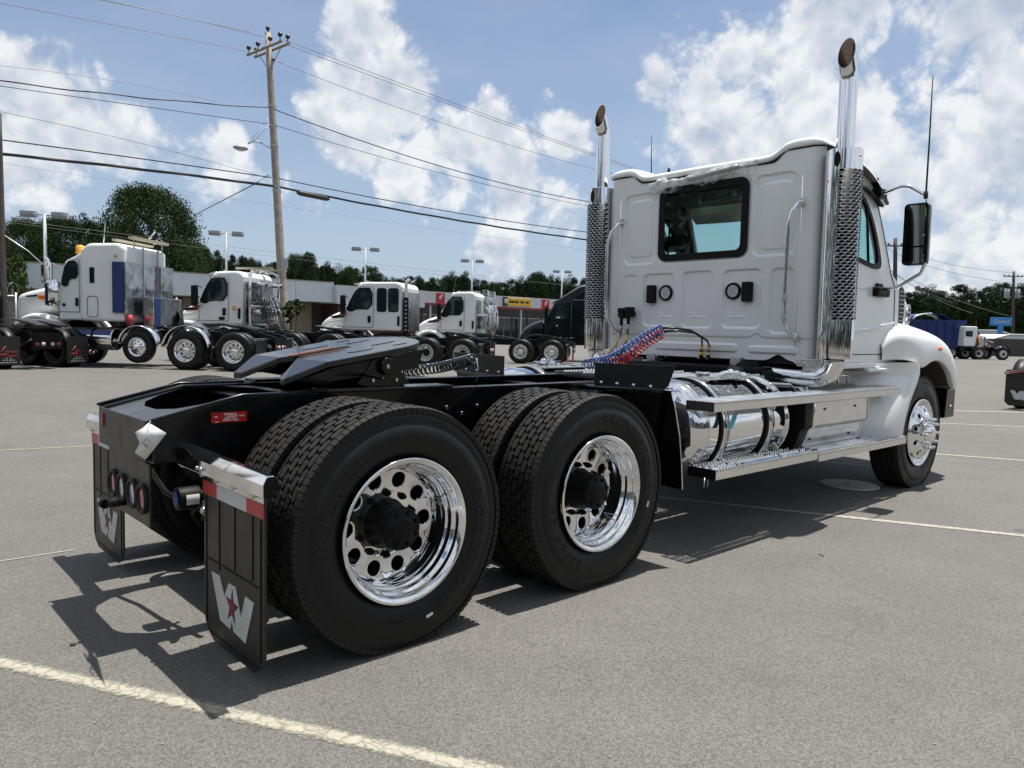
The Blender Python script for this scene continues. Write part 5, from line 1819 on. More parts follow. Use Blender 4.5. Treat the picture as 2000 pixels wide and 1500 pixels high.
# ---- mirrors and aerials
for s in (-1, 1):
    mr_ = link('mirror', None, TRUCK)
    X = 5.12
    mb = MB(); mb.tube([(5.06, s * 1.02, 2.70), (5.06, s * 1.10, 2.70), (5.07, s * 1.24, 2.745), (5.08, s * 1.31, 2.735), (5.09, s * 1.44, 2.645), (5.09, s * 1.455, 2.58), (5.09, s * 1.455, 2.05), (5.09, s * 1.43, 1.99), (5.10, s * 1.24, 1.875), (5.12, s * 1.07, 1.865)], .015, 12)
    put('mirror_arm', mb, M['alu'], mr_)
    mb = MB()
    secs = []
    for x, k in ((X - .055, .97), (X - .05, 1.0), (X + .02, 1.0), (X + .07, .86), (X + .10, .6)):
        secs.append([(x, s * (1.375 + (a) * k), 2.325 + b * k) for a, b in rrect(-.098, .098, -.262, .262, .035, 4)])
    mb.loft(secs, True); hs = put('mirror_housing', mb, M['blackcar'], mr_)
    mb = MB(); mb.add([(X - .057, s * (1.375 + a), 2.325 + b) for a, b in rrect(-.085, .085, -.10, .245, .02, 4)], [tuple(range(20))]); put('mirror_glass', mb, M['mirrorglass'], mr_, fix=False)
    mb = MB(); mb.add([(X - .057, s * (1.375 + a), 2.325 + b) for a, b in rrect(-.085, .085, -.25, -.115, .02, 4)], [tuple(range(20))]); put('convex_glass', mb, M['mirrorglass'], mr_, fix=False)
    mb = MB(); mb.box(5.02, 5.28, s * 1.06, s * 1.12, 1.80, 1.885); mb.box(5.08, 5.2, s * 1.05, s * 1.09, 1.87, 1.92); put('mirror_bracket', mb, M['blackdull'], mr_, bevel=.015)
    mb = MB(); mb.box(5.0, 5.14, s * 1.0, s * 1.10, 2.66, 2.74); mb.cyl((5.05, s * 1.04, 2.72), (5.05, s * 1.04, 2.84), .016, 8); mb.box(5.02, 5.12, s * .98, s * 1.05, 2.76, 2.80); put('arm_bracket', mb, M['blackdull'], mr_, bevel=.008)
    mb = MB(); mb.cyl((5.08, s * 1.44, 2.62), (5.08, s * 1.44, 2.68), .018, 10); mb.tube([(5.08, s * 1.44, 2.66), (5.07, s * 1.445, 3.1), (5.05, s * 1.45, 3.63)], [.0085, .007, .005], 8)
    put('aerial', mb, M['cable'], mr_)
mb = MB(); mb.cyl((4.4, .72, 2.97), (4.4, .72, 3.02), .035, 12); mb.tube([(4.4, .72, 3.0), (4.4, .72, 3.07)], [.02, .012], 8)
put('roof_aerial', mb, M['blackdull'], CAB)

# ------------------------------------------------------------------ background trucks


def bg_tyre(dual=True, R=.54):
    mb = MB(); h = .13
    def one(c):
        mb.lathe([(c - h * .6, .30), (c - h, .36), (c - h, .45), (c - h * .9, R - .03), (c - h * .75, R), (c + h * .75, R), (c + h * .9, R - .03), (c + h, .45), (c + h, .36), (c + h * .6, .30)], (0, 0, 0), 'y', 40)
    one(0)
    if dual: one(-.33)
    return mb.mesh('tyre', M['rubber'])


def bg_rim(kind):
    mb = MB()   # outward = +y
    if kind == 'steer':
        mb.lathe([(.10, .31), (.135, .322), (.13, .30), (.10, .28), (.11, .26)], (0, 0, 0), 'y', 32)
        holes = lambda r: .11 + (.26 - r) * .6
    else:
        mb.lathe([(.10, .31), (.135, .322), (.13, .305), (.06, .28), (-.02, .262), (-.02, .25)], (0, 0, 0), 'y', 32)
        holes = lambda r: -.02 - (.25 - r) * .05
    tmp = MB(); holed_disc(tmp, .13, .26 if kind == 'steer' else .25, .20, 10, .03, lambda r: 0)
    vs = [(x, holes(sqrt(x * x + z * z)) - max(0, y) * 1.0, z) for x, y, z in tmp.v]
    mb.add(vs, tmp.f, True)
    return mb


def bg_hub(kind):
    mb = MB()
    if kind == 'steer': mb.lathe([(.17, .14), (.19, .10), (.24, .085), (.26, .06), (.26, 0)], (0, 0, 0), 'y', 20)
    else: mb.lathe([(-.03, .14), (.0, .12), (.06, .11), (.09, .09), (.11, .05), (.11, 0)], (0, 0, 0), 'y', 20)
    return mb


ME_BT, ME_BTS = bg_tyre(True), bg_tyre(False)
ME_BR = {('drive', 'alu'): bg_rim('drive').mesh('rim', M['alu']), ('drive', 'white'): bg_rim('drive').mesh('rim', M['whitewheel']), ('steer', 'alu'): bg_rim('steer').mesh('rim', M['alu']), ('steer', 'white'): bg_rim('steer').mesh('rim', M['whitewheel'])}
ME_BH = {('drive', 'alu'): bg_hub('drive').mesh('hub', M['chrome']), ('drive', 'white'): bg_hub('drive').mesh('hub', M['blackdull']), ('steer', 'alu'): bg_hub('steer').mesh('hub', M['chrome']), ('steer', 'white'): bg_hub('steer').mesh('hub', M['blackdull'])}


def bg_wheel(root, x, side, kind='drive', fin='alu', z=.53, sc=1.0):
    w = link('wheel', None, root, (x, side * 1.08, z)); w.rotation_euler = (0, random.random() * 6, 0 if side > 0 else pi); w.scale = (sc, 1, sc)
    # spin applied before the half turn keeps the wheel upright
    w.rotation_euler = (0, 0, 0 if side > 0 else pi)
    a = random.random() * 6
    t = link('tyre', ME_BT if kind == 'drive' else ME_BTS, w); r = link('rim', ME_BR[(kind, fin)], w); r.rotation_euler = (0, a, 0); h = link('hub', ME_BH[(kind, fin)], w)
    return w


HEADV = -R_ * cos(radians(12)) + F_ * sin(radians(12))
HEAD = atan2(HEADV[1], HEADV[0])


def ground_at(px, depth):
    d = rayd(px, 650); p = CAM + d * depth
    return p[0], p[1]


def prism_part(root, name, poly, y0, y1, m, bevel=0, **k):
    mb = MB(); mb.prism(poly, y0, y1); return put(name, mb, M[m] if isinstance(m, str) else m, root, bevel=bevel, **k)


def panel(root, name, poly, y, m, t=.012, **k):
    s = 1 if y > 0 else -1
    mb = MB(); mb.prism(poly, y, y + s * t); return put(name, mb, M[m], root, **k)


def bg_frame(root, x1, fin='alu', lift=False, flaps='plain', wheels=(0, 1.4), tailx=-.85, hanger=True):
    mb = MB()
    for s in (-1, 1):
        mb.prism([(tailx, .80), (x1, .80), (x1, 1.08), (tailx + .45, 1.08), (tailx, .98)], s * .43, s * .35)
    put('frame', mb, M['black'], root, bevel=.01)
    mb = MB(); mb.box(tailx - .01, tailx, -.40, .40, .52, .97); tp = put('tail_plate', mb, M['blackdull'], root)
    for y, m_ in ((.28, 'lens'), (.12, 'lensw'), (-.12, 'lensw'), (-.28, 'lens')):
        mb = MB(); mb.lathe([(0, .055), (-.02, .05), (-.025, 0)], (tailx - .01, y, .66), 'x', 14); put('tail_lamp', mb, M[m_], tp)
    for x in wheels:
        for s in (-1, 1): bg_wheel(root, x, s, 'drive', fin)
        mb = MB(); mb.cyl((x, -.95, .53), (x, .95, .53), .09, 10); mb.sphere((x, 0, .53), .22, 10, 8); put('axle', mb, M['blackdull'], root)
    # fifth wheel
    mb = MB(); zt = 1.26
    mb.add([(-.25, .10, 1.14), (-.20, .40, 1.14), (.1, .45, 1.22), (.9, .40, 1.30), (1.05, 0, 1.31), (.9, -.40, 1.30), (.1, -.45, 1.22), (-.20, -.40, 1.14), (-.25, -.10, 1.14), (.45, -.04, 1.255), (.45, .04, 1.255)], [tuple(range(11))])
    o = put('fifth_wheel', mb, M['wheelplate'], root, solid=.05)
    mb = MB(); mb.box(.2, .8, -.5, .5, 1.08, 1.17); put('fifth_wheel_bracket', mb, M['black'], root)
    for s in (-1, 1):
        if hanger:
            mb = MB(); mb.box(tailx + .12, tailx + .22, s * .40, s * 1.24, .86, .92); put('flap_hanger', mb, M['alubg'], root, bevel=.01)
        mb = MB(); mb.box(tailx + .16, tailx + .175, s * .62, s * 1.22, .12, .86); f = put('mud_flap', mb, M['flap'], root)
        if flaps == 'script':
            flap_script(f, tailx + .158, s * .92)
        elif flaps == 'redtip':
            mb = MB(); mb.box(tailx + .155, tailx + .18, s * .68, s * 1.16, .14, .40); put('flap_print', mb, M['logo_red'], f)
    mb = MB()
    for k in range(4): mb.tube([(1.6 + .4 * k, .1 * k - .15, 1.05), (2.2 + .3 * k, .05 * k, 1.15 + .05 * k), (x1 * .7, .1, 1.1)], .02, 5)
    put('hoses', mb, M['blackhose'], root)


def flap_script(f, x, yc):
    """red pen-stroke script over small pale print lines (as blurred as in the photo: strokes, no readable words)"""
    X = x - .003
    mb = MB()
    def st(pts, r=.007): mb.tube([(X, yc + a, b) for a, b in pts], r, 4)
    st([(.06, .60), (.14, .50), (.25, .40), (.20, .395), (.0, .40)], .010)
    for k in range(4):
        u = .04 - .075 * k; st([(u + .03, .42), (u + .02, .475), (u - .01, .485), (u - .02, .43), (u - .05, .425)])
    st([(.25, .355), (-.05, .352), (-.24, .36)], .006); st([(.22, .33), (-.20, .335)], .005)
    put('flap_lettering', mb, M['logo_red'], f, fix=False)
    mb = MB()
    for z, us in ((.295, (.07, -.03)), (.245, (.14, .06, -.02, -.10)), (.185, (.20, .13, .06, -.01, -.08, -.15))):
        for u in us: mb.box(X - .001, X + .001, yc + u - .055, yc + u, z - .010, z + .010)
    put('flap_small_print', mb, M['emblem'], f, kind='stuff')


def fender_arc(root, x, z, r, y0, y1, a0, a1, m='alu', name='quarter_fender', w=.012):
    mb = MB()
    n = 16
    secs = []
    for y in (y0, y1):
        secs.append([(x + r * cos(a0 + (a1 - a0) * i / n), y, z + r * sin(a0 + (a1 - a0) * i / n)) for i in range(n + 1)])
    mb.loft(secs, True, False)
    return put(name, mb, M[m], root, solid=w)


def cab_windows(root, y, wins, m='glassbg'):
    for poly in wins:
        cx = sum(p[0] for p in poly) / len(poly); cz = sum(p[1] for p in poly) / len(poly)
        big = [(cx + (a - cx) * 1.10, cz + (b - cz) * 1.10) for a, b in poly]
        for s in (1, -1):
            o = panel(root, 'side_window', smooth_poly(poly, 1), s * (y + .008), m, .010)
            panel(root, 'window_rubber', smooth_poly(big, 1), s * (y + .001), 'blackdull', .008)


def tumble_prism(root, name, poly, hw, m, bevel=.06, tz=1.9, k=.06, seg=3):
    mb = MB(); n = len(poly)
    w = lambda z: hw - k * max(0, z - tz)
    vs = [(x, -w(z), z) for x, z in poly] + [(x, w(z), z) for x, z in poly]
    mb.add(vs, [tuple(range(n)), tuple(range(2 * n - 1, n - 1, -1))] + [(i, i + n, (i + 1) % n + n, (i + 1) % n) for i in range(n)])
    return put(name, mb, M[m], root, bevel=bevel, seg=seg, angle=25)


def joint(root, pts, y, m='blackdull', r=.008, name='door_joint'):
    mb = MB(); mb.tube([(x, y, z) for x, z in pts], r, 4); return put(name, mb, M[m], root)


def bonnet_loft(root, secs, m, name='bonnet'):
    """secs: (x, half width, z bottom, z shoulder, z top)"""
    S = []
    for x, w, zb, zs, zt in secs:
        half = [(w, zb), (w, zb + (zs - zb) * .6), (w * .985, zs - .04), (w * .94, zs + (zt - zs) * .35), (w * .82, zs + (zt - zs) * .72), (w * .5, zt - .01), (0, zt)]
        ring = [(x, a, b) for a, b in half] + [(x, -a, b) for a, b in reversed(half[:-1])]
        S.append(ring)
    mb = MB(); mb.loft(S, True); return put(name, mb, M[m], root, sub=1)


def wheel_arch(root, x, m='whitebg', r=.66, y0=.78, y1=1.20, z=.60, a0=.0, a1=pi, flare=.0):
    for s in (1, -1):
        mb = MB(); n = 18; secs = []
        for (yy, rr) in ((s * y0, r + .06), (s * (y1 - .10), r + .07), (s * (y1 - .02), r + .04), (s * y1, r - .02), (s * (y1 - .01), r - .07)):
            secs.append([(x + rr * 1.10 * cos(a0 + (a1 - a0) * i / n), yy, z + rr * sin(a0 + (a1 - a0) * i / n)) for i in range(n + 1)])
        mb.loft(secs, True, False); put('front_fender', mb, M[m], root, solid=.01)
        mb = MB(); mb.add([(x + (r - .02) * cos(t), s * y0, z + (r - .02) * sin(t)) for t in [pi * i / 14 for i in range(15)]], [tuple(range(15))]); put('wheel_well', mb, M['blackdull'], root, fix=False)


def bg_mirror(root, x, z, y=1.1):
    for s in (1, -1):
        mb = MB(); mb.box(x - .08, x + .08, s * (y + .22), s * (y + .45), z - .35, z + .35); h = put('mirror_housing', mb, M['blackdull'], root, bevel=.04)
        mb = MB(); mb.tube([(x - .05, s * y, z + .3), (x, s * (y + .3), z + .36)], .02, 5); mb.tube([(x - .05, s * y, z - .35), (x, s * (y + .3), z - .36)], .02, 5); put('mirror_arm', mb, M['blackdull'], h)


def stack_pipe(root, x, y, z0, z1, m='chrome', r=.065, shield=True, curve=True, name='exhaust_stack'):
    mb = MB()
    pts = [(x, y, z0), (x, y, z1 - .25)]
    if curve: pts += [(x - .03, y, z1 - .12), (x - .12, y, z1)]
    else: pts += [(x, y, z1)]
    mb.tube(pts, r, 14); o = put(name, mb, M[m], root)
    if shield:
        mb = MB(); mb.lathe([(z0, .10), (z0 + (z1 - z0) * .55, .10)], (x, y, 0), 'z', 18); sh = put('heat_shield', mb, M['alubg'], o)
        mb = MB()
        for k in range(9):
            z = z0 + .12 + (z1 - z0) * .5 * k / 9; mb.box(x - .104, x - .09, y - .03, y + .03, z, z + .04); mb.box(x - .03, x + .03, y + .09, y + .104, z, z + .04)
        put('shield_slot', mb, M['blackdull'], o)
    return o


def headache_rack(root, x, z0, z1, label=None):
    """polished rack and hydraulic gear behind the cab"""
    rk = link('cab_rack', None, root)
    mb = MB()
    for s in (-1, 1):
        mb.tube([(x, s * .95, z0), (x, s * .95, z1 - .25), (x, s * .85, z1 - .06), (x, s * .6, z1)], .05, 8)
    mb.tube([(x, -.6, z1), (x, .6, z1)], .05, 8); mb.tube([(x, -.95, z0 + .7), (x, .95, z0 + .7)], .04, 8)
    put('rack_tube', mb, M['chrome'], rk)
    mb = MB(); mb.box(x - .02, x + .02, -.9, .9, z0 + .1, z0 + .95)
    for k in range(4): mb.box(x - .10, x + .06, -.85, .85, z0 + .18 + .2 * k, z0 + .24 + .2 * k)
    mb.box(x - .12, x - .02, -.35, .35, z0 + .95, z1 - .3)
    put('rack_panel', mb, M['alubg'], rk, bevel=.01)
    for s in (-1, 1):
        mb = MB(); mb.cyl((x - .05, s * .5, z1 - .45), (x - .35, s * .5, z1 - .45), .08, 12); put('work_lamp', mb, M['chrome'], rk)
        mb = MB(); mb.cyl((x - .05, s * .8, z0 + .5), (x - .3, s * .8, z0 + .5), .07, 12); put('work_lamp', mb, M['chrome'], rk)
    mb = MB(); random.seed(int(x * 100))
    for k in range(9):
        y = -.7 + .17 * k; mb.tube([(x - .08, y, z0 + 1.1), (x - .25 - .1 * random.random(), y + .1, z0 + .6), (x - .3, y - .1, z0 + .15), (x - .5 - .5 * random.random(), y * .4, z0 - .15)], .018, 5)
    put('rack_hose', mb, M['blackhose'], rk)
    return rk


def white_sleeper():
    x, y = ground_at(494, 22.2)
    t = thing('sleeper_truck', 'white sleeper-cab tractor with blue film on its polished panels and an amber roof beacon', 'truck', (x, y, gz(x, y)), HEAD + radians(5))
    bg_frame(t, 6.6, 'alu', wheels=(0, 1.42))
    for s in (1, -1):
        w = bg_wheel(t, 2.85, s, 'steer', 'alu', z=.60, sc=.84)
        fender_arc(t, 0 + 1.42, .53, .70, s * .75, s * 1.22, radians(8), radians(172), 'alu')
        fender_arc(t, 2.85, .60, .60, s * .75, s * 1.22, radians(8), radians(172), 'alu')
    for s in (1, -1): bg_wheel(t, 5.9, s, 'steer', 'alu')
    tumble_prism(t, 'sleeper_box', [(3.32, 1.30), (4.66, 1.30), (4.66, 3.32), (4.40, 3.50), (3.5, 3.52), (3.32, 3.40)], 1.08, 'whitebg', .09, 3.2)
    tumble_prism(t, 'cab_shell', [(4.64, 1.32), (5.35, 1.32), (5.38, 2.30), (5.20, 2.98), (5.08, 3.06), (4.9, 3.14), (4.64, 3.30)], 1.03, 'whitebg', .06, 2.2, .08)
    bonnet_loft(t, [(5.3, .90, 1.35, 2.25, 2.42), (5.9, .80, 1.35, 2.15, 2.32), (6.6, .70, 1.2, 2.0, 2.20), (7.0, .62, 1.0, 1.9, 2.10), (7.06, .58, 1.0, 1.85, 2.02)], 'whitebg')
    wheel_arch(t, 5.95, 'whitebg', .72, .70, 1.22, .70)
    cab_windows(t, 1.01, [[(4.78, 2.50), (5.02, 2.50), (5.06, 2.30), (5.22, 2.30), (5.26, 2.40), (5.12, 2.95), (4.78, 2.98)]])
    for s in (1, -1):
        joint(t, [(4.70, 1.55), (4.70, 3.05), (5.15, 3.05)], s * 1.035); joint(t, [(4.70, 1.55), (5.36, 1.55), (5.37, 2.2)], s * 1.035)
        panel(t, 'sleeper_window', [(4.20, 2.38), (4.34, 2.38), (4.34, 2.82), (4.20, 2.82)], s * 1.081, 'glassbg')
        joint(t, rrect(4.10, 4.42, 1.42, 2.0, .08) + [rrect(4.10, 4.42, 1.42, 2.0, .08)[0]], s * 1.085, name='luggage_door_joint')
        panel(t, 'door_latch', [(4.74, 1.72), (4.81, 1.72), (4.81, 1.95), (4.74, 1.95)], s * 1.033, 'blackdull', .03)
        mb = MB(); mb.lathe([(0, .05), (s * .02, .045), (s * .022, 0)], (5.18, s * 1.035, 1.75), 'y', 14); put('round_vent', mb, M['blackdull'], t)
        for xx in (3.5,):
            mb = MB(); mb.lathe([(0, .06), (s * .03, .05), (s * .035, 0)], (xx + .05, s * 1.05, 3.15), 'y', 14); put('round_lamp', mb, M['brass'], t)
        # polished full-height panels with blue film
        panel(t, 'filmed_panel', [(3.30, 1.55), (3.62, 1.55), (3.62, 2.98), (3.30, 2.98)], s * 1.09, 'bluefilm', .05)
        # tank
        mb = MB(); mb.cyl((3.65, s * .88, .80), (5.0, s * .88, .80), .32, 28); tk = put('fuel_tank', mb, M['chrome'], t, bevel=.02)
        mb = MB(); mb.lathe([(4.2, .322), (4.2, .332), (4.27, .332), (4.27, .322)], (0, s * .88, .80), 'x', 28); put('tank_strap', mb, M['blackdull'], tk)
        mb = MB(); mb.lathe([(3.67, .322), (4.98, .322)], (0, s * .88, .80), 'x', 16, True, radians(20), radians(50)); put('blue_film_band', mb, M['bluefilm'], tk)
        # air cleaner and stack at the cowl
        mb = MB(); mb.lathe([(1.75, .14), (1.8, .19), (2.35, .19), (2.45, .12)], (5.48, s * 1.02, 0), 'z', 20); ac = put('air_cleaner', mb, M['chrome'], t)
        mb = MB(); mb.box(5.60, 5.64, s * .95, s * 1.20, 1.72, 2.42); put('cleaner_film', mb, M['bluefilm'], ac)
        mb = MB(); mb.tube([(5.62, s * 1.06, 1.8), (5.62, s * 1.06, 2.9), (5.64, s * 1.06, 3.0), (5.72, s * 1.06, 3.08)], .055, 10); put('intake_pipe', mb, M['chrome'], ac)
        mb = MB(); mb.box(5.95, 6.15, s * .80, s * .84, 1.90, 2.02); put('side_lamp', mb, M['amber'], t, bevel=.02)
        panel(t, 'bonnet_badge', [(6.2, 2.03), (6.55, 2.0), (6.55, 1.95), (6.2, 1.98)], s * .79, 'blackdull')
        mb = MB(); mb.tube([(5.3, s * 1.02, 2.85), (5.55, s * 1.22, 2.95), (5.6, s * 1.25, 2.3)], .02, 6); mb.box(5.52, 5.62, s * 1.18, s * 1.36, 2.35, 2.85); put('mirror', mb, M['chrome'], t)
    for k, (ya, yb, xa) in enumerate(((.28, 1.10, 3.22), (-.42, .26, 3.22), (-1.10, -.44, 3.12))):
        mb = MB(); mb.box(xa, 3.31, ya, yb, 1.52, 2.98); p = put('quilted_panel', mb, M['alubg'], t, bevel=.012)
        yc = (ya + yb) / 2; w = (yb - ya) * .42; X = xa - .002
        mb = MB(); mb.add([(X, yc - w, 2.25), (X, yc, 1.78), (X, yc + w, 2.25), (X, yc, 2.74), (X - .012, yc, 2.25)], [(0, 1, 4), (1, 2, 4), (2, 3, 4), (3, 0, 4)]); put('pressed_diamond', mb, M['alubg'], p, fix=False)
        mb = MB(); mb.box(xa - .01, xa + .0, ya, yb, 1.86, 1.90); put('panel_rail', mb, M['chrome'], p)
    mb = MB(); mb.box(3.20, 3.25, .30, .26, 1.5, 3.45); mb.box(3.18, 3.24, -.40, -.46, 1.5, 3.45); put('rack_post', mb, M['steel'], t)
    mb = MB(); mb.box(2.75, 3.05, -.95, .55, 1.15, 2.02); q = put('rear_locker', mb, M['alubg'], t, bevel=.02)
    mb = MB(); mb.box(2.742, 2.748, .20, .50, 1.18, 2.0); put('locker_film', mb, M['bluefilm'], q)
    mb = MB()
    for k in range(7): mb.tube([(2.95, -.95 + .03 * k, 2.1 - .03 * k), (2.80, -1.0 + .035 * k, 1.75), (2.74 - .02 * k, -.95 + .05 * k, 1.45), (2.6, -.8 + .06 * k, 1.12)], .03, 6)
    put('hanging_hoses', mb, M['blackhose'], t)
    mb = MB(); mb.box(3.2, 3.34, -1.0, .8, 3.66, 3.74); mb.box(3.7, 3.84, -1.0, .8, 3.60, 3.66); mb.tube([(3.3, .6, 3.40), (3.3, .6, 3.7)], .02, 5); mb.tube([(3.3, -.8, 3.40), (3.3, -.8, 3.7)], .02, 5)
    put('roof_rail', mb, M['brasspale'], t)
    mb = MB(); mb.lathe([(0, .13), (.2, .12), (.25, .07), (.25, 0)], (5.0, .55, 3.24), 'z', 16); bc = put('beacon', mb, M['yellowlamp'], t)
    mb = MB(); mb.cyl((5.0, .55, 3.0), (5.0, .55, 3.24), .07, 12); put('beacon_base', mb, M['blackdull'], bc)
    mb = MB()
    for yy in (-.6, -.3, 0, .3, .6): mb.sphere((5.06, yy, 3.09), .05, 8, 5, (1, 1.4, .7))
    put('roof_marker', mb, M['amber'], t)
    mb = MB(); mb.tube([(4.1, .8, 3.5), (4.0, .85, 4.1)], .010, 5); put('aerial', mb, M['chrome'], t)
    mb = MB(); mb.tube([(3.4, -.2, 3.7), (3.2, -.3, 4.0)], .03, 5); put('aerial', mb, M['chrome'], t)
    mb = MB(); mb.cyl((3.2, .98, 1.2), (3.2, .98, 1.5), .08, 12); put('extinguisher', mb, M['signred'], t)


M['brasspale'] = mat('pale_varnished_rail', (.42, .38, .28), .6)


def white_daycab(name, label, px, depth, cabrear, tip, roof, fin, rack=True, windows2=False, px_note=None, rackgear=False, flaps='plain', stack=False):
    x, y = ground_at(px, depth)
    t = thing(name, label, 'truck', (x, y, gz(x, y)), HEAD)
    bg_frame(t, tip - .4, fin, flaps=flaps)
    cf = cabrear + (2.15 if windows2 else 1.55)
    sx = tip - .95
    for s in (1, -1): bg_wheel(t, sx, s, 'steer', fin)
    tumble_prism(t, 'cab_shell', [(cabrear, 1.30), (cf + .12, 1.30), (cf + .15, 2.12), (cf - .02, 2.35), (cf - .42, roof - .10), (cf - .6, roof - .02), (cabrear + .25, roof), (cabrear + .05, roof - .06), (cabrear, roof - .2)], 1.06, 'whitebg', .08, 2.1, .09, 4)
    bonnet_loft(t, [(cf - .0, .98, 1.25, 1.90, 2.15), (cf + .5, .88, 1.2, 1.82, 2.05), (tip - .45, .76, 1.0, 1.62, 1.86), (tip - .12, .62, .85, 1.42, 1.62), (tip, .5, .8, 1.2, 1.32)], 'whitebg')
    wheel_arch(t, sx, 'whitebg', .68, .60, 1.20, .66)
    zt = roof - .28
    wins = [[(cf - .95, 2.12), (cf - .35, 2.12), (cf - .22, 2.02), (cf - .02, 2.06), (cf + .0, 2.18), (cf - .36, zt - .03), (cf - .55, zt), (cf - .95, zt)]]
    if windows2: wins += [rrect(cabrear + .12, cabrear + .50, 2.05, zt, .08, 3), rrect(cabrear + .60, cabrear + .95, 2.05, zt, .08, 3)]
    cab_windows(t, 1.045, wins)
    for s in (1, -1):
        joint(t, [(cf - 1.05, 1.42), (cf - 1.05, zt + .1), (cf - .35, zt + .06)], s * 1.062); joint(t, [(cf - 1.05, 1.42), (cf + .05, 1.42), (cf + .08, 2.05)], s * 1.062)
        panel(t, 'door_handle', [(cf - .95, 1.60), (cf - .83, 1.60), (cf - .83, 1.85), (cf - .95, 1.85)], s * 1.06, 'blackdull', .02, bevel=.008)
        mb = MB(); mb.box(cf + .2, cf + .35, s * .98, s * 1.02, 1.85, 1.92); put('side_lamp', mb, M['amber'], t)
        mb = MB(); mb.loft([[(cf + .1, s * .99, 1.76), (cf + .1, s * 1.02, 1.70), (cf + .1, s * .99, 1.62)], [(cf + .8, s * .86, 1.66), (cf + .8, s * .92, 1.60), (cf + .8, s * .86, 1.5)], [(tip - .4, s * .76, 1.50), (tip - .4, s * .80, 1.44), (tip - .4, s * .76, 1.36)]], True, False, False); put('bonnet_crease', mb, M['whitebg'], t)
        mb = MB(); mb.cyl((cabrear - .2, s * .85, .78), (cf, s * .85, .78), .30, 24); put('fuel_tank', mb, M['chrome'], t, bevel=.02)
    bg_mirror(t, cf + .05, 2.25, 1.0)
    mb = MB(); n = 9; mb.loft([[(cf + .02 + .1 * (1 - abs(a)), a * .9, 2.20), (cf - .38 + .1 * (1 - abs(a)), a * .86, roof - .15)] for a in [-1 + 2 * i / (n - 1) for i in range(n)]], True, False); put('windscreen', mb, M['glassbg'], t, solid=.01)
    mb = MB(); mb.loft([[(cf - .48, a, roof - .02), (cf - .22, a, roof - .08), (cf - .20, a, roof - .12), (cf - .46, a, roof - .08)] for a in (-.9, 0, .9)], False); put('sun_visor', mb, M['whitebg'], t)
    mb = MB()
    for yy in (-.6, -.3, 0, .3, .6): mb.sphere((cf - .62, yy, roof + .02), .045, 8, 5, (1.3, 1, .7))
    put('roof_marker', mb, M['lampgrey'], t)
    # gear behind the cab
    mb = MB(); mb.box(cabrear - .06, cabrear - .005, -.9, .9, 1.3, roof - .35); put('rear_panel', mb, M['alubg'], t)
    if rack: headache_rack(t, cabrear - .25, 1.25, roof + .02)
    if rackgear:
        mb = MB()
        for s in (-1, 1):
            mb.box(cabrear - .75, cabrear - .08, s * .3 - .2, s * .3 + .25, 1.5, 2.1); mb.cyl((cabrear - .4, s * .6, 2.2), (cabrear - .4, s * .6, roof - .15), .12, 12); mb.box(cabrear - .5, cabrear - .25, s * .5, s * .8, roof - .15, roof + .1)
        put('hydraulic_gear', mb, M['alubg'], t, bevel=.02)
        mb = MB(); random.seed(11)
        for k in range(18): mb.tube([(cabrear - .3 - .4 * random.random(), -.8 + .1 * k, 2.6), (cabrear - .6, -.8 + .1 * k, 2.2 + .3 * random.random()), (cabrear - .2 - .5 * random.random(), -.7 + .1 * k, 1.7), (cabrear - .5, -.6 + .08 * k, 1.3)], .018 + .012 * random.random(), 5)
        put('gear_hose', mb, M['chrome'], t)
    if rack and not rackgear:
        mb = MB(); mb.box(cabrear - .8, cabrear + .55, -.55, -.42, roof + .10, roof + .16); mb.box(cabrear - .8, cabrear + .55, .42, .55, roof + .10, roof + .16); put('roof_rail', mb, M['brasspale'], t)
    for yy in ((.97,) if stack else ()):
        sp_ = stack_pipe(t, cabrear - .16, yy, 1.05, roof + .12, 'chrome', .06, shield=False)
        mb = MB(); mb.lathe([(1.1, .10), (2.55, .10)], (cabrear - .16, yy, 0), 'z', 16); put('heat_shield', mb, M['blackdull'], sp_)
        mb = MB()
        for k in range(8): mb.sphere((cabrear - .16 - .03, yy + .098, 1.35 + .15 * k), .032, 6, 5, (1, .25, 1))
        put('shield_holes', mb, M['reflw'], sp_, kind='stuff')
    if rack:
        for s in (1, -1):
            mb = MB(); mb.lathe([(0, .10), (s * .012, .09), (s * .014, 0)], (0, s * 1.062, 0), 'y', 20); o = put('oval_badge', mb, M['blackdull'], t); o.location = (cf - .80, 0, 1.50); o.scale = (1.3, 1, .6)
            panel(t, 'caution_sticker', [(cf - 1.20, 1.78), (cf - 1.32, 1.78), (cf - 1.32, 1.92), (cf - 1.20, 1.92)], s * 1.062, 'yellowlamp', .004)
    for s in (1, -1):
        panel(t, 'bonnet_intake', [(cf + .12, 1.93), (cf + .75, 1.80), (cf + .62, 1.74), (cf + .12, 1.80)], s * .95, 'blackdull', .03)
        mb = MB(); mb.box(cf + .02, cf + .05, s * 1.0, s * 1.02, 1.4, 2.05); put('cowl_joint', mb, M['blackdull'], t)
        mb = MB(); mb.box(cabrear + .05, cabrear + .14, s * 1.055, s * 1.075, 1.5, 1.85); put('side_grille', mb, M['blackdull'], t)
    mb = MB(); mb.tube([(cf - .3, .3, roof - .05), (cf - .45, .35, roof + .75)], .008, 4); put('aerial', mb, M['cablegrey'], t)
    return t


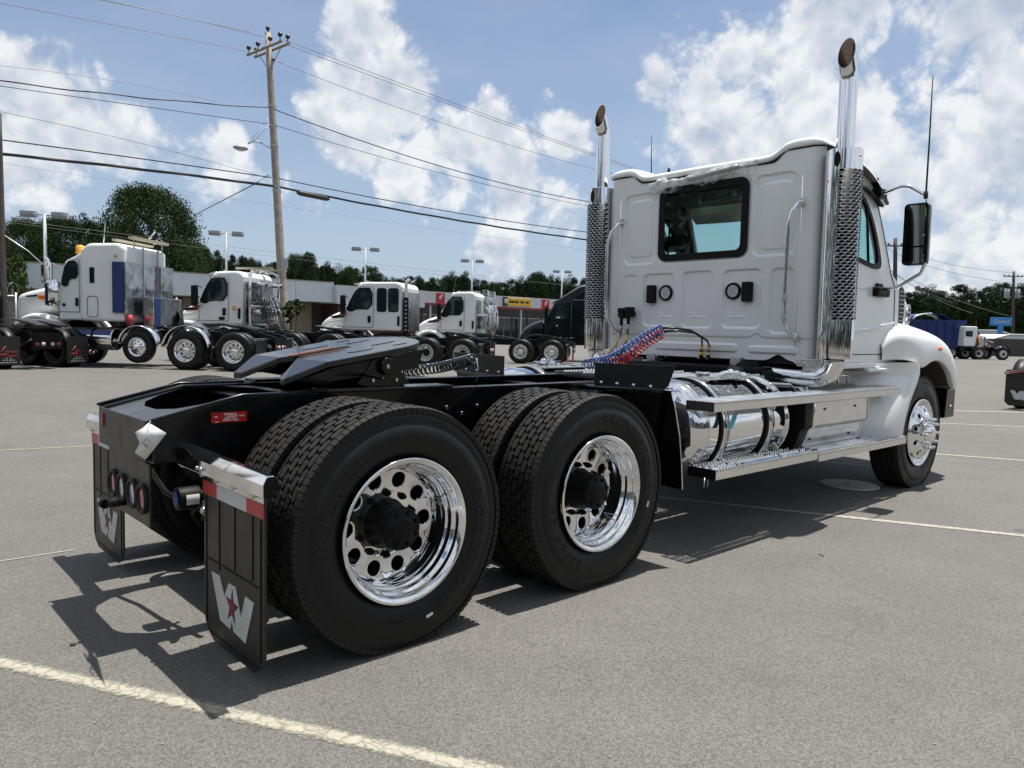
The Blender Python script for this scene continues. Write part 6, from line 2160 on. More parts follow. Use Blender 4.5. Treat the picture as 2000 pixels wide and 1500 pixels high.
white_sleeper()
white_daycab('day_cab_truck', 'white day cab with a polished rack behind it, just left of the tall wooden pole', 672, 26.2, 3.25, 6.2, 3.12, 'alu')
white_daycab('day_cab_truck', 'white extended day cab with two extra side windows, seen above the black fifth wheel', 919, 29.0, 2.42, 6.0, 3.14, 'white', rack=False, windows2=True, flaps='redtip', stack=True)
white_daycab('day_cab_truck', 'white day cab with tall hydraulic gear, between the extended cab and the black sleeper', 1086, 34.6, 3.55, 6.6, 3.16, 'alu', rack=False, rackgear=True, flaps='redtip')


def black_sleeper():
    x, y = ground_at(1300, 37.5)
    t = thing('sleeper_truck', 'glossy black sleeper truck with a raised roof, half hidden behind the left chrome stack', 'truck', (x, y, gz(x, y)), HEAD)
    bg_frame(t, 6.9, 'alu')
    for s in (1, -1): bg_wheel(t, 6.3, s, 'steer', 'alu')
    tumble_prism(t, 'cab_shell', [(2.6, 1.2), (5.9, 1.2), (5.92, 2.05), (5.7, 2.3), (5.35, 2.9), (5.2, 3.05), (4.2, 3.75), (3.4, 3.95), (2.6, 3.98)], 1.12, 'blackcar', .1, 2.1, .06, 4)
    bonnet_loft(t, [(5.7, 1.02, 1.0, 1.85, 2.10), (6.2, .98, .9, 1.78, 2.02), (6.7, .88, .7, 1.55, 1.84), (7.1, .76, .5, 1.3, 1.55), (7.25, .6, .5, 1.05, 1.2)], 'blackcar')
    cab_windows(t, 1.10, [[(4.7, 2.1), (5.35, 2.05), (5.7, 2.0), (5.72, 2.12), (5.35, 2.7), (5.2, 2.78), (4.7, 2.78)]])
    for s in (1, -1):
        mb = MB(); mb.tube([(5.28, s * 1.06, 2.98), (4.2, s * 1.02, 3.66), (3.4, s * 1.0, 3.86)], .03, 6); put('roof_edge', mb, M['steel'], t)
        joint(t, [(4.55, 1.35), (4.55, 2.95), (5.2, 2.9)], s * 1.122, 'steel', .006); joint(t, [(4.55, 3.02), (2.6, 3.04)], s * 1.09, 'steel', .02)
        mb = MB(); mb.sphere((5.25, s * 1.13, 1.75), .05, 8, 5); put('side_lamp', mb, M['reflw'], t)
        mb = MB(); mb.box(5.1, 5.3, s * 1.105, s * 1.12, 2.12, 2.2); put('window_notice', mb, M['paper'], t)
    wheel_arch(t, 6.3, 'blackcar', .66, .70, 1.18, .6)
    mb = MB(); mb.loft([[(5.68, a, 2.35), (5.42, a, 2.92)] for a in (-.9, -.4, 0, .4, .9)], True, False); put('windscreen', mb, M['glassbg'], t, solid=.01)
    mb = MB(); mb.loft([[(5.3, a, 3.0), (5.55, a, 2.86), (5.5, a, 2.84), (5.28, a, 2.95)] for a in (-1, 0, 1)], False); put('sun_visor', mb, M['blackcar'], t)
    bg_mirror(t, 5.75, 2.3, 1.05)


black_sleeper()


def chrome_fendered_tail():
    """the pair of polished wheels under the black truck belong to the white cab in front: add their half fenders"""
    pass


def flap_truck_left():
    x, y = ground_at(93, 20.2)
    h = -R_ * cos(radians(28)) + F_ * sin(radians(28))
    t = thing('truck_rear', 'black-framed tractor rear with red script on both mudflaps, cut by the left edge', 'truck', (x, y, gz(x, y)), atan2(h[1], h[0]))
    bg_frame(t, 5.2, 'alu', flaps='script', hanger=False, tailx=-.0, wheels=(.75, 2.1))
    for s in (1, -1): bg_wheel(t, 6.0, s, 'steer', 'alu')
    mb = MB(); mb.box(5.0, 6.6, -1.1, 1.1, 1.2, 2.0); mb.box(3.9, 5.4, -1.05, 1.05, 1.25, 2.8); put('cab_shell', mb, M['blackcar'], t, bevel=.12, seg=4)


flap_truck_left()


def flap_truck_right():
    x, y = ground_at(2104, 15.3)
    h = F_ * cos(radians(50)) + R_ * sin(radians(50))
    t = thing('truck_rear', 'tractor rear with a pale W on its mudflap, cut by the right edge', 'truck', (x, y, gz(x, y)), atan2(h[1], h[0]))
    for xx in (.75, 2.1):
        for s in (1, -1): bg_wheel(t, xx, s, 'drive', 'alu')
        mb = MB(); mb.cyl((xx, -.95, .53), (xx, .95, .53), .09, 10); put('axle', mb, M['blackdull'], t)
    mb = MB()
    for s in (1, -1): mb.box(0, 5.5, s * .43, s * .35, .8, 1.08)
    put('frame', mb, M['black'], t)
    for s in (1, -1):
        mb = MB(); mb.prism([(s * .60, .92), (s * .60, .16), (s * .68, .08), (s * 1.14, .08), (s * 1.22, .16), (s * 1.22, .84)], .04, .06, 'yz'); f = put('mud_flap', mb, M['flap'], t, bevel=.004)
        c = s * .91; W = [(.211, .358), (.128, .360), (.074, .285), (.030, .353), (-.038, .355), (-.092, .244), (-.135, .343), (-.215, .338), (-.135, .151), (-.018, .165), (-.004, .205), (.014, .164), (.119, .171)]
        mb = MB(); mb.prism([(c + u, z + .05) for u, z in W], .03, .038, 'yz'); put('flap_emblem', mb, M['emblem'], f)
        mb = MB(); mb.prism([(s * .56, .88), (s * 1.24, .74), (s * 1.24, .80), (s * .56, .94)], -.02, .03, 'yz'); hg = put('flap_hanger', mb, M['alubg'], t, bevel=.008)
        mb = MB(); mb.prism([(s * .70, .865), (s * 1.15, .775), (s * 1.15, .805), (s * .70, .895)], -.026, -.021, 'yz'); put('red_reflector', mb, M['red'], hg)
    mb = MB(); mb.box(4.2, 6.2, -1.05, 1.05, 1.25, 2.8); put('cab_shell', mb, M['whitebg'], t, bevel=.12, seg=4)
    for s in (1, -1): bg_wheel(t, 6.0, s, 'steer', 'alu')


flap_truck_right()


def blue_dump():
    # dark blue dump body behind the bonnet, facing right
    d0 = 64; h = atan2(R_[1], R_[0])
    x, y = ground_at(1836, d0)
    t = thing('dump_truck', 'dark blue dump body with a domed hoop, seen over the white bonnet', 'truck', (x, y, 0), h)
    z = lambda py: 1.416 + (667 - py) / FPX * d0
    u = lambda px: (px - 1836) / FPX * d0
    prism_part(t, 'dump_body', [(u(1740), z(628)), (u(1868), z(626)), (u(1872), z(676)), (u(1852), z(684)), (u(1740), z(664))], -1.2, 1.2, 'bluebody', .03)
    mb = MB()
    for k in range(7): mb.box(u(1745 + 17 * k), u(1747 + 17 * k), -1.26, -1.2, z(664), z(632))
    mb.box(u(1740), u(1870), -1.28, -1.2, z(632), z(626))
    put('body_rib', mb, M['bluebody'], t)
    mb = MB(); n = 12; cx = u(1805); r = u(1822) - u(1782)
    mb.loft([[(cx + r * .9 * cos(a), yy, z(628) + (z(614) - z(628)) * sin(a)) for a in [pi * i / n for i in range(n + 1)]] for yy in (-1.0, 1.0)], True, False); put('tarp_hoop', mb, M['bluebody'], t, solid=.03)
    mb = MB(); mb.tube([(cx + r * .9 * cos(a), -1.02, z(628) + (z(614) - z(628)) * sin(a)) for a in [pi * i / n for i in range(6, n + 1)]], .06, 6); put('hoop_edge', mb, M['reflw'], t)
    prism_part(t, 'subframe', [(u(1740), .8), (u(1876), .8), (u(1876), 1.2), (u(1740), 1.4)], -.6, .6, 'black')
    for px in (1872, 1845):
        for s in (1, -1): bg_wheel(t, u(px), s, 'drive', 'white', z=.50, sc=.95)
    # cab-chassis in front of it, bonnet off
    d1 = 63; x2, y2 = ground_at(1900, d1)
    t2 = thing('cab_chassis', 'white cab with its engine bare and bonnet missing, parked right of the blue dump body', 'truck', (x2, y2, 0), h)
    z = lambda py: 1.416 + (668 - py) / FPX * d1
    u = lambda px: (px - 1900) / FPX * d1
    tumble_prism(t2, 'cab_shell', [(u(1869), z(676)), (u(1891), z(676)), (u(1895), z(655)), (u(1895), z(640)), (u(1893), z(638)), (u(1871), z(638))], 1.05, 'whitebg', .06)
    for s in (1, -1):
        panel(t2, 'side_window', [(u(1872), z(657)), (u(1885), z(658)), (u(1885), z(647)), (u(1872), z(647))], s * 1.055, 'glassbg', .02)
        bg_wheel(t2, u(1898), s, 'drive', 'white', z=.5, sc=.95); bg_wheel(t2, u(1944), s, 'steer', 'white', z=.5, sc=.95)
        fender_arc(t2, u(1944), .5, .62, s * .8, s * 1.2, radians(0), radians(150), 'black', 'wheel_flare')
    mb = MB(); mb.box(u(1870), u(1952), -.45, .45, .7, 1.0); put('frame', mb, M['black'], t2)
    mb = MB(); mb.box(u(1906), u(1918), -.4, .4, 1.0, 1.75); mb.box(u(1920), u(1932), -.35, .35, 1.0, 1.5); mb.cyl((u(1904), -.6, 1.2), (u(1904), -.6, 2.0), .12, 10); mb.tube([(u(1905), -.3, 1.7), (u(1915), -.5, 1.9), (u(1925), -.4, 1.5), (u(1936), -.3, 1.4)], .09, 8)
    put('engine', mb, M['alubg'], t2, bevel=.04)
    mb = MB(); mb.box(u(1926), u(1936), -.4, -.3, 1.2, 1.4); mb.box(u(1918), u(1924), -.5, -.4, 1.0, 1.15); put('engine_cover', mb, M['logo_red'], t2)
    mb = MB(); mb.box(u(1898), u(1902), -.6, .6, 1.2, 2.5); mb.box(u(1896), u(1899), -1.0, -.9, 1.2, 2.2); put('firewall', mb, M['blackdull'], t2)
    mb = MB(); mb.tube([(u(1893), -1.05, 1.3), (u(1896), -1.15, 1.5), (u(1896), -1.1, 2.0)], .05, 6); put('warning_lamp_strip', mb, M['orange'], t2)


blue_dump()

# ------------------------------------------------------------------ utility poles and lines
PB = at_depth(560, 640, 30.0)
YP = PB[1]                                   # the pole line runs along this world-y


def pole_at(name, label, base, h, r0, r1, m, lean=(0, 0), arms=None, group=None):
    t = thing(name, label, 'utility pole', (base[0], base[1], 0), 0, group)
    mb = MB(); n = 8
    mb.tube([(lean[0] * k / n, lean[1] * k / n, h * k / n) for k in range(n + 1)], [r0 + (r1 - r0) * k / n for k in range(n + 1)], 14)
    put('pole', mb, M[m], t)
    return t


def main_pole():
    base = PB[:2]
    H = 13.15
    # the photographed pole leans a little: find the lean from its imaged top
    top = at_depth(523, 78, 30.6)
    t = pole_at('utility_pole', 'tall grey wooden utility pole with twin crossarms and a cobra-head street lamp', base, H, .19, .12, 'wood', lean=(top[0] - base[0], top[1] - base[1]))
    tx, ty = top[0] - base[0], top[1] - base[1]
    z0 = top[2]
    ax = np.array([F_[0], F_[1], 0]) * .86 + np.array([R_[0], R_[1], 0]) * .5; ax /= np.linalg.norm(ax)   # crossarms run away from the camera
    ax = np.array([.12, -1, 0]); ax /= np.linalg.norm(ax)
    u_img = R_ * np.array([1, 1, 0])
    for off in (-.16, .16):
        mb = MB()
        a = np.array([tx + off, ty, H - .62]) - ax * 1.25; b = np.array([tx + off, ty, H - .62]) + ax * 1.25
        mb.tube([a, b], .065, 4, True, False); arm = put('crossarm', mb, M['wood'], t)
        mb = MB()
        for k in (-1.15, -.45, .45, 1.15):
            c = np.array([tx + off, ty, H - .55]) + ax * k
            if off > 0 and abs(k) < 1: continue
            mb.cyl(c, c + np.array([0, 0, .12]), .02, 6); mb.sphere(c + np.array([0, 0, .20]), .10, 8, 6, (1, 1, .9))
        put('insulator', mb, M['insul'], arm)
    mb = MB(); mb.tube([(tx, ty, H - .1), (tx, ty, H + .12)], .03, 6); mb.sphere((tx, ty, H + .2), .09, 8, 6); mb.sphere((tx + .3, ty + .2, H - .9), .09, 8, 6); put('pin_insulator', mb, M['insul'], t)
    for s in (-1, 1):
        mb = MB(); mb.tube([np.array([tx + .1, ty, H - .68]) + ax * s * .8, (tx + .08, ty, H - 1.45)], .02, 4); put('arm_brace', mb, M['wood'], t)
    # street lamp arm
    b0 = np.array([base[0], base[1], 0])
    p1 = at_depth(528, 290, 30.0) - b0; p2 = at_depth(497, 275, 29.6) - b0; p3 = at_depth(484, 281, 29.4) - b0; p4 = at_depth(470, 289, 29.2) - b0
    mb = MB(); mb.tube([p1, p1 * .5 + p2 * .5 + np.array([0, 0, .05]), p2, p3], .03, 8)
    mb.tube([at_depth(524, 232, 30.0) - b0, p3], .010, 4); mb.tube([at_depth(526, 243, 30.0) - b0, p2], .010, 4)
    la = put('lamp_arm', mb, M['lamppole'], t)
    mb = MB(); mb.sphere(p4, .2, 12, 8, (1.5, 1.0, .5)); put('lamp_head', mb, M['lampgrey'], la)
    mb = MB(); mb.sphere(p4 - np.array([0, 0, .05]), .15, 12, 8, (1.2, .9, .5)); put('lamp_glass', mb, M['reflw'], la)
    mb = MB()
    for z in (10.2, 7.0, 6.8, 8.6, 9.4):
        k = z / H; mb.lathe([(-.03, .17), (.03, .17)], (tx * k, ty * k, z), 'z', 10)
    put('pole_band', mb, M['steel'], t)
    # small drum and fittings
    p = at_depth(556, 515, 29.8) - b0
    mb = MB(); mb.box(p[0] - .1, p[0] + .1, p[1] - .1, p[1] + .1, p[2] - .2, p[2] + .2); put('meter_box', mb, M['lampgrey'], t)


main_pole()
p0 = at_y(6, 640, YP)
t = pole_at('utility_pole', 'dark creosoted utility pole cut by the left edge of the photo', (p0[0] - .05, p0[1]), at_y(2, 222, YP)[2], .19, .13, 'wooddark', lean=((at_y(-1, 300, YP) - at_y(6, 640, YP))[0] * .9, 0))
mb = MB(); z_ = at_y(2, 430, YP)[2]; mb.lathe([(-.05, .175), (.05, .175)], (-.1, 0, z_), 'z', 10); mb.tube([(-.1, 0, z_ - .3), (.7, -.3, z_ - .9), (1.3, -.4, z_ - 1.5)], .02, 5); put('pole_band', mb, M['steel'], t)


def wire(pts, r, m, label, name='overhead_wire', ext0=None, Y=None, group='overhead lines between the poles', jitter=0):
    P3 = [at_y(x, y, YP if Y is None else Y) for x, y in pts]
    # smooth path through the surveyed points
    xs = np.array([p[0] for p in P3]); zs = np.array([p[2] for p in P3]); deg = min(2, len(pts) - 1)
    c = np.polyfit(xs, zs, deg)
    X = np.linspace(xs.min() - (ext0 or 0), xs.max() + (8 if pts[-1][0] > 1100 else 0), 60)
    mb = MB(); yy = YP if Y is None else Y
    mb.tube([(x, yy + (jitter * sin(x * 3.1) if jitter else 0), float(np.polyval(c, x)) + (jitter * cos(x * 2.3) if jitter else 0)) for x in X], r, 5)
    o = put(name, mb, M[m]); tag(o, label, 'power line', group); return o


wire([(160, -10), (320, 25), (490, 63)], .012, 'cablegrey', 'upper of the thin bare wires running left from the top of the tall pole', ext0=3, Y=YP + .3)
wire([(185, -2), (350, 32), (512, 72)], .012, 'cablegrey', 'second thin bare wire running left just under the topmost one', ext0=3, Y=YP - .3)
wire([(0, 6), (250, 54), (496, 103)], .010, 'cablegrey', 'single thin wire crossing the top left corner to the lower end of the crossarm', ext0=3, Y=YP - 1.2)
wire([(555, 78), (850, 188), (1160, 300), (1290, 346)], .012, 'cablegrey', 'highest thin wire descending right from the crossarm towards the cab roof', Y=YP + 1.1)
wire([(560, 86), (850, 196), (1160, 302), (1290, 350)], .012, 'cablegrey', 'thin wire just below the highest one, right of the tall pole', Y=YP + .4)
wire([(543, 121), (800, 218), (1160, 330)], .010, 'cablegrey', 'thin wire leaving the lower crossarm end to the right', Y=YP - 1.0)
wire([(0, 158), (260, 189), (530, 211)], .022, 'cable', 'twisted dark service cable meeting the tall pole from the left above its lamp', ext0=3, jitter=.015)
wire([(536, 213), (700, 275), (900, 335), (1160, 396)], .022, 'cable', 'twisted dark service cable sagging right from above the lamp arm')
wire([(0, 168), (260, 205), (530, 243)], .012, 'cablegrey', 'thin wire below the twisted cable on the left', ext0=3)
wire([(538, 245), (800, 322), (1160, 404)], .012, 'cablegrey', 'thin wire below the twisted cable on the right')
wire([(0, 273), (260, 308), (530, 347)], .020, 'cable', 'medium dark cable above the thick bundle, left of the tall pole', ext0=3)
wire([(545, 349), (830, 405), (1160, 455)], .020, 'cable', 'medium dark cable above the thick bundle, right of the tall pole')
wire([(0, 301), (260, 329), (534, 364)], .050, 'cable', 'thick black communications bundle left of the tall pole', name='cable_bundle', ext0=3, jitter=.008)
wire([(548, 366), (800, 414), (1160, 470)], .042, 'cable', 'thick black communications bundle right of the tall pole', name='cable_bundle', jitter=.008)
wire([(0, 128), (260, 165), (430, 200)], .006, 'cablegrey', 'faint hair-thin wire over the left cloud', ext0=2)
wire([(0, 218), (200, 262), (520, 347)], .007, 'cablegrey', 'pair of faint thin wires in front of the left cloud', ext0=2)
wire([(0, 318), (300, 365), (600, 410), (1160, 490)], .007, 'cablegrey', 'very faint thin wire low over the tree tops', ext0=2, Y=YP + 18)
wire([(200, 452), (600, 500), (1160, 562)], .012, 'cablegrey', 'thin wire passing just over the distant tree line', ext0=30, Y=YP + 35)
wire([(300, 472), (700, 520), (1160, 560)], .008, 'cablegrey', 'lowest faint wire along the tree tops', ext0=10, Y=YP + 30)
# splice case hanging on the bundle
a = at_y(580, 376, YP); b = at_y(643, 389, YP)
mb = MB(); mb.tube([a, a * .9 + b * .1, b * .9 + a * .1, b], [.05, .10, .10, .05], 12); sc_ = put('splice_case', mb, M['cable'])
tag(sc_, 'black cylindrical splice case on the thick cable just right of the tall pole', 'cable splice')
mb = MB(); mb.tube([at_y(524, 342, YP), at_y(500, 358, YP), at_depth(378, 421, 42)], .022, 6); gw = put('guy_wire', mb, M['cablegrey']); tag(gw, 'slack service drop falling left from the tall pole to the big tree', 'power line')
# right-hand lines, seen between mirror and right edge
YR = at_depth(1980, 640, 92)[1]


def rwire(a, b, c, label, r=.03, d=(60, 75, 92)):
    P = [at_depth(*a, d[0]), at_depth(*b, d[1]), at_depth(*c, d[2])]
    mb = MB(); pts = []
    for i in range(25):
        t = i / 24; pts.append((1 - t) * (1 - 2 * t) * P[0] + 4 * t * (1 - t) * P[1] + t * (2 * t - 1) * P[2])
    mb.tube(pts, r, 4); o = put('overhead_wire', mb, M['cablegrey']); tag(o, label, 'power line', 'overhead lines on the right')


rwire((1725, 470), (1850, 515), (1985, 533), 'upper thin wire behind the right mirror reaching the far right pole', .018)
rwire((1725, 478), (1850, 530), (2030, 560), 'second thin wire behind the right mirror', .018)
rwire((1700, 500), (1790, 560), (1860, 592), 'steep thin wire below the mirror bracket', .018)
rwire((1720, 510), (1810, 575), (1900, 612), 'lower steep thin wire below the mirror bracket', .022)
rwire((1780, 545), (1880, 590), (1975, 618), 'wire crossing the dark pines towards the far right pole', .02)
# poles on the right
for (px, py, d, ptop, lab, arms) in ((1748, 690, 60, 465, 'wooden pole with one crossarm standing behind the right mirror', 1), (1979, 692, 92, 530, 'pole with two grey transformers beside the blue sign', 2)):
    b = at_z(px, 668 + 1.416 / d * FPX, 0) if False else at_depth(px, 668, d); top = at_depth(px + 1, ptop, d)
    t = pole_at('utility_pole', lab, b[:2], top[2], .2, .14, 'wooddark', lean=(top[0] - b[0], top[1] - b[1]))
    lx, ly = top[0] - b[0], top[1] - b[1]
    w = 1.1 if arms == 1 else 1.2
    rr = np.array([R_[0], R_[1], 0]); rr /= np.linalg.norm(rr)
    for k in range(1 if arms == 1 else 1):
        c = np.array([lx, ly, top[2] - .6 - .1 * k])
        mb = MB(); mb.tube([c - rr * w, c + rr * w], .07, 4, True, False); ca = put('crossarm', mb, M['wooddark'], t)
        mb = MB()
        for q in (-1, -.5, .5, 1): mb.sphere(c + rr * w * q * .92 + np.array([0, 0, .15]), .08, 6, 5)
        put('insulator', mb, M['insul'], ca)
    if arms == 2:
        for q in (-1, 1):
            c = np.array([lx, ly, top[2] - 3.2]) + rr * q * .62; mb = MB(); mb.cyl(c, c + np.array([0, 0, 1.1]), .30, 14); put('transformer', mb, M['lampgrey'], t)

# ------------------------------------------------------------------ lot lights
for (px, py, pb, d, lab) in ((87, 418, 560, 39, 'nearest twin-head lot light, above the white sleeper truck at far left'), (442, 455, 536, 50, 'twin-head lot light left of the tall wooden pole'),
                             (714, 486, 546, 60, 'twin-head lot light right of the tall pole, over the extended white cab'), (922.5, 509, 565, 72, 'twin-head lot light over the white cab with hydraulic gear'), (1098, 530, 565, 88, 'farthest twin-head lot light, above the black sleeper truck')):
    top = at_depth(px, py, d); b = top.copy()
    t = thing('lot_light', lab, 'lot light', (top[0], top[1], 0), 0, 'twin-head lot lights along the parked row')
    h = top[2]
    mb = MB(); mb.tube([(0, 0, 0), (0, 0, h)], [.10, .075], 10); put('light_pole', mb, M['lamppole'], t)
    rr = np.array([R_[0], R_[1], 0]); rr /= np.linalg.norm(rr); ff = np.array([F_[0], F_[1], 0]); ff /= np.linalg.norm(ff)
    ax = rr * .97 + ff * .24
    mb = MB(); mb.tube([np.array([0, 0, h - .04]) - ax * .5, np.array([0, 0, h - .04]) + ax * .5], .04, 6); put('light_bracket', mb, M['lamppole'], t)
    for s in (-1, 1):
        c = np.array([0, 0, h - .02]) + ax * s * .72; n_ = np.array([-ax[1], ax[0], 0])
        mb = MB(); secs = []
        for u, k in ((-.36, .75), (-.30, 1), (.22, 1), (.36, .7)):
            q = c + ax * s * u
            secs.append([q + n_ * .28 * k + np.array([0, 0, .13]), q + n_ * .30 * k - np.array([0, 0, .06]), q + n_ * .2 * k - np.array([0, 0, .17]), q - n_ * .2 * k - np.array([0, 0, .17]), q - n_ * .30 * k - np.array([0, 0, .06]), q - n_ * .28 * k + np.array([0, 0, .13])])
        mb.loft(secs, False); put('lamp_head', mb, M['lampgrey'], t, bevel=.02)

# ------------------------------------------------------------------ store buildings
YB = at_depth(341, 560, 55)[1]


def storefront_left():
    A = at_y(325, 530, YB); B = at_y(668, 551, YB)
    x0, x1 = A[0] - 14, at_y(652, 551, YB)[0]
    H = 5.15
    t = thing('store_building', 'long low store with pale blue-grey fascia and dark shopfronts, left of the extended cab', 'building', (x0, YB, 0))
    W = x1 - x0
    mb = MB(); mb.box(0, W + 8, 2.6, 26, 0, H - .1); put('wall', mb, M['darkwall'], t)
    n = int(W / 3.1)
    for k in range(n):
        a = W * k / n; mb = MB(); mb.box(a + .02, W * (k + 1) / n - .02, -.02, .25, H - 1.62, H - .02); put('fascia_panel', mb, M['fascia'], t)
    mb = MB(); mb.box(-.1, W + .2, .25, 2.6, H - .4, H - .3); put('canopy', mb, M['fascia2'], t)
    mb = MB(); mb.box(0, W, -.06, .3, H - .02, H + .05); put('coping', mb, M['tanwall'], t)
    mb = MB(); mb.box(0, W, -.04, 2.6, H - 1.66, H - 1.62); put('soffit_edge', mb, M['fascia2'], t)
    for k in range(int(W / 4)):
        a = 1.5 + 4 * k; mb = MB(); mb.box(a, a + .28, .1, .38, 0, H - 1.6); put('column', mb, M['tanwall'], t)
    for k in range(int(W / 2.2)):
        a = .6 + 2.2 * k
        if k % 4 == 3: mb = MB(); mb.box(a, a + 1.9, 2.50, 2.6, 0, H - 1.7); put('brick_pier', mb, M['tanwall'], t); continue
        mb = MB(); mb.box(a, a + 1.9, 2.54, 2.6, .3, 2.9); w = put('shop_window', mb, M['glassdark'], t)
        mb = MB(); mb.box(a + .93, a + .97, 2.50, 2.55, .3, 2.9); mb.box(a, a + 1.9, 2.50, 2.55, 2.86, 2.94); mb.box(a, a + 1.9, 2.5, 2.55, .26, .34); put('window_frame', mb, M['steel'], w)
    # plain grey wing right of it
    mb = MB(); mb.box(W, W + 9, -.5, 3, H - 1.75, H - .2); put('wing_fascia', mb, M['fascia2'], t)
    mb = MB(); mb.box(W + .3, W + 9, -.2, 3, .0, H - 1.75); put('wing_wall', mb, M['redbrown'], t)  # dark red-brown block below the wing fascia


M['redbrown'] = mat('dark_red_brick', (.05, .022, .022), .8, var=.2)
storefront_left()
YB2 = at_depth(826, 580, 76)[1]


def storefront_right():
    x0 = at_y(826, 580, YB2)[0]; x1 = at_y(1090, 590, YB2)[0] + 26
    top = at_y(826, 568, YB2)[2]
    H = top; fh = 1.15
    W = x1 - x0
    t = thing('store_building', 'white-fascia store with red trim, a yellow sign and two red square signs behind the trucks', 'building', (x0, YB2, 0))
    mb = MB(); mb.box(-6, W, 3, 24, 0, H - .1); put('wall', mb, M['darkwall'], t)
    n = int(W / 3.4)
    for k in range(n):
        mb = MB(); mb.box(W * k / n + .01, W * (k + 1) / n - .01, 0, .3, H - fh, H); put('fascia_panel', mb, M['fascia2'], t)
    mb = MB(); mb.box(0, W, -.05, .35, H - fh - .22, H - fh); put('red_trim', mb, M['redtrim'], t)
    mb = MB(); mb.add([(0, 0, H - fh), (-3.4, 3.6, H - fh), (-3.4, 3.6, H), (0, 0, H)], [(0, 1, 2, 3)]); put('return_fascia', mb, M['fascia2'], t, solid=.1)
    mb = MB(); mb.add([(0, -.03, H - fh - .22), (-3.4, 3.57, H - fh - .22), (-3.4, 3.57, H - fh), (0, -.03, H - fh)], [(0, 1, 2, 3)]); put('red_trim', mb, M['redtrim'], t, solid=.1)
    for k in range(int(W / 4.2)):
        mb = MB(); mb.box(1 + 4.2 * k, 1.22 + 4.2 * k, .2, .42, 0, H - fh); put('column', mb, M['steel'], t)
    for k in range(int(W / 2.4)):
        a = .5 + 2.4 * k; mb = MB(); mb.box(a, a + 2.1, 2.94, 3.0, .2, 3.0); w = put('shop_window', mb, M['glassdark'], t)
        mb = MB(); mb.box(a + 1.03, a + 1.07, 2.9, 2.95, .2, 3.0); mb.box(a, a + 2.1, 2.9, 2.95, 2.96, 3.04); put('window_frame', mb, M['steel'], w)
    # signs
    def U(px): return at_y(px, 590, YB2)[0] - x0
    zc = H - fh / 2
    for a, b, nm in ((852, 864, 'signred'), (1058.5, 1069, 'signred')):
        s = put('square_sign', MB().box(U(a), U(b) + .2, -.14, -.02, H - fh - .05, H - .12), M[nm], t)
        ua, ub = U(a), U(b) + .2; w = ub - ua; h_ = fh
        mb = MB(); mb.prism(smooth_poly([(ua + w * .85, zc + h_ * .40), (ua + w * .45, zc + h_ * .22), (ua + w * .18, zc - h_ * .02), (ua + w * .38, zc - h_ * .22), (ua + w * .62, zc + h_ * .02)], 1), -.16, -.15); put('sign_mark', mb, M['emblem'], s)
    s = put('yellow_sign', MB().box(U(990), U(1036), -.14, -.02, zc - .40, zc + .38), M['signyel'], t)
    mb = MB()
    a, b = U(992), U(1034)
    for k, (u0, u1) in enumerate(((.02, .14), (.15, .26), (.27, .35), (.36, .46), (.54, .66), (.67, .72), (.78, .84), (.85, .94))): mb.box(a + (b - a) * u0, a + (b - a) * (u1 - .01), -.16, -.145, zc - .13, zc + .13)
    put('sign_words', mb, M['ink'], s)
    s2 = put('black_sign', MB().box(U(982), U(989.6), -.15, -.02, zc - .48, zc + .46), M['signblack'], t)
    mb = MB(); mb.sphere(((U(982) + U(989.6)) / 2 + .05, -.16, zc + .02), .26, 10, 8, (1, .1, 1)); put('sign_globe', mb, M['emblem'], s2)
    mb = MB(); mb.box(U(992), U(1006), 6, 9, H, H + .75); mb.box(U(985), U(990), 5, 7, H - .1, H + .4); put('roof_unit', mb, M['fascia2'], t)


storefront_right()
# ------------------------------------------------------------------ blue pole sign
c = at_depth(1955, 628, 90)
h = atan2(R_[1], R_[0])
t = thing('pole_sign', 'blue rectangular roadside sign on a blue post with pale lettering, far right', 'sign', (c[0], c[1], 0), h)
mb = MB(); mb.box(-1.22, 1.22, -.15, .15, c[2] - .50, c[2] + .48); sf = put('sign_panel', mb, M['signblue'], t, bevel=.02)
mb = MB(); mb.box(-.30, .26, -.12, .12, 0, c[2] - .50); put('sign_post', mb, M['signblue'], t)
mb = MB(); vs, fs = text_mb('Clayton', .62, 0, bold=.004); mb.add([(x, -.157, c[2] + y) for x, y, z in vs], fs); put('sign_lettering', mb, M['emblem'], sf, fix=False)
# fence, low roofs and clutter near the right-hand trees
t = thing('site_fence', 'dark rail fence with posts behind the blue sign', 'fence', tuple(at_depth(1980, 668, 86)[:2]) + (0,), h)
for k in range(22):
    mb = MB(); mb.box(-14 + 1.6 * k, -13.9 + 1.6 * k, -.05, .05, 0, 1.6); put('fence_post', mb, M['steel'], t)
mb = MB(); mb.box(-14, 21, -.03, .03, 1.45, 1.52); mb.box(-14, 21, -.03, .03, .75, .8); put('fence_rail', mb, M['steel'], t)
for (px, py, w, hh, lab, d) in ((1915, 655, 9, 2.9, 'dark low shed with a pale curved roof edge behind the bare cab', 94), (1998, 655, 6, 2.3, 'white car-height shed by the right edge', 80)):
    c = at_depth(px, 668, d); t = thing('shed', lab, 'shed', (c[0], c[1], 0), h)
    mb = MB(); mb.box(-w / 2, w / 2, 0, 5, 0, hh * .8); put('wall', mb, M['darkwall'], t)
    mb = MB(); mb.tube([(-w / 2, -.1, hh * .8), (-w / 4, -.1, hh), (w / 4, -.1, hh), (w / 2, -.1, hh * .75)], .07, 6); mb.prism([(-w / 2, hh * .8), (-w / 4, hh), (w / 4, hh), (w / 2, hh * .75)], 0, 5); put('roof', mb, M['fascia2'], t)

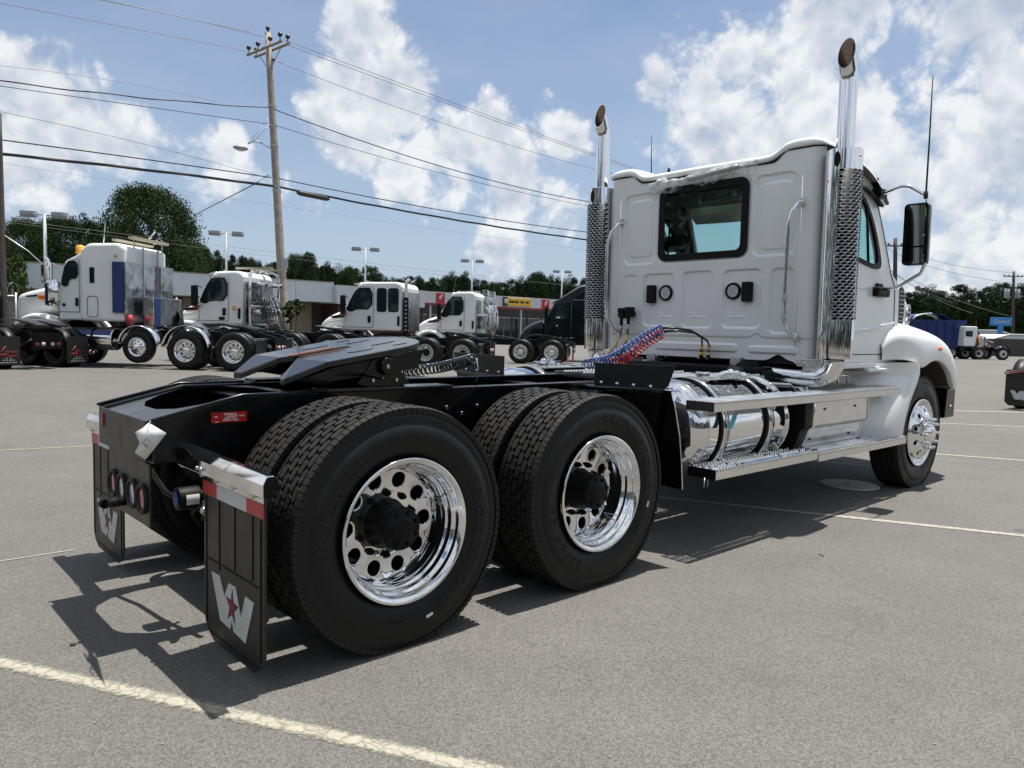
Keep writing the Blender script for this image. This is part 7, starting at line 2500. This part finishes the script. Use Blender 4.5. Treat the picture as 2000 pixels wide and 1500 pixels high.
# verge strips
mb = MB(); y_ = YB - 9
a = at_depth(1860, 668, 97); b = at_depth(2150, 668, 97)
q = np.array([F_[0], F_[1]]); q /= np.linalg.norm(q)
mb.add([(a[0], a[1], .02), (b[0], b[1], .02), (b[0] + q[0] * 260, b[1] + q[1] * 260, .02), (a[0] + q[0] * 260 - 120 * _r[0], a[1] + q[1] * 260 - 120 * _r[1], .02)], [(0, 1, 2, 3)])
put('grass_verge', mb, M['grass'], kind='structure', fix=False)
mb = MB(); mb.box(-60, 240, YB + 30, YB + 36, .0, .05); mb.box(-60, 240, YB + 36, YB + 220, .0, .04); put('woodland_floor', mb, M['grass'], kind='structure')
c = at_z(800, 698, .03)
mb = MB(); mb.add([(c[0] - 3, c[1] - 1.0, .01), (c[0] + 3, c[1] - 1.4, .01), (c[0] + 4, c[1] + 1.0, .01), (c[0] - 2, c[1] + 1.6, .01)], [(0, 1, 2, 3)]); put('grass_island', mb, M['grass'], kind='structure', fix=False)

# pale round disc with a dark dot under the cab
c = at_z(1659, 948, 0)
mb = MB(); mb.lathe([(0.004, .27), (.012, .266), (.014, .22), (.012, .213), (.014, .205), (.014, 0)], (c[0], c[1], 0), 'z', 48); o = put('pale_ground_disc', mb, M['cover']); tag(o, 'pale round disc with a dark dot under the near truck cab', 'manhole cover')
mb = MB(); mb.cyl((c[0] - .03, c[1], .016), (c[0] - .03, c[1], .020), .018, 10); put('dark_dot', mb, M['ink'], o)

# ------------------------------------------------------------------ chain-link fence at far left
def link_fence():
    a = at_depth(-40, 640, 33); b = at_depth(32, 640, 33)
    t = thing('chain_link_fence', 'chain-link fence with coiled wire on top by the left edge of the photo', 'fence', (a[0], a[1], 0), atan2(b[1] - a[1], b[0] - a[0]))
    L_ = np.linalg.norm((b - a)[:2])
    for k in range(3):
        mb = MB(); mb.cyl((L_ * k / 2, 0, 0), (L_ * k / 2, 0, 2.6), .04, 8); put('fence_post', mb, M['steel'], t)
    mb = MB(); mb.tube([(0, 0, 2.45), (L_, 0, 2.45)], .03, 6); put('top_rail', mb, M['steel'], t)
    mb = MB(); s_ = .12
    for k in range(int((L_ + 2.4) / s_)):
        x = -2.4 + k * s_
        for sg in (1, -1):
            xa, xb = (x, x + 2.4) if sg > 0 else (x + 2.4, x)
            za, zb = 0, 2.4
            # clip to panel
            ta = max(0, min(1, (0 - xa) / (xb - xa))); tb = max(0, min(1, (L_ - xa) / (xb - xa)))
            t0, t1 = min(ta, tb), max(ta, tb)
            if t1 - t0 < .01: continue
            p = (xa + (xb - xa) * t0, 0, za + (zb - za) * t0); q = (xa + (xb - xa) * t1, 0, za + (zb - za) * t1)
            mb.tube([p, q], .006, 3, False)
    put('mesh_panel', mb, M['steel'], t, kind='stuff', fix=False)
    mb = coil([(0, 0, 2.75), (L_ * .5, 0, 2.78), (L_, 0, 2.75)], .28, 7, .008, 4, 12); put('razor_coil', mb, M['steel'], t)


link_fence()

# ------------------------------------------------------------------ trees


def crown_mesh(name, kind, seed, m, nclump, nleaf, leaf):
    """clumped crown made of thousands of small leaf-spray faces in a unit-ish volume (radius 1, height 2, base z=0)"""
    rnd = np.random.RandomState(seed)
    vs = []; fs = []
    cl = []
    for i in range(nclump):
        if kind == 'oak':
            th = rnd.rand() * 2 * pi; z = rnd.rand() ** .8 * 2; rr = sqrt(max(0.02, 1 - ((z - 1.0) / 1.06) ** 2)) * (.35 + .65 * rnd.rand() ** .5)
            rr *= (1 + .10 * sin(3 * th + seed) + .05 * sin(5 * th))
            cl.append((rr * cos(th), rr * sin(th), z, .17 + .15 * rnd.rand()))
        elif kind == 'pine':
            th = rnd.rand() * 2 * pi; z = .35 + 1.65 * rnd.rand(); lim = .75 * sqrt(max(.03, 1 - ((z - 1.25) / .95) ** 2)); rr = lim * (.25 + .75 * rnd.rand())
            cl.append((rr * cos(th), rr * sin(th), z, .14 + .15 * rnd.rand()))
        else:   # conical
            th = rnd.rand() * 2 * pi; z = 2 * rnd.rand() ** 1.1; rr = (.80 * (1 - z / 2.15)) * (.4 + .6 * rnd.rand())
            cl.append((rr * cos(th), rr * sin(th), z, .13 + .12 * rnd.rand()))
    per = nleaf // nclump
    for (cx, cy, cz, cr) in cl:
        P = rnd.randn(per, 3); P /= np.linalg.norm(P, axis=1)[:, None]; P *= (rnd.rand(per, 1) ** .4) * cr; P[:, 2] *= .62
        P += [cx, cy, cz]
        A = rnd.randn(per, 3); A /= np.linalg.norm(A, axis=1)[:, None]; B = np.cross(A, rnd.randn(per, 3)); B /= np.linalg.norm(B, axis=1)[:, None]
        B[:, 2] *= .5
        sz = leaf * (.6 + .8 * rnd.rand(per, 1))
        for p, a, b, s in zip(P, A, B, sz):
            o = len(vs); s = s[0]
            vs += [p - a * s - b * s * .5, p + a * s * .2 - b * s * .7, p + a * s + b * s * .3, p - a * s * .1 + b * s * .8]
            fs.append((o, o + 1, o + 2, o + 3))
    me = bpy.data.meshes.new(name)
    me.from_pydata([tuple(map(float, v)) for v in vs], [], fs); me.materials.append(m)
    return me


def trunk_mesh(seed, forks=6):
    rnd = random.Random(seed); mb = MB()
    mb.tube([(0, 0, -.02), (.05, .02, .3), (-.03, .05, .6), (.03, 0, .92)], [.085, .06, .04, .012], 7)
    for k in range(forks):
        a = rnd.random() * 6.28; z = .45 + .35 * rnd.random(); l = .4 + .4 * rnd.random()
        mb.tube([(0, 0, z), (l * .5 * cos(a), l * .5 * sin(a), z + .05), (l * cos(a), l * sin(a), z + .11)], [.03, .018, .006], 5)
    return mb.mesh('trunk', M['bark'])


CR = {'oak': [crown_mesh('crown', 'oak', s, M['leaf'], 420, 70000, .0165) for s in (1, 2)],
      'oaklight': [crown_mesh('crown', 'oak', 9, M['leaflight'], 70, 6000, .05)],
      'pine': [crown_mesh('crown', 'pine', s, M['pine'], 60, 11000, .027) for s in (3, 4, 5, 6)],
      'cone': [crown_mesh('crown', 'cone', s, M['pine'], 60, 5200, .042) for s in (7, 8)]}
TR = [trunk_mesh(s) for s in (1, 2, 3)]


def tree(px, d, pytop, wpx, kind, label, group=None, hfrac=.72, name=None, hor=None):
    """crown width wpx pixels at depth d, top at pixel row pytop"""
    top = at_depth(px, pytop, d); base = at_depth(px, 660, d)
    H = top[2]; w = wpx / FPX * d / 2; ch = H * hfrac
    t = thing(name or {'oak': 'oak_tree', 'oaklight': 'young_tree', 'pine': 'pine_tree', 'cone': 'conifer_tree'}[kind], label, 'tree', (top[0], top[1], 0), random.random() * 6.28, group)
    me = random.choice(CR[kind]); k = {'oak': .98, 'oaklight': .98, 'pine': .78, 'cone': .80}[kind]
    c = link('crown', me, t, (0, 0, H - ch)); c.scale = (w / k, w / k, ch / 2.06)
    tr = link('trunk', random.choice(TR), t, (0, 0, 0)); tr.scale = (w * .9, w * .9, H * .97)
    return t


random.seed(21)
tree(296, 62, 368, 186, 'oak', 'biggest round-crowned dark tree rising behind the white sleeper truck', hfrac=.93)
tree(120, 60, 425, 120, 'oak', 'irregular dark tree behind the nearest lot light at far left', hfrac=.9)
tree(50, 58, 430, 110, 'oak', 'dark tree behind the left-edge pole', hfrac=.92)
tree(180, 66, 415, 70, 'pine', 'thin-topped tree just left of the biggest round tree', hfrac=.85)
tree(20, 38, 498, 72, 'oaklight', 'lighter green bushy tree low beside the left-edge pole', hfrac=.9)
tree(-30, 45, 440, 120, 'oak', 'dark tree mostly outside the left edge', hfrac=.9)
tree(228, 72, 440, 70, 'oak', 'dark tree filling in left of the biggest round tree', hfrac=.9)
GL = 'dark woodland trees behind the stores'
line = [(390, 480, 46), (415, 488, 44), (438, 494, 40), (462, 500, 40), (486, 505, 38), (508, 508, 36), (530, 512, 38), (560, 520, 40), (580, 498, 44), (604, 494, 46), (630, 510, 40), (655, 518, 36), (680, 522, 36), (705, 524, 38), (730, 520, 44),
        (757, 538, 36), (780, 546, 30), (806, 540, 40), (830, 538, 40), (852, 544, 34), (876, 540, 36), (898, 528, 42), (925, 545, 34), (948, 548, 34), (966, 552, 30), (985, 552, 30), (1004, 546, 34), (1026, 538, 36), (1050, 533, 40), (1074, 536, 38), (1098, 540, 38), (1122, 540, 40), (1146, 545, 36), (1175, 548, 40)]
for i, (px, py, w) in enumerate(line):
    tree(px, 118 + 6 * (i % 3), py, w * 1.2, 'pine' if i % 4 else 'oak', 'one of the dark trees of the woodland edge behind the stores', GL, hfrac=.86)
for i in range(40):
    px = 372 + 21 * i; py = np.interp(px, [l[0] for l in line], [l[1] for l in line]) + 14 + 6 * random.random()
    tree(px, 132 + 5 * (i % 4), float(py), 52, 'oak' if i % 2 else 'pine', 'one of the dark trees of the woodland edge behind the stores', GL, hfrac=.94)
for px, py, w in ((340, 470, 70), (372, 476, 60)):
    tree(px, 95, py, w, 'oak', 'dark tree filling the gap right of the biggest round tree' if px < 350 else 'lower dark tree right of the biggest round tree, above the left store', hfrac=.94)
GR = 'tall pines beyond the right side of the lot'
rl = [(1790, 570, 44), (1812, 558, 50), (1838, 568, 44), (1856, 580, 34), (1874, 556, 44), (1895, 580, 36), (1912, 562, 44), (1935, 560, 46), (1958, 553, 42), (1985, 560, 48), (2012, 552, 50), (2040, 556, 50), (1765, 572, 40), (1740, 576, 40), (1715, 580, 40)]
for i, (px, py, w) in enumerate(rl):
    tree(px, 118 + 8 * (i % 3), py, w * 1.2, 'pine', 'one of the tall round-topped pines beyond the blue dump body and sign', GR, hfrac=.62)
for i in range(24):
    px = 1700 + 15 * i
    tree(px, 128 + 6 * (i % 3), 588 + 12 * random.random(), 52, 'oak', 'one of the lower dark trees between the tall pines on the right', 'lower trees among the right-hand pines', hfrac=.97)
# the wood that closes the lot behind the camera: only seen mirrored in chrome and glass


def far_wood():
    rnd = np.random.RandomState(77); vs = []; fs = []
    for i in range(46):
        a = radians(105 + 215 * i / 45); r = 62 + 14 * rnd.rand(); cx, cy = r * cos(a), r * sin(a); H = (16 if math.degrees(a) < 215 else 11) + 5 * rnd.rand(); w = 4.2 + 1.5 * rnd.rand()
        if 105 < math.degrees(a) < 128: r = 95; cx, cy = r * cos(a), r * sin(a)
        n = 420
        th = rnd.rand(n) * 2 * pi; z = .6 + (H - .6) * rnd.rand(n); rr = w * np.sqrt(np.clip(1 - ((z - H * .5) / (H * .56)) ** 2, .05, 1)) * rnd.rand(n) ** .3
        P = np.stack([cx + rr * np.cos(th), cy + rr * np.sin(th), z], -1)
        A = rnd.randn(n, 3); A /= np.linalg.norm(A, axis=1)[:, None]; B = np.cross(A, rnd.randn(n, 3)); B /= np.linalg.norm(B, axis=1)[:, None]
        for p, u, v in zip(P, A, B):
            o = len(vs); s = .7; vs += [tuple(p - u * s), tuple(p - v * s), tuple(p + u * s), tuple(p + v * s)]; fs.append((o, o + 1, o + 2, o + 3))
    me = bpy.data.meshes.new('wood_edge'); me.from_pydata(vs, [], fs); me.materials.append(M['leaf'])
    link('wood_edge', me, kind='stuff')


far_wood()
# weeds by the tall pole
for k, (px, py, d) in enumerate(((577, 606, 27.5), (568, 612, 27.4))):
    c = at_depth(px, py, d)
    t = thing('weed_bush', ['bright green weeds climbing right of the tall pole', 'smaller green weed tuft touching the tall pole'][k], 'bush', (c[0], c[1], gz(c[0], c[1])), 0)
    o = link('leaves', crown_mesh('weed_leaves', 'oak', 40 + k, M['leaflight'], 14, 420, .16), t, (0, 0, c[2] - .5)); o.scale = (.32, .32, .38)
    mb = MB(); mb.tube([(0, 0, 0), (0.05, 0, c[2])], .02, 5); put('stem', mb, M['bark'], t)

# grit and bits of litter on the asphalt
random.seed(99)
mb = MB()
for i in range(190):
    px = random.random() * 2000; py = 700 + 790 * random.random() ** .8
    c = at_z(px, py, 0)
    if c[1] > 15: continue
    s = .002 + .004 * random.random() ** 2
    mb.sphere((c[0], c[1], gz(c[0], c[1]) + s * .5), s, 5, 3, (1, .8, .6))
o = put('loose_grit', mb, M['concrete'], kind='stuff')
for k, (px, py, a, L_, lab) in enumerate(((148, 1259, .2, .045, 'small dark twig on the sunlit asphalt at the left'), (1604, 1086, 1.0, .030, 'dark leaf scrap on the asphalt right of the tandem wheels'), (1318, 1003, .4, .07, 'pale scrap lying in the cab shadow beside the rear wheels'))):
    c = at_z(px, py, 0)
    mb = MB(); n = 7
    mb.loft([[(c[0] + L_ * (i / 6 - .5) * cos(a), c[1] + L_ * (i / 6 - .5) * sin(a) - .006 * (1 + sin(i)), .006 + .004 * sin(i * 2)) for i in range(n)], [(c[0] + L_ * (i / 6 - .5) * cos(a), c[1] + L_ * (i / 6 - .5) * sin(a) + .006 * (1 + cos(i)), .008) for i in range(n)]], True, False, False)
    o = put('litter_scrap', mb, M['debris'] if k < 2 else M['concrete'], solid=.003); tag(o, lab, 'litter')
print('objects', len(bpy.data.objects), 'tris', sum(len(m.polygons) for m in bpy.data.meshes))
